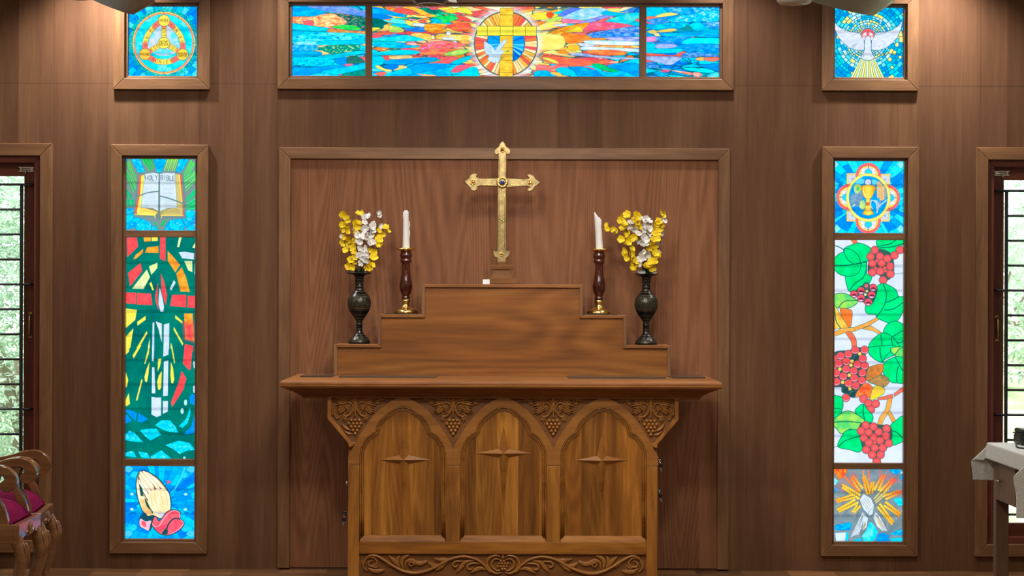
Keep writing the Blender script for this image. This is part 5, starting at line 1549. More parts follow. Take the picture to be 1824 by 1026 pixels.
# ------------------------------------------------------------------ casement windows with iron grilles
def casement(i, name, label, side, barpx):
    x0, x1, z0, z1 = WR[i]
    k = CAM_D / FOC
    t = thing(name, (x0, 0, z0), label, 'window', kind='structure')
    part(mitred(x0, x1, z0, z1, 22 * k, -.024, 0), 'window_casing', [M['frame_v'], M['frame_h']], t, bevel=.003)
    c = 22 * k
    part(mitred(x0 + .04, x1 - .04, z0 + .04, z1 - .04, .062, .001, .11), 'jamb_frame', [M['red_v'], M['red_h']], t, bevel=.002)
    j = .102
    sx0, sx1, sz0, sz1 = x0 + j - .004, x1 - j + .004, z0 + j - .004, z1 - j + .004
    mid = (sx0 + sx1) / 2
    for a, b in ((sx0, mid), (mid, sx1)):
        s = part(mitred(a, b, sz0, sz1, .072, .06, .10), 'sash', [M['red_v'], M['red_h']], t, bevel=.003)
        m = MB(); m.box(a + .068, b - .068, .078, .082, sz0 + .068, sz1 - .068)
        part(m, 'glass_pane', M['glass'], s)
    for hx in (sx0 + .036, sx1 - .036):
        m = MB()
        hz = at(912, 582, 0).z
        m.tube([(hx, .06, hz + .06), (hx, .045, hz + .055), (hx, .038, hz + .04), (hx, .038, hz - .04), (hx, .045, hz - .055), (hx, .06, hz - .06)], .006, 8)
        m.box(hx - .008, hx + .008, .056, .06, hz + .05, hz + .068); m.box(hx - .008, hx + .008, .056, .06, hz - .068, hz - .05)
        part(m, 'pull_handle', M['brass_satin'], t)
    for zc in (sz1 - .036, sz0 + .036):
        for sgn, xe in ((1, sx0), (-1, sx1)):
            m = MB()
            m.box(min(xe + sgn * .004, xe + sgn * .10), max(xe + sgn * .004, xe + sgn * .10), .054, .06, zc - .013, zc + .013)
            m.tube([(xe + sgn * -.006, .048, zc), (xe + sgn * .10, .048, zc)], .006, 8)
            m.tube([(xe + sgn * .06, .05, zc), (xe + sgn * .06, .042, zc - .012), (xe + sgn * .06, .04, zc - .026)], .0045, 8)
            m.box(min(xe + sgn * .02, xe + sgn * .03), max(xe + sgn * .02, xe + sgn * .03), .042, .06, zc - .012, zc + .012)
            m.box(min(xe + sgn * .08, xe + sgn * .09), max(xe + sgn * .08, xe + sgn * .09), .042, .06, zc - .012, zc + .012)
            part(m, 'tower_bolt', M['chrome'], t)
    gx0, gx1 = x0 + .176, x1 - .176
    for n, py in enumerate(barpx):
        z = at(barpx_x[i], py, .03).z
        m = MB()
        full = n in (0, 4, 9, 13)
        m.tube([(x0 + .101 if full else gx0, .03, z), (x1 - .101 if full else gx1, .03, z)], .0066, 8)
        part(m, 'grille_bar', M['dark_iron'], t)
    zt, zb = at(barpx_x[i], barpx[0], .03).z, at(barpx_x[i], barpx[-1], .03).z
    for gx in (gx0, gx1):
        m = MB(); m.box(gx - .008, gx + .008, .023, .037, zb - .004, zt + .004)
        part(m, 'grille_upright', M['dark_iron'], t)
    return t
barpx_x = {6: 30, 7: 1800}
casement(6, 'window_6', 'tall window with dark iron grille at left, tree outside', 1, [328.7 + 44.45 * i for i in range(14)])
casement(7, 'window_7', 'tall window with dark iron grille at right, behind the cloth-covered table', -1, [340 + 44.35 * i for i in range(14)])

# ------------------------------------------------------------------ outside
k = NT('lawn')
tc = k.n('TexCoord'); no = k.n('TexNoise', i_Scale=3.0, i_Detail=8.0)
k.l(tc.outputs['Object'], no.inputs['Vector'])
k.l(k.ramp(no.outputs[0], [(.3, (160, 184, 130)), (.5, (206, 220, 170)), (.7, (230, 236, 206))]), k.b.inputs['Base Color'])
k.b.inputs['Roughness'].default_value = .95
m = MB()
def lawn(u, v):
    x, y = -14 + 28 * u, .25 + 26 * v
    return (x, y, -.32 + 1.05 * min(1, max(0, (y - 2) / 9)) + .05 * math.sin(x * 1.3 + y))
m.grid(lawn, 40, 40)
tag(m.build('lawn', k.m), 'sunlit grass bank outside the windows', 'grass', kind='stuff')

def foliage_mat(name, a, b, c):
    k = NT(name)
    tc = k.n('TexCoord'); no = k.n('TexNoise', i_Scale=4.0, i_Detail=3.0)
    k.l(tc.outputs['Object'], no.inputs['Vector'])
    k.l(k.ramp(no.outputs[0], [(.3, a), (.5, b), (.7, c)]), k.b.inputs['Base Color'])
    k.b.inputs['Roughness'].default_value = .7
    k.b.inputs['Subsurface Weight'].default_value = 0.0
    return k.m
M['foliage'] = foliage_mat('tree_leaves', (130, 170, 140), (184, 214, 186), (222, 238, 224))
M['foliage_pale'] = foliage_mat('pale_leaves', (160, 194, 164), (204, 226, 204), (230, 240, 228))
M['bark'] = plain('bark', (150, 140, 122), .9)
def tree(x, y, z, rx, rz, zc, n, mat, label, seed, leaf=.11, name='tree'):
    rng = random.Random(seed)
    t = thing(name, (x, y, z), label, 'tree' if name == 'tree' else 'shrub')
    m = MB()
    m.tube([(x, y, z - .05), (x + .05, y, z + zc * .5), (x - .03, y, z + zc)], [.10 * rx, .075 * rx, .03 * rx], 8)
    for q in range(6):
        a = rng.uniform(0, 6.28)
        m.tube([(x, y, z + zc * rng.uniform(.4, .8)), (x + rx * .6 * math.cos(a), y + rx * .6 * math.sin(a), z + zc + rz * rng.uniform(-.5, .5))], [.04 * rx, .012 * rx], 6)
    part(m, 'trunk', M['bark'], t)
    m = MB()
    for q in range(n):
        a, b, r = rng.uniform(0, 6.283), rng.uniform(-1, 1), rng.uniform(.2, 1) ** .45
        cc = math.sqrt(1 - b * b)
        c = Vector((x + rx * r * cc * math.cos(a), y + rx * r * cc * math.sin(a), z + zc + rz * r * b))
        d = Vector((rng.gauss(0, 1), rng.gauss(0, 1), rng.gauss(-.3, .7))).normalized()
        w = d.cross(Vector((rng.gauss(0, 1), rng.gauss(0, 1), rng.gauss(0, 1)))).normalized()
        L, W = leaf * rng.uniform(.7, 1.4), leaf * .32
        up = d.cross(w) * L * .12
        m.add([c - d * L * .5, c - w * W * .5 + up, c + d * L * .5, c + w * W * .5 + up], [(0, 1, 2, 3)])
    part(m, 'foliage', mat, t)
    return t
tree(-3.75, 4.6, -.05, 1.5, 1.55, 1.0, 24000, M['foliage'], 'leafy tree standing close outside the left window', 1, .075)
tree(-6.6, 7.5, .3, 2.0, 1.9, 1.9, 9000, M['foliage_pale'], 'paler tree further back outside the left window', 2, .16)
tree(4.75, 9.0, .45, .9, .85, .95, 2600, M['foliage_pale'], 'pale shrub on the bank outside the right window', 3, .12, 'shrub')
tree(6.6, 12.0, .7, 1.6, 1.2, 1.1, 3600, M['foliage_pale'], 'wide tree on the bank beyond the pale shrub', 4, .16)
# ------------------------------------------------------------------ framed veneer panel behind the altar
c = at(898, 1014, 0)
t = thing('wall_panel', (c.x, 0, 0), 'large framed reddish veneer panel on wall behind the altar', 'wall panel')
pl = at(496, 640, -.02).x; pr = at(1299, 640, -.02).x; pt = at(898, 263.5, -.02).z
w = 20.5 * .003
m = MB(); m.prism([(pl, 0.008), (pl + w, 0.008), (pl + w, pt - w), (pl, pt)], -.024, -.001)
part(m, 'stile', M['frame_v'], t, bevel=.003)
m = MB(); m.prism([(pr, 0.008), (pr, pt), (pr - w, pt - w), (pr - w, 0.008)], -.024, -.001)
part(m, 'stile', M['frame_v'], t, bevel=.003)
m = MB(); m.prism([(pl, pt), (pl + w, pt - w), (pr - w, pt - w), (pr, pt)], -.024, -.001)
part(m, 'top_rail', M['frame_h'], t, bevel=.003)
m = MB(); m.box(pl + w, pr - w, -.008, -.001, .012, pt - w)
part(m, 'panel_board', M['veneer'], t)

# ------------------------------------------------------------------ altar
YF = -.70
def A(px, py):
    p = at(px, py, YF)
    return (p.x, p.z)
AX = A(896.5, 800)[0]
altar = thing('altar', (AX, -.46, 0), 'golden brown carved wooden altar with three pointed arch panels', 'altar')
KA = (CAM_D + YF) / FOC
def az(py):
    return CAM_H - (py - 513.0) * KA
def ax(px):
    return (px - 912.0) * KA + .0033 * 300 * KA
CX = [717.5, 896.5, 1075.0]
BL, BR = ax(620), ax(1171.5)
# tabletop with rounded nosing, then the stepped cornice under it
TX0, TX1 = at(498, 684, -.80).x, at(1287, 684, -.80).x
def moulded(m, prof, x0, x1, y0, yb):
    """slab rings (inset, z) from bottom to top, back edge kept straight"""
    vs, fs = [], []
    for ins, z in prof:
        vs += [(x0 + ins, yb, z), (x0 + ins, y0 + ins, z), (x1 - ins, y0 + ins, z), (x1 - ins, yb, z)]
    n = len(prof)
    for i in range(n - 1):
        for q in range(4):
            fs.append((i * 4 + q, i * 4 + (q + 1) % 4, (i + 1) * 4 + (q + 1) % 4, (i + 1) * 4 + q))
    fs += [(3, 2, 1, 0), tuple((n - 1) * 4 + q for q in range(4))]
    m.add(vs, fs)
YB = -.14
TOPZ = 1.05
m = MB()
moulded(m, [(.020, 1.006), (.006, 1.010), (0, 1.018), (0, 1.024), (.003, 1.026), (.001, 1.030), (.002, 1.037), (.008, 1.044), (.018, 1.048), (.034, TOPZ)], TX0, TX1, -.80, YB)
part(m, 'tabletop', M['cornice'], altar)
m = MB()
moulded(m, [(.106, .952), (.100, .955), (.096, .966), (.086, .970), (.082, .976), (.074, .980), (.060, .988), (.052, .992), (.036, .998), (.026, 1.002), (.022, 1.006)], TX0, TX1, -.80, YB + .001)
part(m, 'cornice', M['cornice'], altar)
# carcass
m = MB(); m.box(BL + .012, BR - .012, YF + .028, -.16, .05, .953)
part(m, 'carcass', M['teak_v'], altar)
for sx in (0, 1):
    m = MB(); x = BL if sx == 0 else BR - .02
    m.box(x, x + .02, YF + .03, -.165, .0, .952)
    part(m, 'side_panel', M['teak_v'], altar)

HALF_O = [(0, 707), (-10, 710), (-24.6, 717.7), (-46, 734), (-62, 753.6), (-75, 773), (-84.5, 789), (-89.5, 798)]
HALF_I = [(0, 724.5), (-10, 726.5), (-19, 731), (-35, 743), (-45, 754.7), (-50, 768.6), (-51.5, 770.8), (-60, 775.5), (-68, 785), (-74, 797), (-76.6, 808), (-77, 829)]
def resample(p, n):
    p = np.array(p, float)
    s = np.concatenate([[0], np.cumsum(np.sqrt(((p[1:] - p[:-1]) ** 2).sum(1)))])
    t = np.linspace(0, s[-1], n)
    return np.stack([np.interp(t, s, p[:, 0]), np.interp(t, s, p[:, 1])], 1)
def curve(half, cusp=None):
    if cusp:
        a = smooth_path(half[:cusp + 1], 5, False); b = smooth_path(half[cusp:], 5, False)
        return np.vstack([a, b[1:]])
    return smooth_path(half, 5, False)
for k, cx in enumerate(CX):
    o_half = np.vstack([curve(HALF_O), [[-89.5, 829]]])
    i_half = curve(HALF_I, 6)
    N = 46
    oh, ih = resample(o_half, N), resample(i_half, N)
    def side(h, sgn, outer):
        r = []
        for dx, py in h:
            if outer and py > 800 and ((k == 0 and sgn > 0) or (k == 2 and sgn < 0)):
                dx = -97.5 + max(0, (812 - py) / 12 * 8)
            r.append((ax(cx + sgn * dx), az(py)))
        return r
    O = side(oh, 1, True)[::-1] + side(oh, -1, True)[1:]
    I = side(ih, 1, False)[::-1] + side(ih, -1, False)[1:]
    m = MB(); m.strip(O, I, YF, YF + .03)
    part(m, 'arch_head', M['teak_carved'], altar, bevel=.0006)
    # bead moulding round the opening
    m = MB()
    loop = [(ax(cx - 77), az(960))] + I + [(ax(cx + 77), az(960))]
    loop = [(ax(cx - 77), az(y)) for y in (960, 915, 870)] + I + [(ax(cx + 77), az(y)) for y in (870, 915, 960)]
    for off, w_, dep in ((.004, .0055, .022), (.013, .0050, .015), (.020, .0035, .010)):
        q = []
        for i, p_ in enumerate(loop):
            a_, b_ = loop[max(i - 1, 0)], loop[min(i + 1, len(loop) - 1)]
            tx, tz = b_[0] - a_[0], b_[1] - a_[1]
            L = math.hypot(tx, tz) or 1
            q.append((p_[0] + tz / L * off, p_[1] - tx / L * off))
        m.relief(q, [w_], YF + .024, dep, n=7, sm=1)
    part(m, 'arch_moulding', M['teak_carved'], altar)
    # panel of upright boards
    m = MB(); m.box(ax(cx - 79), ax(cx + 79), YF + .020, YF + .0285, az(963), az(722))
    pn = part(m, 'arch_panel', M['teak_boards'], altar)
    # four-pointed star with a long foot
    sy, top, bot, lf, rt = ((820, 774, 912, -47, 49), (808, 756, 931, -53.5, 51.5), (820, 773, 913, -50, 47.5))[k]
    sx_ = (719, 897, 1072)[k]
    tips = [(sx_, top), (sx_ + rt, sy), (sx_, bot), (sx_ + lf, sy)]
    vall = [(sx_ + 8.5, sy - 8), (sx_ + 8.5, sy + 8), (sx_ - 8.5, sy + 8), (sx_ - 8.5, sy - 8)]
    yb = YF + .0205
    vs = [(ax(sx_), yb - .022, az(sy))]
    for a_, b_ in zip(tips, vall):
        vs += [(ax(a_[0]), yb, az(a_[1])), (ax(b_[0]), yb, az(b_[1]))]
    m = MB(); m.add(vs, [(0, 1 + q, 1 + (q + 1) % 8) for q in range(8)] + [tuple(range(8, 0, -1))])
    part(m, 'star_cross', M['teak_carved'], pn)
# frame members
for x0, x1, y0 in ((620, 640.5, 830), (794.5, 819.5, 830), (973.5, 998, 830), (1152, 1171.5, 830)):
    m = MB(); m.box(ax(x0), ax(x1), YF, YF + .03, az(1030) if x0 in (620, 1152) else az(965.2), az(y0))
    part(m, 'stile', M['teak_v'], altar, bevel=.002)
m = MB()
m.box(ax(640.5), ax(1152), YF, YF + .03, az(987.5), az(965))
part(m, 'bottom_rail', M['teak_h'], altar, bevel=.003)
for cx in CX:
    m = MB(); m.prism([(YF + .001, az(965)), (YF + .022, az(965)), (YF + .022, az(954.5)), (YF + .018, az(955)), (YF + .006, az(961))], ax(cx - 76), ax(cx + 76), 'X')
    part(m, 'sill_bead', M['teak_h'], altar)
# brackets carrying the cornice and the carved spandrels
yg = YF + .018
def spandrel(poly, cx, cut=None):
    m = MB(); m.prism([(ax(a), az(b)) for a, b in poly], yg, YF + .031)
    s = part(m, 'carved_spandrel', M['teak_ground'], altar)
    g = MB()
    for n_, y_, xs in ((3, 749.5, (-7, 0, 7)), (4, 755.7, (-11, -3.6, 3.4, 10)), (3, 761.5, (-7, 0, 7)), (2, 767.7, (-3.6, 3.6)), (1, 773.6, (0,))):
        for d in xs:
            g.sphere((ax(cx + d), yg - .004, az(y_)), .0102, 10)
    part(g, 'grape_cluster', M['teak_carved'], s)
    f = MB()
    def rl(pts, w_, dep=.012, rid=0, sg=(1, -1)):
        for q in sg:
            f.relief([(ax(cx + q * a), az(b)) for a, b in pts], [v * .0028 for v in w_], yg, dep, rid)
    def ac(a, b, w_, n_=3, dep=.013, sg=(1, -1), bend=0.0):
        a, b = np.array(a, float), np.array(b, float)
        d = b - a; nv = np.array([-d[1], d[0]]) / (np.hypot(*d) + 1e-9)
        mid = (a + b) / 2 + nv * bend
        rl([tuple(a), tuple(mid), tuple(b)], (1.0, w_ * .5, .5), dep, 2, sg)
        for i in range(n_):
            t_ = .12 + .6 * i / n_
            c_ = (1 - t_) ** 2 * a + 2 * t_ * (1 - t_) * mid + t_ ** 2 * b
            for s_ in (1, -1):
                e_ = c_ + d * .26 + nv * s_ * w_ * (1.15 - .5 * t_)
                m_ = c_ + d * .05 + nv * s_ * w_ * .75
                rl([tuple(c_), tuple(m_), tuple(e_)], (.9, 1.9 - .5 * t_, .5), dep * .85, 0, sg)
    rl([(0, 707), (-1, 718), (-3, 730), (-10, 740), (-17, 743), (-20, 739), (-17, 736)], (2.2, 2.6, 2.6, 2.2, 2, 1.6), .012)
    rl([(-4, 734), (-4, 726), (-8, 719), (-15, 718), (-19, 722)], (1.2, 1.8, 1.8, 1.2), .010)
    ac((-3, 713), (-40, 711), 4.2, 5, .011)
    ac((-11, 722), (-18, 734), 3.4, 3, .013)
    ac((-15, 720), (-37, 724), 5.0, 4, .014, bend=1.5)
    ac((-18, 728), (-35, 737), 4.4, 4, .013)
    ac((-19, 739), (-18, 754), 3.6, 3, .011)
    ac((-2, 716), (-11, 714), 2.4, 2, .012)
    rl([(-10, 728), (-13, 733), (-9, 736), (-7, 732)], (1, 1.6, 1.5, 1), .011)
    rl([(0, 727), (0, 735), (0, 744)], (2.6, 2.2, 1.6), .014, 0, (1,))
    rl([(0, 706), (0, 711), (0, 717)], (3.6, 4.4, 1.4), .012, 3, (1,))
    if cut:
        q = (cut,)
        ac((-38, 742), (-36, 722), 3.6, 3, .012, q)
        ac((-30, 748), (-38, 736), 2.6, 2, .010, q)
        rl([(-24, 755), (-17, 764), (-6, 768)], (.8, 3.4, 1), .010, 2, q)
        ac((38, 712), (58, 709.5), 3.2, 3, .010, q)
        ac((36, 717), (45, 719), 2.8, 2, .010, q)
        rl([(-20, 768), (-12, 774), (-4, 774)], (.8, 2.8, .8), .009, 2, q)
    else:
        ac((-38, 712), (-62, 709.5), 3.4, 3, .010)
        ac((-36, 717), (-46, 719), 3.0, 2, .010)
    part(f, 'scroll_foliage', M['teak_carved'], s)
def outer_pts(cx, sgn):
    return [(cx + sgn * dx, py) for dx, py in curve(HALF_O)]
ya = 705
lo = [p_ for p_ in outer_pts(CX[0], 1)]               # apex -> down the left flank of the left arch
spandrel([(586, ya), (CX[0], ya)] + lo[2:] + [(622, 793), (586, 746)], 632, 1)
for a, b in ((0, 1), (1, 2)):
    l_ = outer_pts(CX[a], -1); r_ = outer_pts(CX[b], 1)
    spandrel([(CX[a] + 2, ya)] + l_[2:] + [(q[0], q[1]) for q in r_[::-1][1:-2]] + [(CX[b] - 2, ya)], (807, 985.5)[a])
ro = outer_pts(CX[2], -1)
spandrel([(CX[2], ya)] + ro[2:] + [(1170, 793), (1206, 746), (1206, ya)], 1159.5, -1)
for sg in (0, 1):
    X = (lambda v: v) if sg == 0 else (lambda v: 1791.5 - v)
    m = MB()
    poly = [(583, 704), (590, 704), (590, 744), (626, 789), (634, 789), (626, 797), (620.5, 797), (620.5, 791), (583, 747)]
    m.prism([(ax(X(a)), az(b)) for a, b in poly], YF - .001, YF + .03)
    part(m, 'bracket_edge', M['teak_v'], altar, bevel=.002)
# carved frieze and base
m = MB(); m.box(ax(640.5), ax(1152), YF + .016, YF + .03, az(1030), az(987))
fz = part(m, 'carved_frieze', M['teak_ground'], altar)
m = MB()
yq = YF + .016
FC = 896.5
def fr(pts, w_, dep=.013, rid=0, sg=(1, -1)):
    for q in sg:
        m.relief([(ax(FC + q * (a - FC)), az(b)) for a, b in pts], [v * .0028 for v in w_], yq, dep, rid)
fr([(664, 999), (657, 1003), (658, 1009), (666, 1010), (672, 1004), (668, 996), (658, 994), (649, 1001), (648, 1012), (655, 1019)], (1.4, 2, 2, 2, 2, 2, 2.2, 2.4, 2, 1.2), .012)
fr([(650, 1006), (652, 997), (661, 990.5), (672, 992), (686, 1000), (702, 1010), (718, 1018), (737, 1022), (757, 1019), (775, 1012), (791, 1003), (806, 996), (826, 992), (846, 996), (858, 1003), (866, 1010), (872, 1018), (884, 1022)], (1.4, 2, 2.6, 3, 3, 3, 3.2, 3.4, 3.2, 3, 3, 3, 3, 2.8, 2.6, 2.4, 2, 1), .016)
fr([(655, 1012), (664, 1018), (675, 1019), (686, 1016)], (1, 4.4, 4.4, .6), .013, 3)
fr([(662, 1010), (670, 1012), (676, 1007)], (1, 3, .6), .012, 2)
fr([(704, 1011), (694, 1007), (686, 1004)], (1.5, 4.4, .6), .012, 3)
fr([(709, 1010), (702, 1000), (692, 990)], (1, 4.6, .8), .014, 3)
fr([(713, 1014), (708, 1001), (712, 990)], (1.2, 4.2, .8), .013, 3)
fr([(718, 1016), (716, 1001), (722, 993), (732, 989.5)], (1.2, 4.0, 4, .6), .014, 3)
fr([(722, 1015), (724, 1002), (734, 999), (742, 1004), (750, 1005), (758, 1002), (760, 998)], (1, 3, 3.4, 4.2, 4.4, 3, .6), .014, 3)
fr([(734, 1011), (729, 1006), (733, 1002), (738, 1006), (735, 1009)], (1.2, 2, 2, 2, 1.4), .014)
fr([(798, 1001), (786, 1010), (775, 1019)], (1.5, 5.0, .8), .014, 3)
fr([(806, 997), (790, 999), (772, 996)], (1.4, 4.8, .6), .013, 3)
fr([(782, 1008), (771, 1008), (762, 1002)], (1.5, 4.4, .8), .012, 3)
fr([(846, 999), (830, 1002), (823, 1010), (813, 1021)], (1.4, 3.6, 4.4, .8), .013, 3)
fr([(826, 1001), (812, 1001), (807, 1007), (812, 1011), (816, 1007)], (1, 2.6, 2.6, 2, 1.2), .012)
fr([(858, 1006), (846, 1004), (834, 1007), (834, 1014), (840, 1015), (842, 1011)], (1, 2.4, 2.6, 2.4, 2, 1.2), .012)
fr([(870, 1016), (858, 1013), (848, 1016), (838, 1022)], (1.4, 3.4, 4.2, .8), .013, 3)
fr([(893, 993), (884, 990), (873, 994), (868, 1004), (872, 1015), (884, 1022), (893, 1020)], (1, 2.4, 3, 3, 3, 2.4, 1), .014)
fr([(891, 998), (883, 996), (877, 1002), (878, 1011), (886, 1017), (892, 1016)], (1, 2, 2.4, 2.4, 2, 1), .013)
fr([(896.5, 988), (896.5, 993), (896.5, 997)], (1.4, 3.4, 1), .014, 2, (1,))
for i in range(4):
    for j in range(4):
        if (i in (0, 3)) and (j in (0, 3)):
            continue
        m.sphere((ax(FC + (i - 1.5) * 5.2 + (j % 2 - .5) * 2.2), yq - .003, az(1000 + j * 4.8)), .0088, 8, sz=.9)
part(m, 'scroll_carving', M['teak_carved'], fz)
m = MB(); m.box(ax(618), ax(1173.5), YF - .012, YF + .03, 0.0, az(1030))
part(m, 'plinth', M['teak_h'], altar, bevel=.004)
# cupboard locks on the sides
LOCKS = [(-1, 861), (-1, 915), (1, 817), (1, 871)]
for sg, py in LOCKS:
    z = CAM_H - (py - 513) * 9.9 / FOC
    x = BL if sg < 0 else BR
    m = MB()
    m.tube([(x, -.60, z), (x + sg * .004, -.60, z), (x + sg * .006, -.60, z)], [.011, .011, .009], 16)
    if py == 861:
        m.tube([(x + sg * .005, -.60, z), (x + sg * .010, -.60, z), (x + sg * .018, -.60, z)], [.006, .010, .012], 16)
    part(m, 'cam_lock', M['chrome'], altar, 'chrome lock on the altar side')
klab = {(-1, 915): 'black-headed keys hanging at left side of the altar', (1, 817): 'upper black-headed keys at right side of the altar', (1, 871): 'lower black-headed keys at right side of the altar'}
for sg, py in LOCKS[1:]:
    z = CAM_H - (py - 513) * 9.9 / FOC
    x = (BL if sg < 0 else BR) + sg * .0062
    t = thing('key_pair', (x, -.60, z), klab[(sg, py)], 'keys')
    ln = 1.0 if sg < 0 else .62
    m = MB(); m.box(min(x, x + sg * .008), max(x, x + sg * .008), -.602, -.598, z - .004, z + .004)
    ik = part(m, 'inserted_key', M['chrome'], t)
    h0, h1 = x + sg * .007, x + sg * (.007 + .022 * ln)
    m = MB(); m.prism([(h0, z - .008), (h1 - sg * .006, z - .009), (h1, z - .004), (h1, z + .004), (h1 - sg * .006, z + .009), (h0, z + .008)], -.604, -.596)
    part(m, 'key_head', M['black_plastic'], ik, 'black plastic key head', bevel=.0015)
    xr = x + sg * .020 * ln
    m = MB()
    m.tube([(xr + .010 * math.cos(a) * .3, -.607 + .004 * math.sin(a), z - .010 + .011 * math.sin(a)) for a in np.linspace(0, 6.283, 16)], .0008, 6)
    part(m, 'key_ring', M['chrome'], t)
    xk, zk = xr + sg * .002, z - .020
    m = MB(); m.prism([(xk - .0095, zk - .018), (xk - .010, zk - .006), (xk - .005, zk), (xk + .005, zk), (xk + .010, zk - .006), (xk + .0095, zk - .018), (xk + .006, zk - .021), (xk - .006, zk - .021)], -.612, -.604)
    hk = part(m, 'hanging_key', M['black_plastic'], t, bevel=.0015)
    dx = -.003 if sg < 0 else .006
    m = MB(); m.prism([(xk - .004, zk - .020), (xk + .004, zk - .020), (xk + .0035 + dx, zk - .038), (xk + dx, zk - .044), (xk - .0035 + dx, zk - .040)], -.609, -.607)
    part(m, 'key_blade', M['chrome'], hk, 'bare metal key blade')

# ------------------------------------------------------------------ stepped shelf on the altar
GY0, GY1 = -.33, -.145
KG = (CAM_D + GY0) / FOC
def gx(px): return (px - 912) * KG + .0033 * 50 * KG
def gz(py): return CAM_H - (py - 513.0) * KG
steps = [(595, 1195, 614), (673, 1116, 560.5), (751, 1038, 506.5)]
t = thing('stepped_shelf', (gx(895), -.24, TOPZ), 'golden brown three-tier stepped shelf standing on the altar top', 'shelf')
m = MB()
zs_ = [TOPZ + .0005] + [gz(s[2]) for s in steps]
prof = []
for i, (a, b, py) in enumerate(steps):
    prof += [(gx(a) + .006, zs_[i] - (.002 if i else 0)), (gx(a) + .006, zs_[i + 1] - .002)]
prof += [(x_, z_) for i, (a, b, py) in reversed(list(enumerate(steps))) for x_, z_ in ((gx(b) - .006, zs_[i + 1] - .002), (gx(b) - .006, zs_[i] - (.002 if i else 0)))]
m.prism(prof, GY0 + .012, GY1)
part(m, 'body', M['steps_wood'], t)
m = MB()
e = .017
for i, (a, b, py) in enumerate(steps):
    na, nb = (steps[i + 1][0], steps[i + 1][1]) if i < 2 else (None, None)
    z1, z0 = zs_[i + 1], zs_[i]
    for sgn, xo in ((1, gx(a)), (-1, gx(b))):
        # riser edge band
        m.prism([(xo, z0), (xo, z1), (xo + sgn * e, z1 - e), (xo + sgn * e, z0 if i == 0 else z0 - e)], GY0, GY0 + .014, 'Y', 0)
        m.box(min(xo, xo + sgn * .008), max(xo, xo + sgn * .008), GY0 + .010, GY1, z0, z1, 0)
        if i < 2:
            xi = gx(na) if sgn > 0 else gx(nb)
            m.prism([(xo, z1), (xi, z1), (xi + sgn * e, z1 - e), (xo + sgn * e, z1 - e)], GY0, GY0 + .014, 'Y', 1)
            m.box(min(xo, xi), max(xo, xi), GY0 + .010, GY1, z1 - .012, z1, 1)
m.prism([(gx(751), zs_[3]), (gx(1038), zs_[3]), (gx(1038) - e, zs_[3] - e), (gx(751) + e, zs_[3] - e)], GY0, GY0 + .014, 'Y', 1)
m.box(gx(751), gx(1038), GY0 + .010, GY1, zs_[3] - .012, zs_[3], 1)
part(m, 'edge_banding', [M['frame_v'], M['cornice']], t, bevel=.002)

# dark tiles lying about
def tile(name, x0, x1, y0, y1, z, h, label):
    m = MB(); m.box(x0, x1, y0, y1, z + .0003, z + h)
    o = m.build(name, M['slate'], org=((x0 + x1) / 2, (y0 + y1) / 2, z), bevel=.001)
    tag(o, label, 'tile')
def tx(px, y): return at(px, 670, y).x
tile('stone_tile', tx(535, -.50), tx(592, -.50), -.52, -.30, TOPZ, .006, 'short dark tile at left end of altar top')
tile('stone_tile', tx(606, -.47), tx(778, -.47), -.56, -.335, TOPZ, .006, 'long dark tile on altar top before left steps')
tile('stone_tile', tx(1011, -.47), tx(1184, -.47), -.56, -.335, TOPZ, .006, 'long dark tile on altar top before right steps')
tile('stone_tile', tx(1196, -.50), tx(1256, -.50), -.52, -.30, TOPZ, .007, 'short dark tile at right end of altar top')
CYY = -.235
KV = (CAM_D + CYY) / FOC
def vx(px, py): return at(px, py, CYY).x
tile('stone_tile', vx(686, 558), vx(746, 558), CYY - .075, CYY + .075, zs_[2], .004, 'dark tile under the left candlestick')
tile('stone_tile', vx(1038, 558), vx(1098, 558), CYY - .075, CYY + .075, zs_[2], .004, 'dark tile under the right candlestick')

# ------------------------------------------------------------------ candlesticks and candles
def lathe_px(prof, k, z0, py0):
    return [(r * k, z0 + (py0 - y) * k) for r, y in prof]
def candlestick(px, label):
    x = vx(px, 500); z = zs_[2] + .0043
    k = KV / 3.8
    t = thing('candlestick', (x, CYY, z), label, 'candlestick')
    py0 = 753
    m = MB(); m.lathe(lathe_px([(79, 753), (82, 748), (80, 738), (72, 730), (56, 724), (44, 716), (32, 708), (26, 700), (23, 690), (27, 680), (32, 672), (30, 664), (26, 657)], k, z, py0), (x, CYY, 0), 40)
    part(m, 'brass_foot', M['brass'], t, 'polished brass foot')
    m = MB(); m.lathe(lathe_px([(25, 657), (30, 652), (29, 644), (24, 637), (27, 628), (33, 616), (41, 596), (44, 572), (43, 552), (38, 524), (32, 492), (28, 455), (27, 425), (29, 412), (37, 407), (40, 398), (36, 389), (34, 382), (39, 374), (42, 362), (40, 350), (35, 342), (34, 336)], k, z, py0), (x, CYY, 0), 40)
    part(m, 'turned_stem', M['turned'], t)
    m = MB(); m.lathe(lathe_px([(34, 336), (44, 330), (58, 324), (62, 318), (61, 313), (52, 315), (30, 319)], k, z, py0), (x, CYY, 0), 40)
    part(m, 'drip_pan', M['brass'], t, 'brass drip pan')
    return x, z + (py0 - 318.5) * k, k
cs = []
for px, lab in ((723, 'red-brown turned candlestick with brass foot, left of the cross'), (1067, 'red-brown turned candlestick with brass foot, right of the cross')):
    cs.append(candlestick(px, lab))
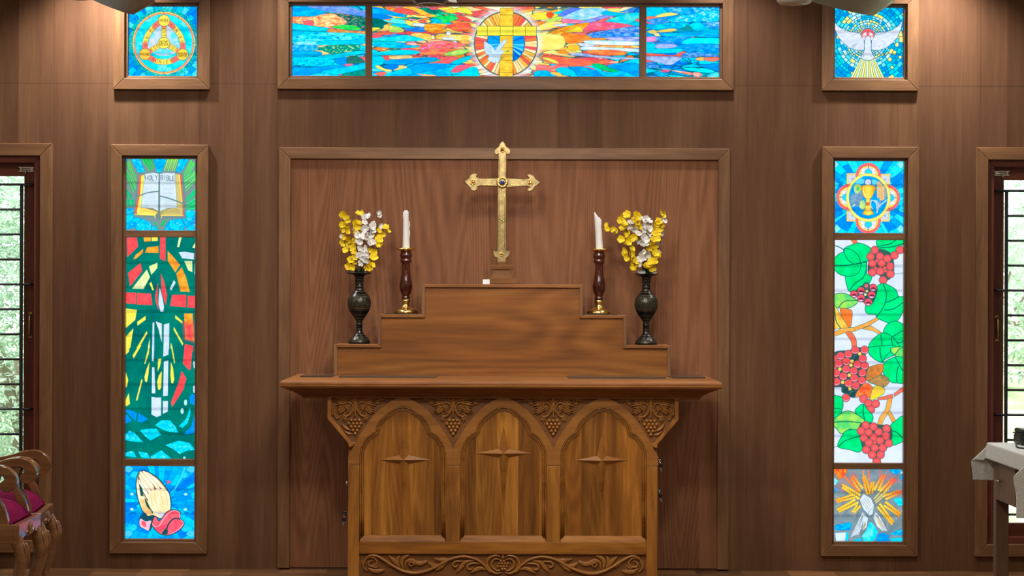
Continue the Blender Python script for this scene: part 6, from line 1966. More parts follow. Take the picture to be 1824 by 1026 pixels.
def candle(x, z, k, prof, label, drips, tip):
    t = thing('candle', (x, CYY, z), label, 'candle')
    m = MB()
    n = 24
    rows = []
    for r, y, ox in prof:
        rows.append([(x + ox * k + r * k * math.cos(2 * math.pi * q / n), CYY + r * k * math.sin(2 * math.pi * q / n), z + (318 - y) * k) for q in range(n)])
    if tip:
        for q in range(n):                                  # slanting burnt rim
            a = math.cos(2 * math.pi * q / n)
            p_ = rows[-1][q]
            rows[-1][q] = (p_[0], p_[1], p_[2] + (-a) * 24 * k)
    vs = [v for r_ in rows for v in r_]
    m.add(vs, [(i * n + q, i * n + (q + 1) % n, (i + 1) * n + (q + 1) % n, (i + 1) * n + q) for i in range(len(rows) - 1) for q in range(n)] + [tuple(range(n)), tuple((len(rows) - 1) * n + q for q in range(n))], 0, True)
    for dx, y0, y1, r in drips:
        m.tube([(x + dx * k, CYY - 6 * k, z + (318 - y0) * k), (x + (dx + 1) * k, CYY - 6 * k, z + (318 - (y0 + y1) / 2) * k), (x + dx * k, CYY - 6 * k, z + (318 - y1) * k)], [r * k * .6, r * k, r * k * .5], 8)
    part(m, 'wax_body', M['wax'], t)
    m = MB(); ztop = z + (318 - prof[-1][1]) * k
    xw = x + prof[-1][2] * k + (-.8 * prof[-1][0] * k if tip else 0)
    zt = ztop + (20 * k if tip else 0)
    m.tube([(xw, CYY, zt - .004), (xw, CYY, zt + .004)], .0009, 6)
    part(m, 'wick', M['wick'], t)
candle(cs[0][0], cs[0][1], cs[0][2], [(25, 318, 2), (24, 300, 2), (21, 200, 1), (19, 120, 0), (18.5, 75, 0), (17, 64, 0), (11, 58, 0), (3, 56, 0)], 'white candle with rounded top in the left candlestick', [(22, 190, 250, 5), (21, 130, 190, 4), (-18, 70, 120, 4)], False)
candle(cs[1][0], cs[1][1], cs[1][2], [(26, 318, 3), (25, 300, 2), (23, 200, -4), (21, 140, -10), (20, 100, -14), (17, 84, -17)], 'white candle with slanting broken top in the right candlestick', [(10, 110, 180, 4)], True)

# ------------------------------------------------------------------ etched vases
def vase_mat():
    k = NT('black_etched_metal')
    tc = k.n('TexCoord')
    sp = k.n('SeparateXYZ'); k.l(tc.outputs['Object'], sp.inputs[0])
    an = k.math('ARCTAN2', sp.outputs[1], sp.outputs[0])
    cb = k.n('CombineXYZ'); k.l(k.math('MULTIPLY', an, 1.0), cb.inputs[0]); k.l(k.math('MULTIPLY', sp.outputs[2], 17.0), cb.inputs[1])
    vo = k.n('TexVoronoi', feature='DISTANCE_TO_EDGE', i_Scale=5.0); k.l(cb.outputs[0], vo.inputs['Vector'])
    no = k.n('TexNoise', i_Scale=9.0, i_Detail=2.0, i_Distortion=2.0); k.l(cb.outputs[0], no.inputs['Vector'])
    sw = k.math('LESS_THAN', k.math('ABSOLUTE', k.math('SUBTRACT', no.outputs[0], .5)), .018)
    et = k.math('MAXIMUM', k.math('LESS_THAN', vo.outputs['Distance'], .022), sw)
    z = sp.outputs[2]
    inband = k.math('MULTIPLY', k.math('GREATER_THAN', z, .185), k.math('LESS_THAN', z, .245))
    low = k.math('MULTIPLY', k.math('GREATER_THAN', z, .008), k.math('LESS_THAN', z, .03))
    et = k.math('MULTIPLY', et, k.math('MAXIMUM', inband, low))
    ring = None
    for zz in (.036, .048, .062, .078, .104, .118, .132, .150, .176, .184, .248, .256, .272, .284, .300, .318, .333, .346):
        q = k.math('LESS_THAN', k.math('ABSOLUTE', k.math('SUBTRACT', z, zz)), .0011)
        ring = q if ring is None else k.math('MAXIMUM', ring, q)
    mask = k.math('MAXIMUM', et, ring)
    mx = k.n('Mix', data_type='RGBA'); k.l(mask, mx.inputs[0])
    mx.inputs[6].default_value = lin((11, 12, 14)); mx.inputs[7].default_value = lin((96, 86, 60))
    k.l(mx.outputs[2], k.b.inputs['Base Color'])
    k.l(k.math('MULTIPLY', mask, .35), k.b.inputs['Metallic'])
    k.b.inputs['Roughness'].default_value = .3
    k.b.inputs['Specular IOR Level'].default_value = .3
    return k.m
M['vase'] = vase_mat()
VY = -.235
def vase(px, label):
    x = at(px, 560, VY).x; z = zs_[1] + .0003; k = KV / 3.8
    t = thing('vase', (x, VY, z), label, 'vase')
    m = MB(); m.lathe(lathe_px([(74, 965), (76, 958), (72, 945), (62, 930), (46, 914), (32, 900), (23, 885), (21, 868), (21, 842), (23, 826), (19, 818), (24, 808), (36, 790), (52, 768), (68, 742), (78, 715), (81, 690), (77, 662), (64, 638), (46, 620), (33, 602), (28, 585), (31, 576), (28, 570), (27, 545), (31, 538), (29, 528), (31, 514), (40, 502), (60, 494)], k, z, 965), (x, VY, 0), 48)
    part(m, 'body', M['vase'], t)
    m = MB(); m.lathe(lathe_px([(58, 495), (80, 490), (83, 487), (82, 485), (60, 486.5), (34, 492)], k, z, 965), (x, VY, 0), 48)
    part(m, 'flared_lip', M['vase'], t)
    return x, z + (965 - 486) * k
v1 = vase(640, 'black etched metal vase on the left step of the shelf')
v2 = vase(1151, 'black etched metal vase on the right step of the shelf')

# ------------------------------------------------------------------ artificial flowers
def petal_mesh(mb, c, nrm, rad, rng, npet=5):
    n = Vector(nrm).normalized()
    a = n.orthogonal().normalized(); b = n.cross(a)
    ph = rng.uniform(0, 6.28)
    for q in range(npet):
        t0 = ph + q * 2 * math.pi / npet + rng.uniform(-.15, .15)
        cup = rng.uniform(.25, .65)
        R_ = rad * rng.uniform(.85, 1.15)
        vs = []
        for j in range(4):
            r = R_ * (j + .25) / 3.25
            wid = (.42, .9, 1.0, .5)[j] * R_ * .5
            for i in (-1, 0, 1):
                d = a * math.cos(t0) + b * math.sin(t0)
                e_ = -a * math.sin(t0) + b * math.cos(t0)
                p_ = Vector(c) + d * r + e_ * wid * i + n * (cup * r * r / R_ + (.12 * R_ if i == 0 else .0) * (-1) + rng.uniform(-.03, .03) * R_)
                vs.append(p_)
        fs = [(j * 3 + i, j * 3 + i + 1, (j + 1) * 3 + i + 1, (j + 1) * 3 + i) for j in range(3) for i in range(2)]
        mb.add(vs, fs, 0, True)
def flower_mb(rng, rad, col):
    m = MB()
    petal_mesh(m, (0, 0, 0), (0, 0, 1), rad, rng, 5)
    if rng.random() < .6:
        petal_mesh(m, (0, 0, .1 * rad), (0, 0, 1), rad * .6, rng, 3)
    m.sphere((0, 0, .10 * rad), rad * .12, 8, 1)
    return m
FM = {}
frng = random.Random(77)
for col in ('yellow', 'white'):
    FM[col] = []
    for q in range(4):
        mb = flower_mb(frng, .0195, col)
        me = bpy.data.meshes.new('blossom')
        me.from_pydata([tuple(v) for v in mb.v], [], mb.f)
        me.materials.append(M['petal_' + col]); me.materials.append(M['flower_eye'])
        me.polygons.foreach_set('material_index', mb.mi); me.polygons.foreach_set('use_smooth', mb.sm)
        me.update()
        FM[col].append(me)
def spray(vase_xz, ox, oy, col, blossoms, label, seed, depth=0.0, tail=None, size=1.0, twigs=()):
    """one artificial stem: blossoms given in crop pixels of the photograph, listed from the top down"""
    rng = random.Random(seed)
    vxp, vz = vase_xz
    def W(cx, cy, dy=0.0):
        return at(ox + cx / 3.8, oy + cy / 3.8, VY + dy)
    pts = sorted(blossoms, key=lambda q: q[1])
    base = Vector((vxp + rng.uniform(-.012, .012), VY + depth * .15, vz - .06))
    t = thing('flower_spray', tuple(base), label, 'artificial flowers')
    top = tail or pts[0]
    neck = Vector((vxp + rng.uniform(-.02, .02), VY + depth * .3, vz + .004))
    mean_mid = np.mean(np.array(pts[len(pts) // 2:]), axis=0)
    path = [base, neck, W(mean_mid[0] * .8 + pts[0][0] * .2, mean_mid[1], depth * .7), W(top[0], top[1], depth)]
    pa = smooth_path([tuple(p_) for p_ in path], 6, False)
    m = MB(); m.tube(pa, list(np.linspace(.0022, .0012, len(pa))), 6)
    for tw in twigs:
        a_ = W(tw[0], tw[1], depth); b_ = W(tw[2], tw[3], depth)
        m.tube([a_, (a_ + b_) / 2 + Vector((.002, 0, .002)), b_], [.0014, .0012, .0009], 6)
        m.sphere(b_, .0028, 6)
    centres = []
    for (cx, cy) in pts:
        p_ = W(cx, cy, depth + rng.uniform(-.022, .012))
        i = int(np.argmin([(Vector(q) - p_).length + (0.05 if q[2] > p_.z else 0) for q in pa]))
        m.tube([Vector(pa[i]), (Vector(pa[i]) + p_) / 2 + Vector((0, 0, -.003)), p_], [.0012, .001, .0008], 5)
        centres.append(p_)
    part(m, 'stem', M['twig'] if col == 'white' else M['stem'], t)
    for p_ in centres:
        o = bpy.data.objects.new('blossom', FM[col][rng.randrange(4)])
        COL.objects.link(o)
        o.parent = t
        o.location = p_ - base
        d = Vector((rng.gauss(0, .55) + (p_.x - vxp) * 3, -1.0, rng.gauss(.1, .55)))
        q = d.to_track_quat('Z', 'Y')
        e_ = q.to_euler()
        o.rotation_euler = e_
        s_ = rng.uniform(.80, 1.15) * size
        o.scale = (s_, s_, s_)
    return t
L = lambda *a, **k: spray(v1, 590, 360, *a, **k)
L('yellow', [(78, 82), (100, 90), (112, 122), (75, 150), (105, 165), (108, 195), (88, 185)], 'yellow blossom stem furthest left in the left vase', 1)
L('yellow', [(92, 232), (85, 268), (128, 255), (160, 258), (98, 322), (120, 300)], 'yellow blossom stem low on left side of left vase', 2, -.02)
L('yellow', [(185, 78), (208, 82), (165, 135), (188, 142), (175, 165), (172, 210), (192, 190)], 'yellow blossom stem standing tall behind left vase white flowers', 3, .02)
L('yellow', [(150, 305), (155, 345), (160, 370), (128, 392), (115, 435), (140, 440), (155, 410)], 'short yellow blossom stem at rim of left vase, left side', 4, -.03)
L('white', [(225, 100), (252, 98), (225, 140), (222, 178), (248, 188), (285, 150), (280, 165), (285, 195), (262, 228)], 'tall white blossom stem in middle of left vase', 5, -.02)
L('white', [(210, 235), (182, 222), (240, 240), (192, 268), (268, 272), (285, 270), (235, 310), (200, 312)], 'white blossom stem halfway up in left vase', 6, -.03)
L('white', [(205, 355), (235, 345), (215, 385), (240, 360), (242, 395), (205, 412), (188, 360)], 'short white blossom stem low in the left vase', 7, -.045)
L('white', [(320, 66), (330, 90), (332, 160)], 'thin white stem rising highest at right of left vase', 8, .0, (296, 72), .8, [(250, 200, 292, 80), (292, 80, 298, 58), (330, 160, 345, 128), (345, 135, 338, 120)])
L('yellow', [(372, 172), (378, 195), (325, 195), (345, 215), (318, 225)], 'yellow blossom stem reaching right from the left vase', 9, .0, (380, 150), .9, [(365, 175, 385, 140), (385, 142, 400, 136)])
L('yellow', [(325, 255), (310, 285), (335, 285), (295, 335), (288, 370), (270, 320)], 'yellow blossom stem at mid right of the left vase', 10, -.02)
L('yellow', [(272, 408), (262, 440), (240, 440), (280, 425)], 'short yellow blossom stem at rim of left vase, right side', 11, -.035)
L('white', [(68, 232), (160, 185), (125, 468), (250, 466), (232, 425)], 'scattered white blossom stem behind the left vase flowers', 12, .03, None, .7)
Rv = lambda *a, **k: spray(v2, 1020, 360, *a, **k)
Rv('yellow', [(232, 152), (235, 180), (272, 180), (292, 195)], 'yellow blossom stem reaching far left from the right vase', 21, -.01, (250, 155), .9)
Rv('yellow', [(370, 82), (340, 100), (325, 122), (352, 150), (372, 165), (370, 205), (345, 178)], 'tall yellow blossom stem, left part of right vase', 22, .01)
Rv('yellow', [(432, 75), (442, 100), (425, 118), (440, 135), (455, 160)], 'yellow blossom stem rising at centre top of right vase', 23, .02)
Rv('yellow', [(328, 250), (375, 240), (382, 270), (415, 235), (360, 262)], 'yellow blossom stem halfway up left of right vase', 24, -.02)
Rv('yellow', [(358, 325), (402, 315), (370, 375), (355, 345), (412, 352), (420, 385)], 'low yellow blossom stem at left of right vase', 25, -.03)
Rv('yellow', [(410, 445), (430, 425), (395, 408), (425, 400)], 'short yellow blossom stem at rim of right vase, left side', 26, -.03)
Rv('white', [(392, 140), (388, 165), (420, 185), (440, 215), (468, 205), (440, 262)], 'white blossom stem behind yellow ones in the right vase', 27, .01)
Rv('white', [(470, 120), (500, 110), (515, 130), (505, 160), (520, 180), (490, 190), (515, 215), (480, 160)], 'tall white blossom stem in middle of right vase', 28, -.01)
Rv('white', [(500, 255), (480, 235), (470, 275), (498, 285), (480, 340), (505, 352), (470, 350), (478, 375), (460, 385), (462, 420), (466, 465)], 'long white blossom stem down front of right vase', 29, -.04)
Rv('yellow', [(595, 75), (612, 85), (585, 130), (570, 145), (605, 150), (560, 165), (575, 190), (600, 180)], 'tall yellow blossom stem at right of right vase', 30, -.01)
Rv('yellow', [(552, 212), (580, 215), (548, 252), (575, 250), (520, 285), (540, 270), (555, 290), (515, 318)], 'yellow blossom stem halfway up right of right vase', 31, -.03)
Rv('yellow', [(562, 345), (545, 362), (578, 355), (552, 398), (535, 400), (515, 425), (500, 440), (525, 450), (545, 445)], 'low yellow blossom stem at right of right vase', 32, -.04)
Rv('white', [(605, 118), (625, 130), (600, 215), (575, 290), (580, 340), (538, 140), (555, 470)], 'scattered white blossom stem behind right of right vase', 33, .03, None, .75)
for (vxz, lab) in ((v1, 'dark green leaves in the mouth of the left vase'), (v2, 'dark green leaves in the mouth of the right vase')):
    rng = random.Random(int(vxz[0] * 100))
    t = thing('leaf_tuft', (vxz[0], VY, vxz[1] - .02), lab, 'leaves')
    for q in range(9):
        a = q * 6.283 / 9 + rng.uniform(-.3, .3)
        m = MB()
        rr = rng.uniform(.02, .034); h = rng.uniform(.03, .055)
        c0 = Vector((vxz[0] + .006 * math.cos(a), VY + .006 * math.sin(a), vxz[1] - .015))
        c1 = c0 + Vector((rr * math.cos(a) * .5, rr * math.sin(a) * .5, h * .6)); c2 = c0 + Vector((rr * math.cos(a), rr * math.sin(a), h))
        sd = Vector((-math.sin(a), math.cos(a), 0)) * .011
        m.add([c0 - sd * .3, c0 + sd * .3, c1 - sd, c1 + sd, c2], [(0, 1, 3, 2), (2, 3, 4)], 0, True)
        part(m, 'leaf', M['leaf'], t)

# ------------------------------------------------------------------ altar cross
M['base_wood'] = wood('cross_base_wood', (88, 54, 28), (120, 78, 42), (142, 98, 56), 'X', 9.0, 0.6, spec=.15)
XY = -.235
def cp(a, b):
    p_ = at(800 + a / 3.663, 240 + b / 3.663, XY)
    return (p_.x, p_.z)
z_top = zs_[3]
cc = cp(345, 972)
t = thing('altar_cross', (cc[0], XY, z_top), 'tall brass cross with trefoil ends on stepped wooden base', 'cross')
right = [(374, 285), (490, 290), (512, 288), (522, 284), (505, 268), (512, 258), (530, 257), (552, 268), (560, 285), (575, 294), (598, 312), (575, 332), (560, 340), (550, 360), (530, 372), (512, 370), (508, 356), (526, 344), (510, 338), (490, 338), (374, 346)]
up = [(318, 284), (320, 128), (304, 136), (292, 116), (296, 96), (312, 84), (324, 76), (332, 56), (349, 38), (364, 56), (372, 76), (386, 84), (402, 96), (404, 116), (392, 136), (376, 128)]
left = [(316, 338), (205, 336), (186, 340), (190, 358), (170, 368), (145, 366), (132, 346), (120, 330), (95, 308), (120, 290), (134, 276), (142, 260), (165, 250), (188, 258), (180, 274), (186, 282), (205, 286)]
down = [(373, 755), (382, 762), (394, 755), (397, 772), (390, 795), (374, 806), (372, 832), (312, 832), (313, 806), (294, 798), (286, 775), (290, 756), (302, 764), (314, 756)]
outline = up + right + down + left
m = MB(); m.prism([cp(a, b) for a, b in outline], XY - .010, XY + .010)
body = part(m, 'cross_body', M['brass_satin'], t, bevel=.004)
m = MB()
for pts in ([(329, 140), (329, 270)], [(364, 140), (364, 270)], [(327, 365), (325, 740)], [(363, 365), (361, 740)], [(210, 296), (305, 298)], [(210, 328), (305, 328)], [(390, 296), (490, 298)], [(390, 328), (490, 330)]):
    m.relief([cp(*q) for q in pts], [.0016], XY - .0098, .0022, n=5)
part(m, 'edge_bead', M['brass'], t)
def rosette(a, b, r, gem, npet):
    m = MB(); x, z = cp(a, b)
    for q in range(npet):
        an = q * 2 * math.pi / npet
        m.sphere((x + r * .68 * math.cos(an), XY - .0115, z + r * .68 * math.sin(an)), r * .30, 8, 0, .6)
    m.sphere((x, XY - .010, z), r * .68, 14, 0, .4)
    ro = part(m, 'rosette', M['brass'], t)
    m = MB(); m.sphere((x, XY - .0135 - .1 * r, z), r * .36, 10, 0, .7)
    part(m, 'gem', gem, ro)
GB = plain('blue_stone', (24, 56, 150), .08, coat=1); GRD = plain('dark_red_stone', (90, 24, 20), .1, coat=1); GO = plain('orange_stone', (190, 76, 30), .1, coat=1); GT = plain('turquoise_stone', (28, 140, 150), .1, coat=1)
KX = (CAM_D + XY) / FOC / 3.663
rosette(347, 312, 42 * KX, GB, 18); rosette(348, 100, 19 * KX, GRD, 8); rosette(155, 312, 20 * KX, GO, 8); rosette(532, 314, 20 * KX, M['brass'], 8); rosette(342, 562, 18 * KX, GT, 8); rosette(342, 779, 18 * KX, GRD, 8)
m = MB()
for a0, a1, b0, b1, d in ((313, 371, 828, 852, .024), (268, 418, 850, 879, .045), (243, 445, 938, 973, .066)):
    x0, z0 = cp(a0, b1); x1, z1 = cp(a1, b0)
    m.box(x0, x1, XY - d, XY + d, max(z0, z_top + .0003), z1)
x0, z0 = cp(268, 939); x1, _ = cp(418, 939); x2, z2 = cp(294, 878); x3, _ = cp(392, 878)
m.add([(x0, XY - .052, z0), (x1, XY - .052, z0), (x1, XY + .052, z0), (x0, XY + .052, z0), (x2, XY - .036, z2), (x3, XY - .036, z2), (x3, XY + .036, z2), (x2, XY + .036, z2)], [(0, 1, 5, 4), (1, 2, 6, 5), (2, 3, 7, 6), (3, 0, 4, 7), (4, 5, 6, 7), (3, 2, 1, 0)])
part(m, 'wooden_base', M['base_wood'], t, 'stepped wooden base', bevel=.003)
m = MB(); x0, z0 = cp(221, 958); x1, z1 = cp(266, 928)
m.box(x0, x1, XY - .086, XY - .068, z_top + .0003, z_top + .013 + .5 * (z1 - z0))
o = m.build('white_card', M['paper_white'], org=((x0 + x1) / 2, XY - .077, z_top), bevel=.001)
tag(o, 'small white card beside left foot of the brass cross', 'card')

# ------------------------------------------------------------------ carved armchairs
def armchair(loc, rz, label, label_dx=0):
    t = thing('armchair', loc, label, 'chair', 'carved armchairs in a row at the left', rz=rz)
    hw, fx, sz = .219, .25, .43
    # seat frame
    def P(m, name, mat, lab=None, bevel=None, par=None):
        return part(m, name, mat, par or t, lab, bevel, local=True)
    m = MB()
    pts = [(-hw, .06)]
    apr = [(-hw, sz - .09), (-hw * .75, sz - .082), (-hw * .5, sz - .066), (-hw * .25, sz - .060), (0, sz - .074), (hw * .25, sz - .060), (hw * .5, sz - .066), (hw * .75, sz - .082), (hw, sz - .09), (hw, sz), (-hw, sz)]
    m.prism(apr, fx - .03, fx, 'X')
    fr_ = P(m, 'front_rail', M['chair_wood'], None, .003)
    c_ = MB()
    for s_ in (1, -1):
        vs = [(0, sz - .05), (s_ * .03, sz - .062), (s_ * .06, sz - .045), (s_ * .085, sz - .055)]
        q = smooth_path(vs, 4, False)
        c_.tube([(fx + .002, a, b) for a, b in q], [.008 - .005 * i / len(q) for i in range(len(q))], 6)
        q = smooth_path([(0, sz - .06), (s_ * .022, sz - .04), (s_ * .02, sz - .02)], 4, False)
        c_.tube([(fx + .002, a, b) for a, b in q], [.007 - .004 * i / len(q) for i in range(len(q))], 6)
    q = smooth_path([(0, sz - .07), (0, sz - .04), (0, sz - .012)], 4, False)
    c_.tube([(fx + .002, a, b) for a, b in q], [.006, .008, .010, .011, .010, .008, .006, .003, .001][:len(q)], 6)
    P(c_, 'carved_crest', M['chair_wood'], par=fr_)
    for s_ in (1, -1):
        m = MB(); m.prism([(-.24, sz - .085), (fx - .03, sz - .085), (fx - .03, sz), (-.24, sz)], s_ * hw - (.028 if s_ > 0 else 0), s_ * hw + (0 if s_ > 0 else .028), 'Y')
        P(m, 'side_rail', M['chair_wood'], None, .003)
    m = MB(); m.box(-.25, -.222, -hw, hw, sz - .085, sz)
    P(m, 'back_rail', M['chair_wood'])
    # domed cushion
    m = MB()
    def cu(u, v):
        a, b = 2 * u - 1, 2 * v - 1
        x = -.015 + a * .225; y = b * (hw - .012)
        h = (1 - abs(a) ** 3.2) * (1 - abs(b) ** 3.2)
        return (x, y, sz + .004 + .092 * max(h, 0) ** .55)
    m.grid(cu, 22, 22)
    m.box(-.235, .205, -hw + .014, hw - .014, sz - .03, sz + .006)
    P(m, 'seat_cushion', M['velvet'], 'crimson velvet cushion')
    # cabriole front legs
    for s_ in (1, -1):
        m = MB()
        y = s_ * (hw - .03)
        path = [(fx - .03, sz - .05), (fx - .008, sz - .10), (fx + .004, sz - .16), (fx - .012, sz - .24), (fx - .034, sz - .32), (fx - .030, sz - .38), (fx - .008, .018), (fx + .004, .0)]
        q = smooth_path(path, 4, False)
        rad = np.interp(np.linspace(0, 1, len(q)), [0, .14, .28, .5, .7, .85, .95, 1], [.028, .031, .030, .024, .018, .017, .024, .020])
        m.tube([(a, y, max(b, .0)) for a, b in q], list(rad), 10)
        lg = P(m, 'front_leg', M['chair_wood'])
        m = MB()
        for d in (-.016, 0, .016):
            q = smooth_path([(fx + .024, sz - .085), (fx + .036, sz - .14), (fx + .022, sz - .20)], 4, False)
            m.tube([(a - abs(d) * .5, y + d * (1 - .5 * i / len(q)), b) for i, (a, b) in enumerate(q)], [.004 + .005 * math.sin(math.pi * i / (len(q) - 1)) for i in range(len(q))], 6)
        P(m, 'knee_carving', M['chair_wood'], par=lg)
        m = MB(); q = smooth_path([(-.235, sz), (-.245, sz - .15), (-.275, .12), (-.31, .0)], 5, False)
        m.tube([(a, y, max(b, 0)) for a, b in q], list(np.linspace(.026, .018, len(q))), 8)
        P(m, 'back_leg', M['chair_wood'])
        # arm with scroll
        ya = s_ * (hw - .022)
        S_ = .00066
        def ac(c_x, c_y):
            return (fx - .012 + (c_x - 300) * S_, .695 - (c_y - 145) * .000645)
        def aq(c_x, c_y):
            return (fx - .012 + (c_x - 440) * .0004425, .696 - (c_y - 210) * .0004325)
        outer = [(-600, 345), (-300, 320), (0, 262), (100, 230), (190, 212), (280, 210), (350, 232), (410, 285), (440, 345), (440, 400), (405, 458), (350, 489), (302, 480), (268, 448), (262, 412), (282, 376)]
        inner = [(306, 362), (312, 350), (296, 324), (262, 309), (190, 308), (100, 322), (0, 345), (-300, 410), (-600, 430)]
        q = np.vstack([smooth_path(outer, 4, False), smooth_path(inner, 4, False)])
        m = MB(); m.prism([aq(a, b) for a, b in q], ya - .024, ya + .024)
        P(m, 'scrolled_arm', M['chair_wood'], None, .006)
        # curved arm post
        post = [(ac(150, 205)[0], .655), (ac(135, 260)[0], .60), (ac(150, 330)[0], .545), (ac(190, 390)[0], .49), (ac(215, 440)[0], sz - .03)]
        q = smooth_path(post, 5, False)
        A_, B_ = [], []
        for i in range(len(q)):
            d = q[min(i + 1, len(q) - 1)] - q[max(i - 1, 0)]
            L_ = math.hypot(*d) or 1
            w_ = .016 + .010 * abs(2 * i / (len(q) - 1) - 1)
            A_.append((q[i][0] - d[1] / L_ * w_, q[i][1] + d[0] / L_ * w_)); B_.append((q[i][0] + d[1] / L_ * w_, q[i][1] - d[0] / L_ * w_))
        m = MB(); m.strip(A_, B_, ya - .018, ya + .018)
        P(m, 'arm_post', M['chair_wood'], None, .005)
    # back: two shaped posts, crest rail, upholstered panel
    for s_ in (1, -1):
        m = MB(); q = smooth_path([(-.236, sz - .02), (-.25, .65), (-.285, .9), (-.33, 1.12)], 5, False)
        m.tube([(a, s_ * (hw - .024), b) for a, b in q], list(np.linspace(.026, .02, len(q))), 8)
        P(m, 'back_post', M['chair_wood'])
    m = MB(); q = smooth_path([(-hw + .02, 1.10), (-.12, 1.15), (0, 1.19), (.12, 1.15), (hw - .02, 1.10)], 5, False)
    m.tube([(-.335, a, b) for a, b in q], [.022 + .012 * math.sin(math.pi * i / (len(q) - 1)) for i in range(len(q))], 8)
    P(m, 'crest_rail', M['chair_wood'])
    m = MB()
    def bk(u, v):
        a, b = 2 * u - 1, v
        z_ = .56 + .50 * b
        return (-.243 - .085 * b ** 1.4 + .02 * (1 - a * a) * math.sin(math.pi * b), a * (hw - .05), z_)
    m.grid(bk, 12, 12)
    m.grid(lambda u, v: (bk(u, v)[0] - .03, bk(u, v)[1], bk(u, v)[2]), 12, 12)
    P(m, 'back_cushion', M['velvet'], 'crimson velvet back')
    return t
def front_at(px, py, z=.43):
    d = (CAM_H - z) * FOC / (un(px, py)[1])
    return Vector((un(px, py)[0] * d / FOC, d - CAM_D))
p0, p1, p2 = front_at(34, 935), front_at(72.7, 915), front_at(97, 895)
for (a, b, lab) in ((p0, p1, 'carved wooden armchair with crimson cushion, the nearer of two, cut by left edge'), (p1, p2, 'carved wooden armchair with crimson cushion, the farther one, next to the end wall')):
    d = (b - a); mid = (a + b) / 2
    th = math.atan2(d.y, d.x) - math.pi / 2
    off = Vector((math.cos(th), math.sin(th))) * .25
    armchair((mid.x - off.x, mid.y - off.y, 0), th, lab)

# ------------------------------------------------------------------ side table with cloth
TXL, TYB, TYF, TXR, TH = 2.366, -.855, -1.60, 3.45, .748
t = thing('side_table', ((TXL + TXR) / 2, (TYB + TYF) / 2, 0), 'brown wooden side table with drawer under an ivory cloth at the right', 'table')
m = MB(); m.box(TXL - .02, TXR + .02, TYF - .02, TYB + .02, TH - .025, TH)
part(m, 'tabletop', M['table_wood'], t, bevel=.003)
for x0, y0 in ((TXL, TYB - .058), (TXL, TYF), (TXR - .06, TYB - .058), (TXR - .06, TYF)):
    m = MB(); m.box(x0, x0 + .062, y0, y0 + .058, 0, TH - .025)
    part(m, 'leg', M['table_wood'], t, bevel=.002)
m = MB(); m.box(TXL + .016, TXL + .03, TYF + .058, TYB - .058, .486, .722); m.box(TXL + .001, TXL + .016, TYF + .058, TYB - .058, .700, .7225); m.box(TXL + .001, TXL + .016, TYF + .058, TYB - .47, .486, .700)
m.box(TXL + .005, TXR - .01, TYF + .012, TYF + .032, .486, TH - .026); m.box(TXL + .06, TXR - .01, TYB - .032, TYB - .012, .60, TH - .026); m.box(TXR - .022, TXR - .004, TYF + .058, TYB - .058, .486, TH - .026)
part(m, 'apron', M['table_wood'], t)
m = MB(); m.box(TXL - .012, TXL + .0155, TYB - .46, TYB - .060, .488, .684)
dr = part(m, 'drawer', M['table_wood'], t, bevel=.002)
m = MB(); kz, ky = .585, TYB - .19
for dy in (-.02, .02):
    m.tube([(TXL - .012, ky + dy, kz), (TXL - .026, ky + dy, kz)], .004, 8)
m.tube([(TXL - .026, ky - .026, kz), (TXL - .030, ky, kz + .001), (TXL - .026, ky + .026, kz)], .006, 8)
part(m, 'drawer_pull', M['chrome'], dr, 'small shiny metal pull')
# cloth
OL, OB, OF = .078, .19, .28
x0, x1, y0, y1 = TXL - .024, TXR + .024, TYF - .024, TYB + .024
def sst(a): a = min(max(a, 0), 1); return a * a * (3 - 2 * a)
def cloth(u, v):
    X_ = x0 - OL + (x1 - x0 + 2 * OL) * u
    Y_ = y0 - OF + (y1 - y0 + OB + OF) * v
    dx = max(0, x0 - X_) + max(0, X_ - x1); sx_ = -1 if X_ < x0 else 1
    dB, dF = max(0, Y_ - y1), max(0, y0 - Y_)
    dy = dB + dF
    s_ = sst(dy / (dx * 1.0 + .022)) if dy else 0.0
    xx = min(max(X_, x0), x1) + sx_ * dx * (.14 * (1 - s_) + .97 * s_)
    yy = min(max(Y_, y0), y1) + (1 if dB else -1) * dy * .10 - (.012 * math.sin(X_ * 16) * dy / .2 if dy else 0)
    zz = TH + .004 - dx * .97 * (1 - s_) - dy * .985
    if sx_ < 0 and dy:
        xx += .012 * sst(dx / .05) * sst((dy - .09) / .1)
    return (xx, yy, zz)
m = MB()
m.grid(cloth, 220, 220)
o = m.build('tablecloth', M['lace'], org=((x0 + x1) / 2, (y0 + y1) / 2, TH))
md = o.modifiers.new('thickness', 'SOLIDIFY'); md.thickness = .002; md.offset = 1
tag(o, 'ivory textured cloth draped over the side table at the right', 'tablecloth')
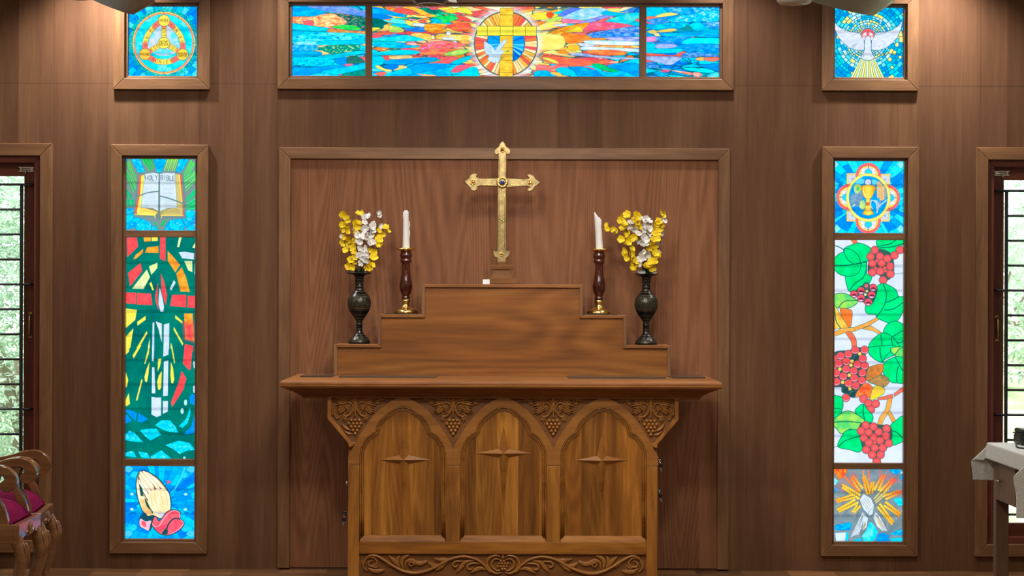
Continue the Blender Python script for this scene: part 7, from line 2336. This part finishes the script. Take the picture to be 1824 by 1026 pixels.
# black case and its strap
CZ = TH + .0065
bx = at(1811, 770, -.95).x
t = thing('camera_case', (bx + .11, -.95, CZ), 'black case lying on the cloth by the right window', 'case')
m = MB(); m.box(bx, bx + .22, -1.03, -.88, CZ, CZ + .052)
part(m, 'body', M['black_plastic'], t, bevel=.012)
m = MB(); m.box(bx + .003, bx + .217, -1.027, -.883, CZ + .054, CZ + .078)
part(m, 'lid', M['black_plastic'], t, bevel=.010)
m = MB(); m.box(bx - .002, bx + .222, -1.032, -.878, CZ + .050, CZ + .056)
part(m, 'zip', M['dark_iron'], t, bevel=.002)
sx0 = at(1816, 790, -1.2).x
m = MB()
pts = smooth_path([(sx0 + .10, -1.08, CZ + .008), (sx0 + .04, -1.10, CZ + .022), (sx0 + .0, -1.14, CZ + .012), (sx0 - .004, -1.20, CZ + .004), (sx0 + .02, -1.235, CZ + .004), (sx0 + .035, -1.20, CZ + .010), (sx0 + .04, -1.14, CZ + .018), (sx0 + .09, -1.12, CZ + .006), (sx0 + .18, -1.13, CZ + .004)], 6, False)
m.tube(pts, .0042, 8)
o = m.build('strap', M['black_plastic'], org=(sx0 + .05, -1.14, CZ))
tag(o, 'black looped strap on the cloth in front of the case', 'strap')

# ------------------------------------------------------------------ ceiling fans and a bowl-shaped fixture of unclear kind
M['fan_white'] = plain('fan_white_enamel', (222, 220, 214), .25, coat=.4)
M['fan_grey'] = plain('fan_grey_metal', (176, 172, 166), .22, .3)
def fan(px, py, label, ang, hubz=2.55, bl=.73):
    d = (hubz - CAM_H) * FOC / (513.0 - py)
    y = d - CAM_D; x = at(px, py, y).x
    bz = hubz + .07
    t = thing('ceiling_fan', (x, y, CEIL), label, 'ceiling fan', 'ceiling fans over the altar')
    m = MB(); m.tube([(x, y, CEIL), (x, y, bz + .03)], .011, 12); m.lathe([(.02, CEIL - .07), (.055, CEIL - .02), (.06, CEIL - .001)], (x, y, 0), 24)
    part(m, 'down_rod', M['fan_white'], t)
    m = MB(); m.lathe([(.03, hubz), (.055, hubz + .004), (.064, hubz + .014), (.066, hubz + .03), (.098, hubz + .04), (.105, hubz + .065), (.098, hubz + .10), (.05, hubz + .12), (.02, hubz + .13)], (x, y, 0), 36)
    part(m, 'motor_hub', M['fan_white'], t)
    for q in range(3):
        a = R(ang + 120 * q)
        ca, sa = math.cos(a), math.sin(a)
        m = MB()
        def B_(r, w_, h): return (x + ca * r - sa * w_, y + sa * r + ca * w_, bz + h)
        m.add([B_(.09, -.02, .004), B_(.09, .02, .004), B_(.20, .03, .002), B_(.20, -.03, .002), B_(.09, -.02, .008), B_(.09, .02, .008), B_(.20, .03, .006), B_(.20, -.03, .006)], [(0, 1, 2, 3), (7, 6, 5, 4), (0, 4, 5, 1), (1, 5, 6, 2), (2, 6, 7, 3), (3, 7, 4, 0)])
        ir = part(m, 'blade_iron', M['fan_grey'], t)
        m = MB(); n = 10; vs = []
        for lay in (0, 1):
            for i in range(n + 1):
                r = .18 + (bl - .18) * i / n
                w_ = .058 + .012 * math.sin(math.pi * i / n) - (.012 if i == n else 0)
                for s_ in (-1, 1):
                    vs.append(B_(r, s_ * w_, -s_ * .024 + lay * .003))
        fs = []
        K = 2 * (n + 1)
        for i in range(n):
            fs += [(2 * i, 2 * i + 1, 2 * i + 3, 2 * i + 2), (K + 2 * i, K + 2 * i + 2, K + 2 * i + 3, K + 2 * i + 1), (2 * i, 2 * i + 2, K + 2 * i + 2, K + 2 * i), (2 * i + 1, K + 2 * i + 1, K + 2 * i + 3, 2 * i + 3)]
        fs += [(0, K, K + 1, 1), (2 * n, 2 * n + 1, K + 2 * n + 1, K + 2 * n)]
        m.add(vs, fs)
        part(m, 'blade', M['fan_grey'], t)
    return t
fan(141, 1.5, 'ceiling fan at top left, blade pointing at the window', 82)
fan(1415, 7, 'ceiling fan at top right, blade crossing the dove window', 53)
hz_ = 2.545
d = (hz_ - CAM_H) * FOC / (513.0 - 12)
y = d - CAM_D; x = at(766, 12, y).x
t = thing('hanging_fixture', (x, y, CEIL), 'round grey hanging ceiling fixture with pale rim over the wide window', 'ceiling light')
m = MB(); m.tube([(x, y, CEIL), (x, y, hz_ + .08)], .006, 10); m.lathe([(.02, CEIL - .03), (.045, CEIL - .01), (.045, CEIL - .001)], (x, y, 0), 20)
part(m, 'rod', M['chrome'], t)
GLs = plain('smoked_grey_shade', (84, 80, 78), .12, coat=.5)
m = MB(); m.lathe([(.004, hz_), (.03, hz_ + .002), (.052, hz_ + .009), (.062, hz_ + .018), (.064, hz_ + .026), (.05, hz_ + .055), (.015, hz_ + .09)], (x, y, 0), 40)
part(m, 'bowl_shade', GLs, t)
m = MB()
m.tube([(x + .0655 * math.cos(a), y + .0655 * math.sin(a), hz_ + .023) for a in np.linspace(0, 6.2832, 48)], .0028, 8)
m.tube([(x + .047 * math.cos(a), y + .047 * math.sin(a), hz_ + .0065) for a in np.linspace(0, 6.2832, 48)], .0018, 8)
part(m, 'rim', M['fan_white'], t, 'pale rim ring')
m = MB(); m.add([(x + .05, y - .004, hz_ + .020), (x + .085, y + .01, hz_ + .016), (x + .10, y + .012, hz_ + .016), (x + .085, y + .01, hz_ + .052), (x + .05, y + .004, hz_ + .020), (x + .085, y + .018, hz_ + .016), (x + .10, y + .020, hz_ + .016), (x + .085, y + .018, hz_ + .052)], [(0, 1, 2, 3), (7, 6, 5, 4), (0, 4, 5, 1), (1, 5, 6, 2), (2, 6, 7, 3), (3, 7, 4, 0)])
part(m, 'side_fin', M['fan_white'], t, 'white fin')
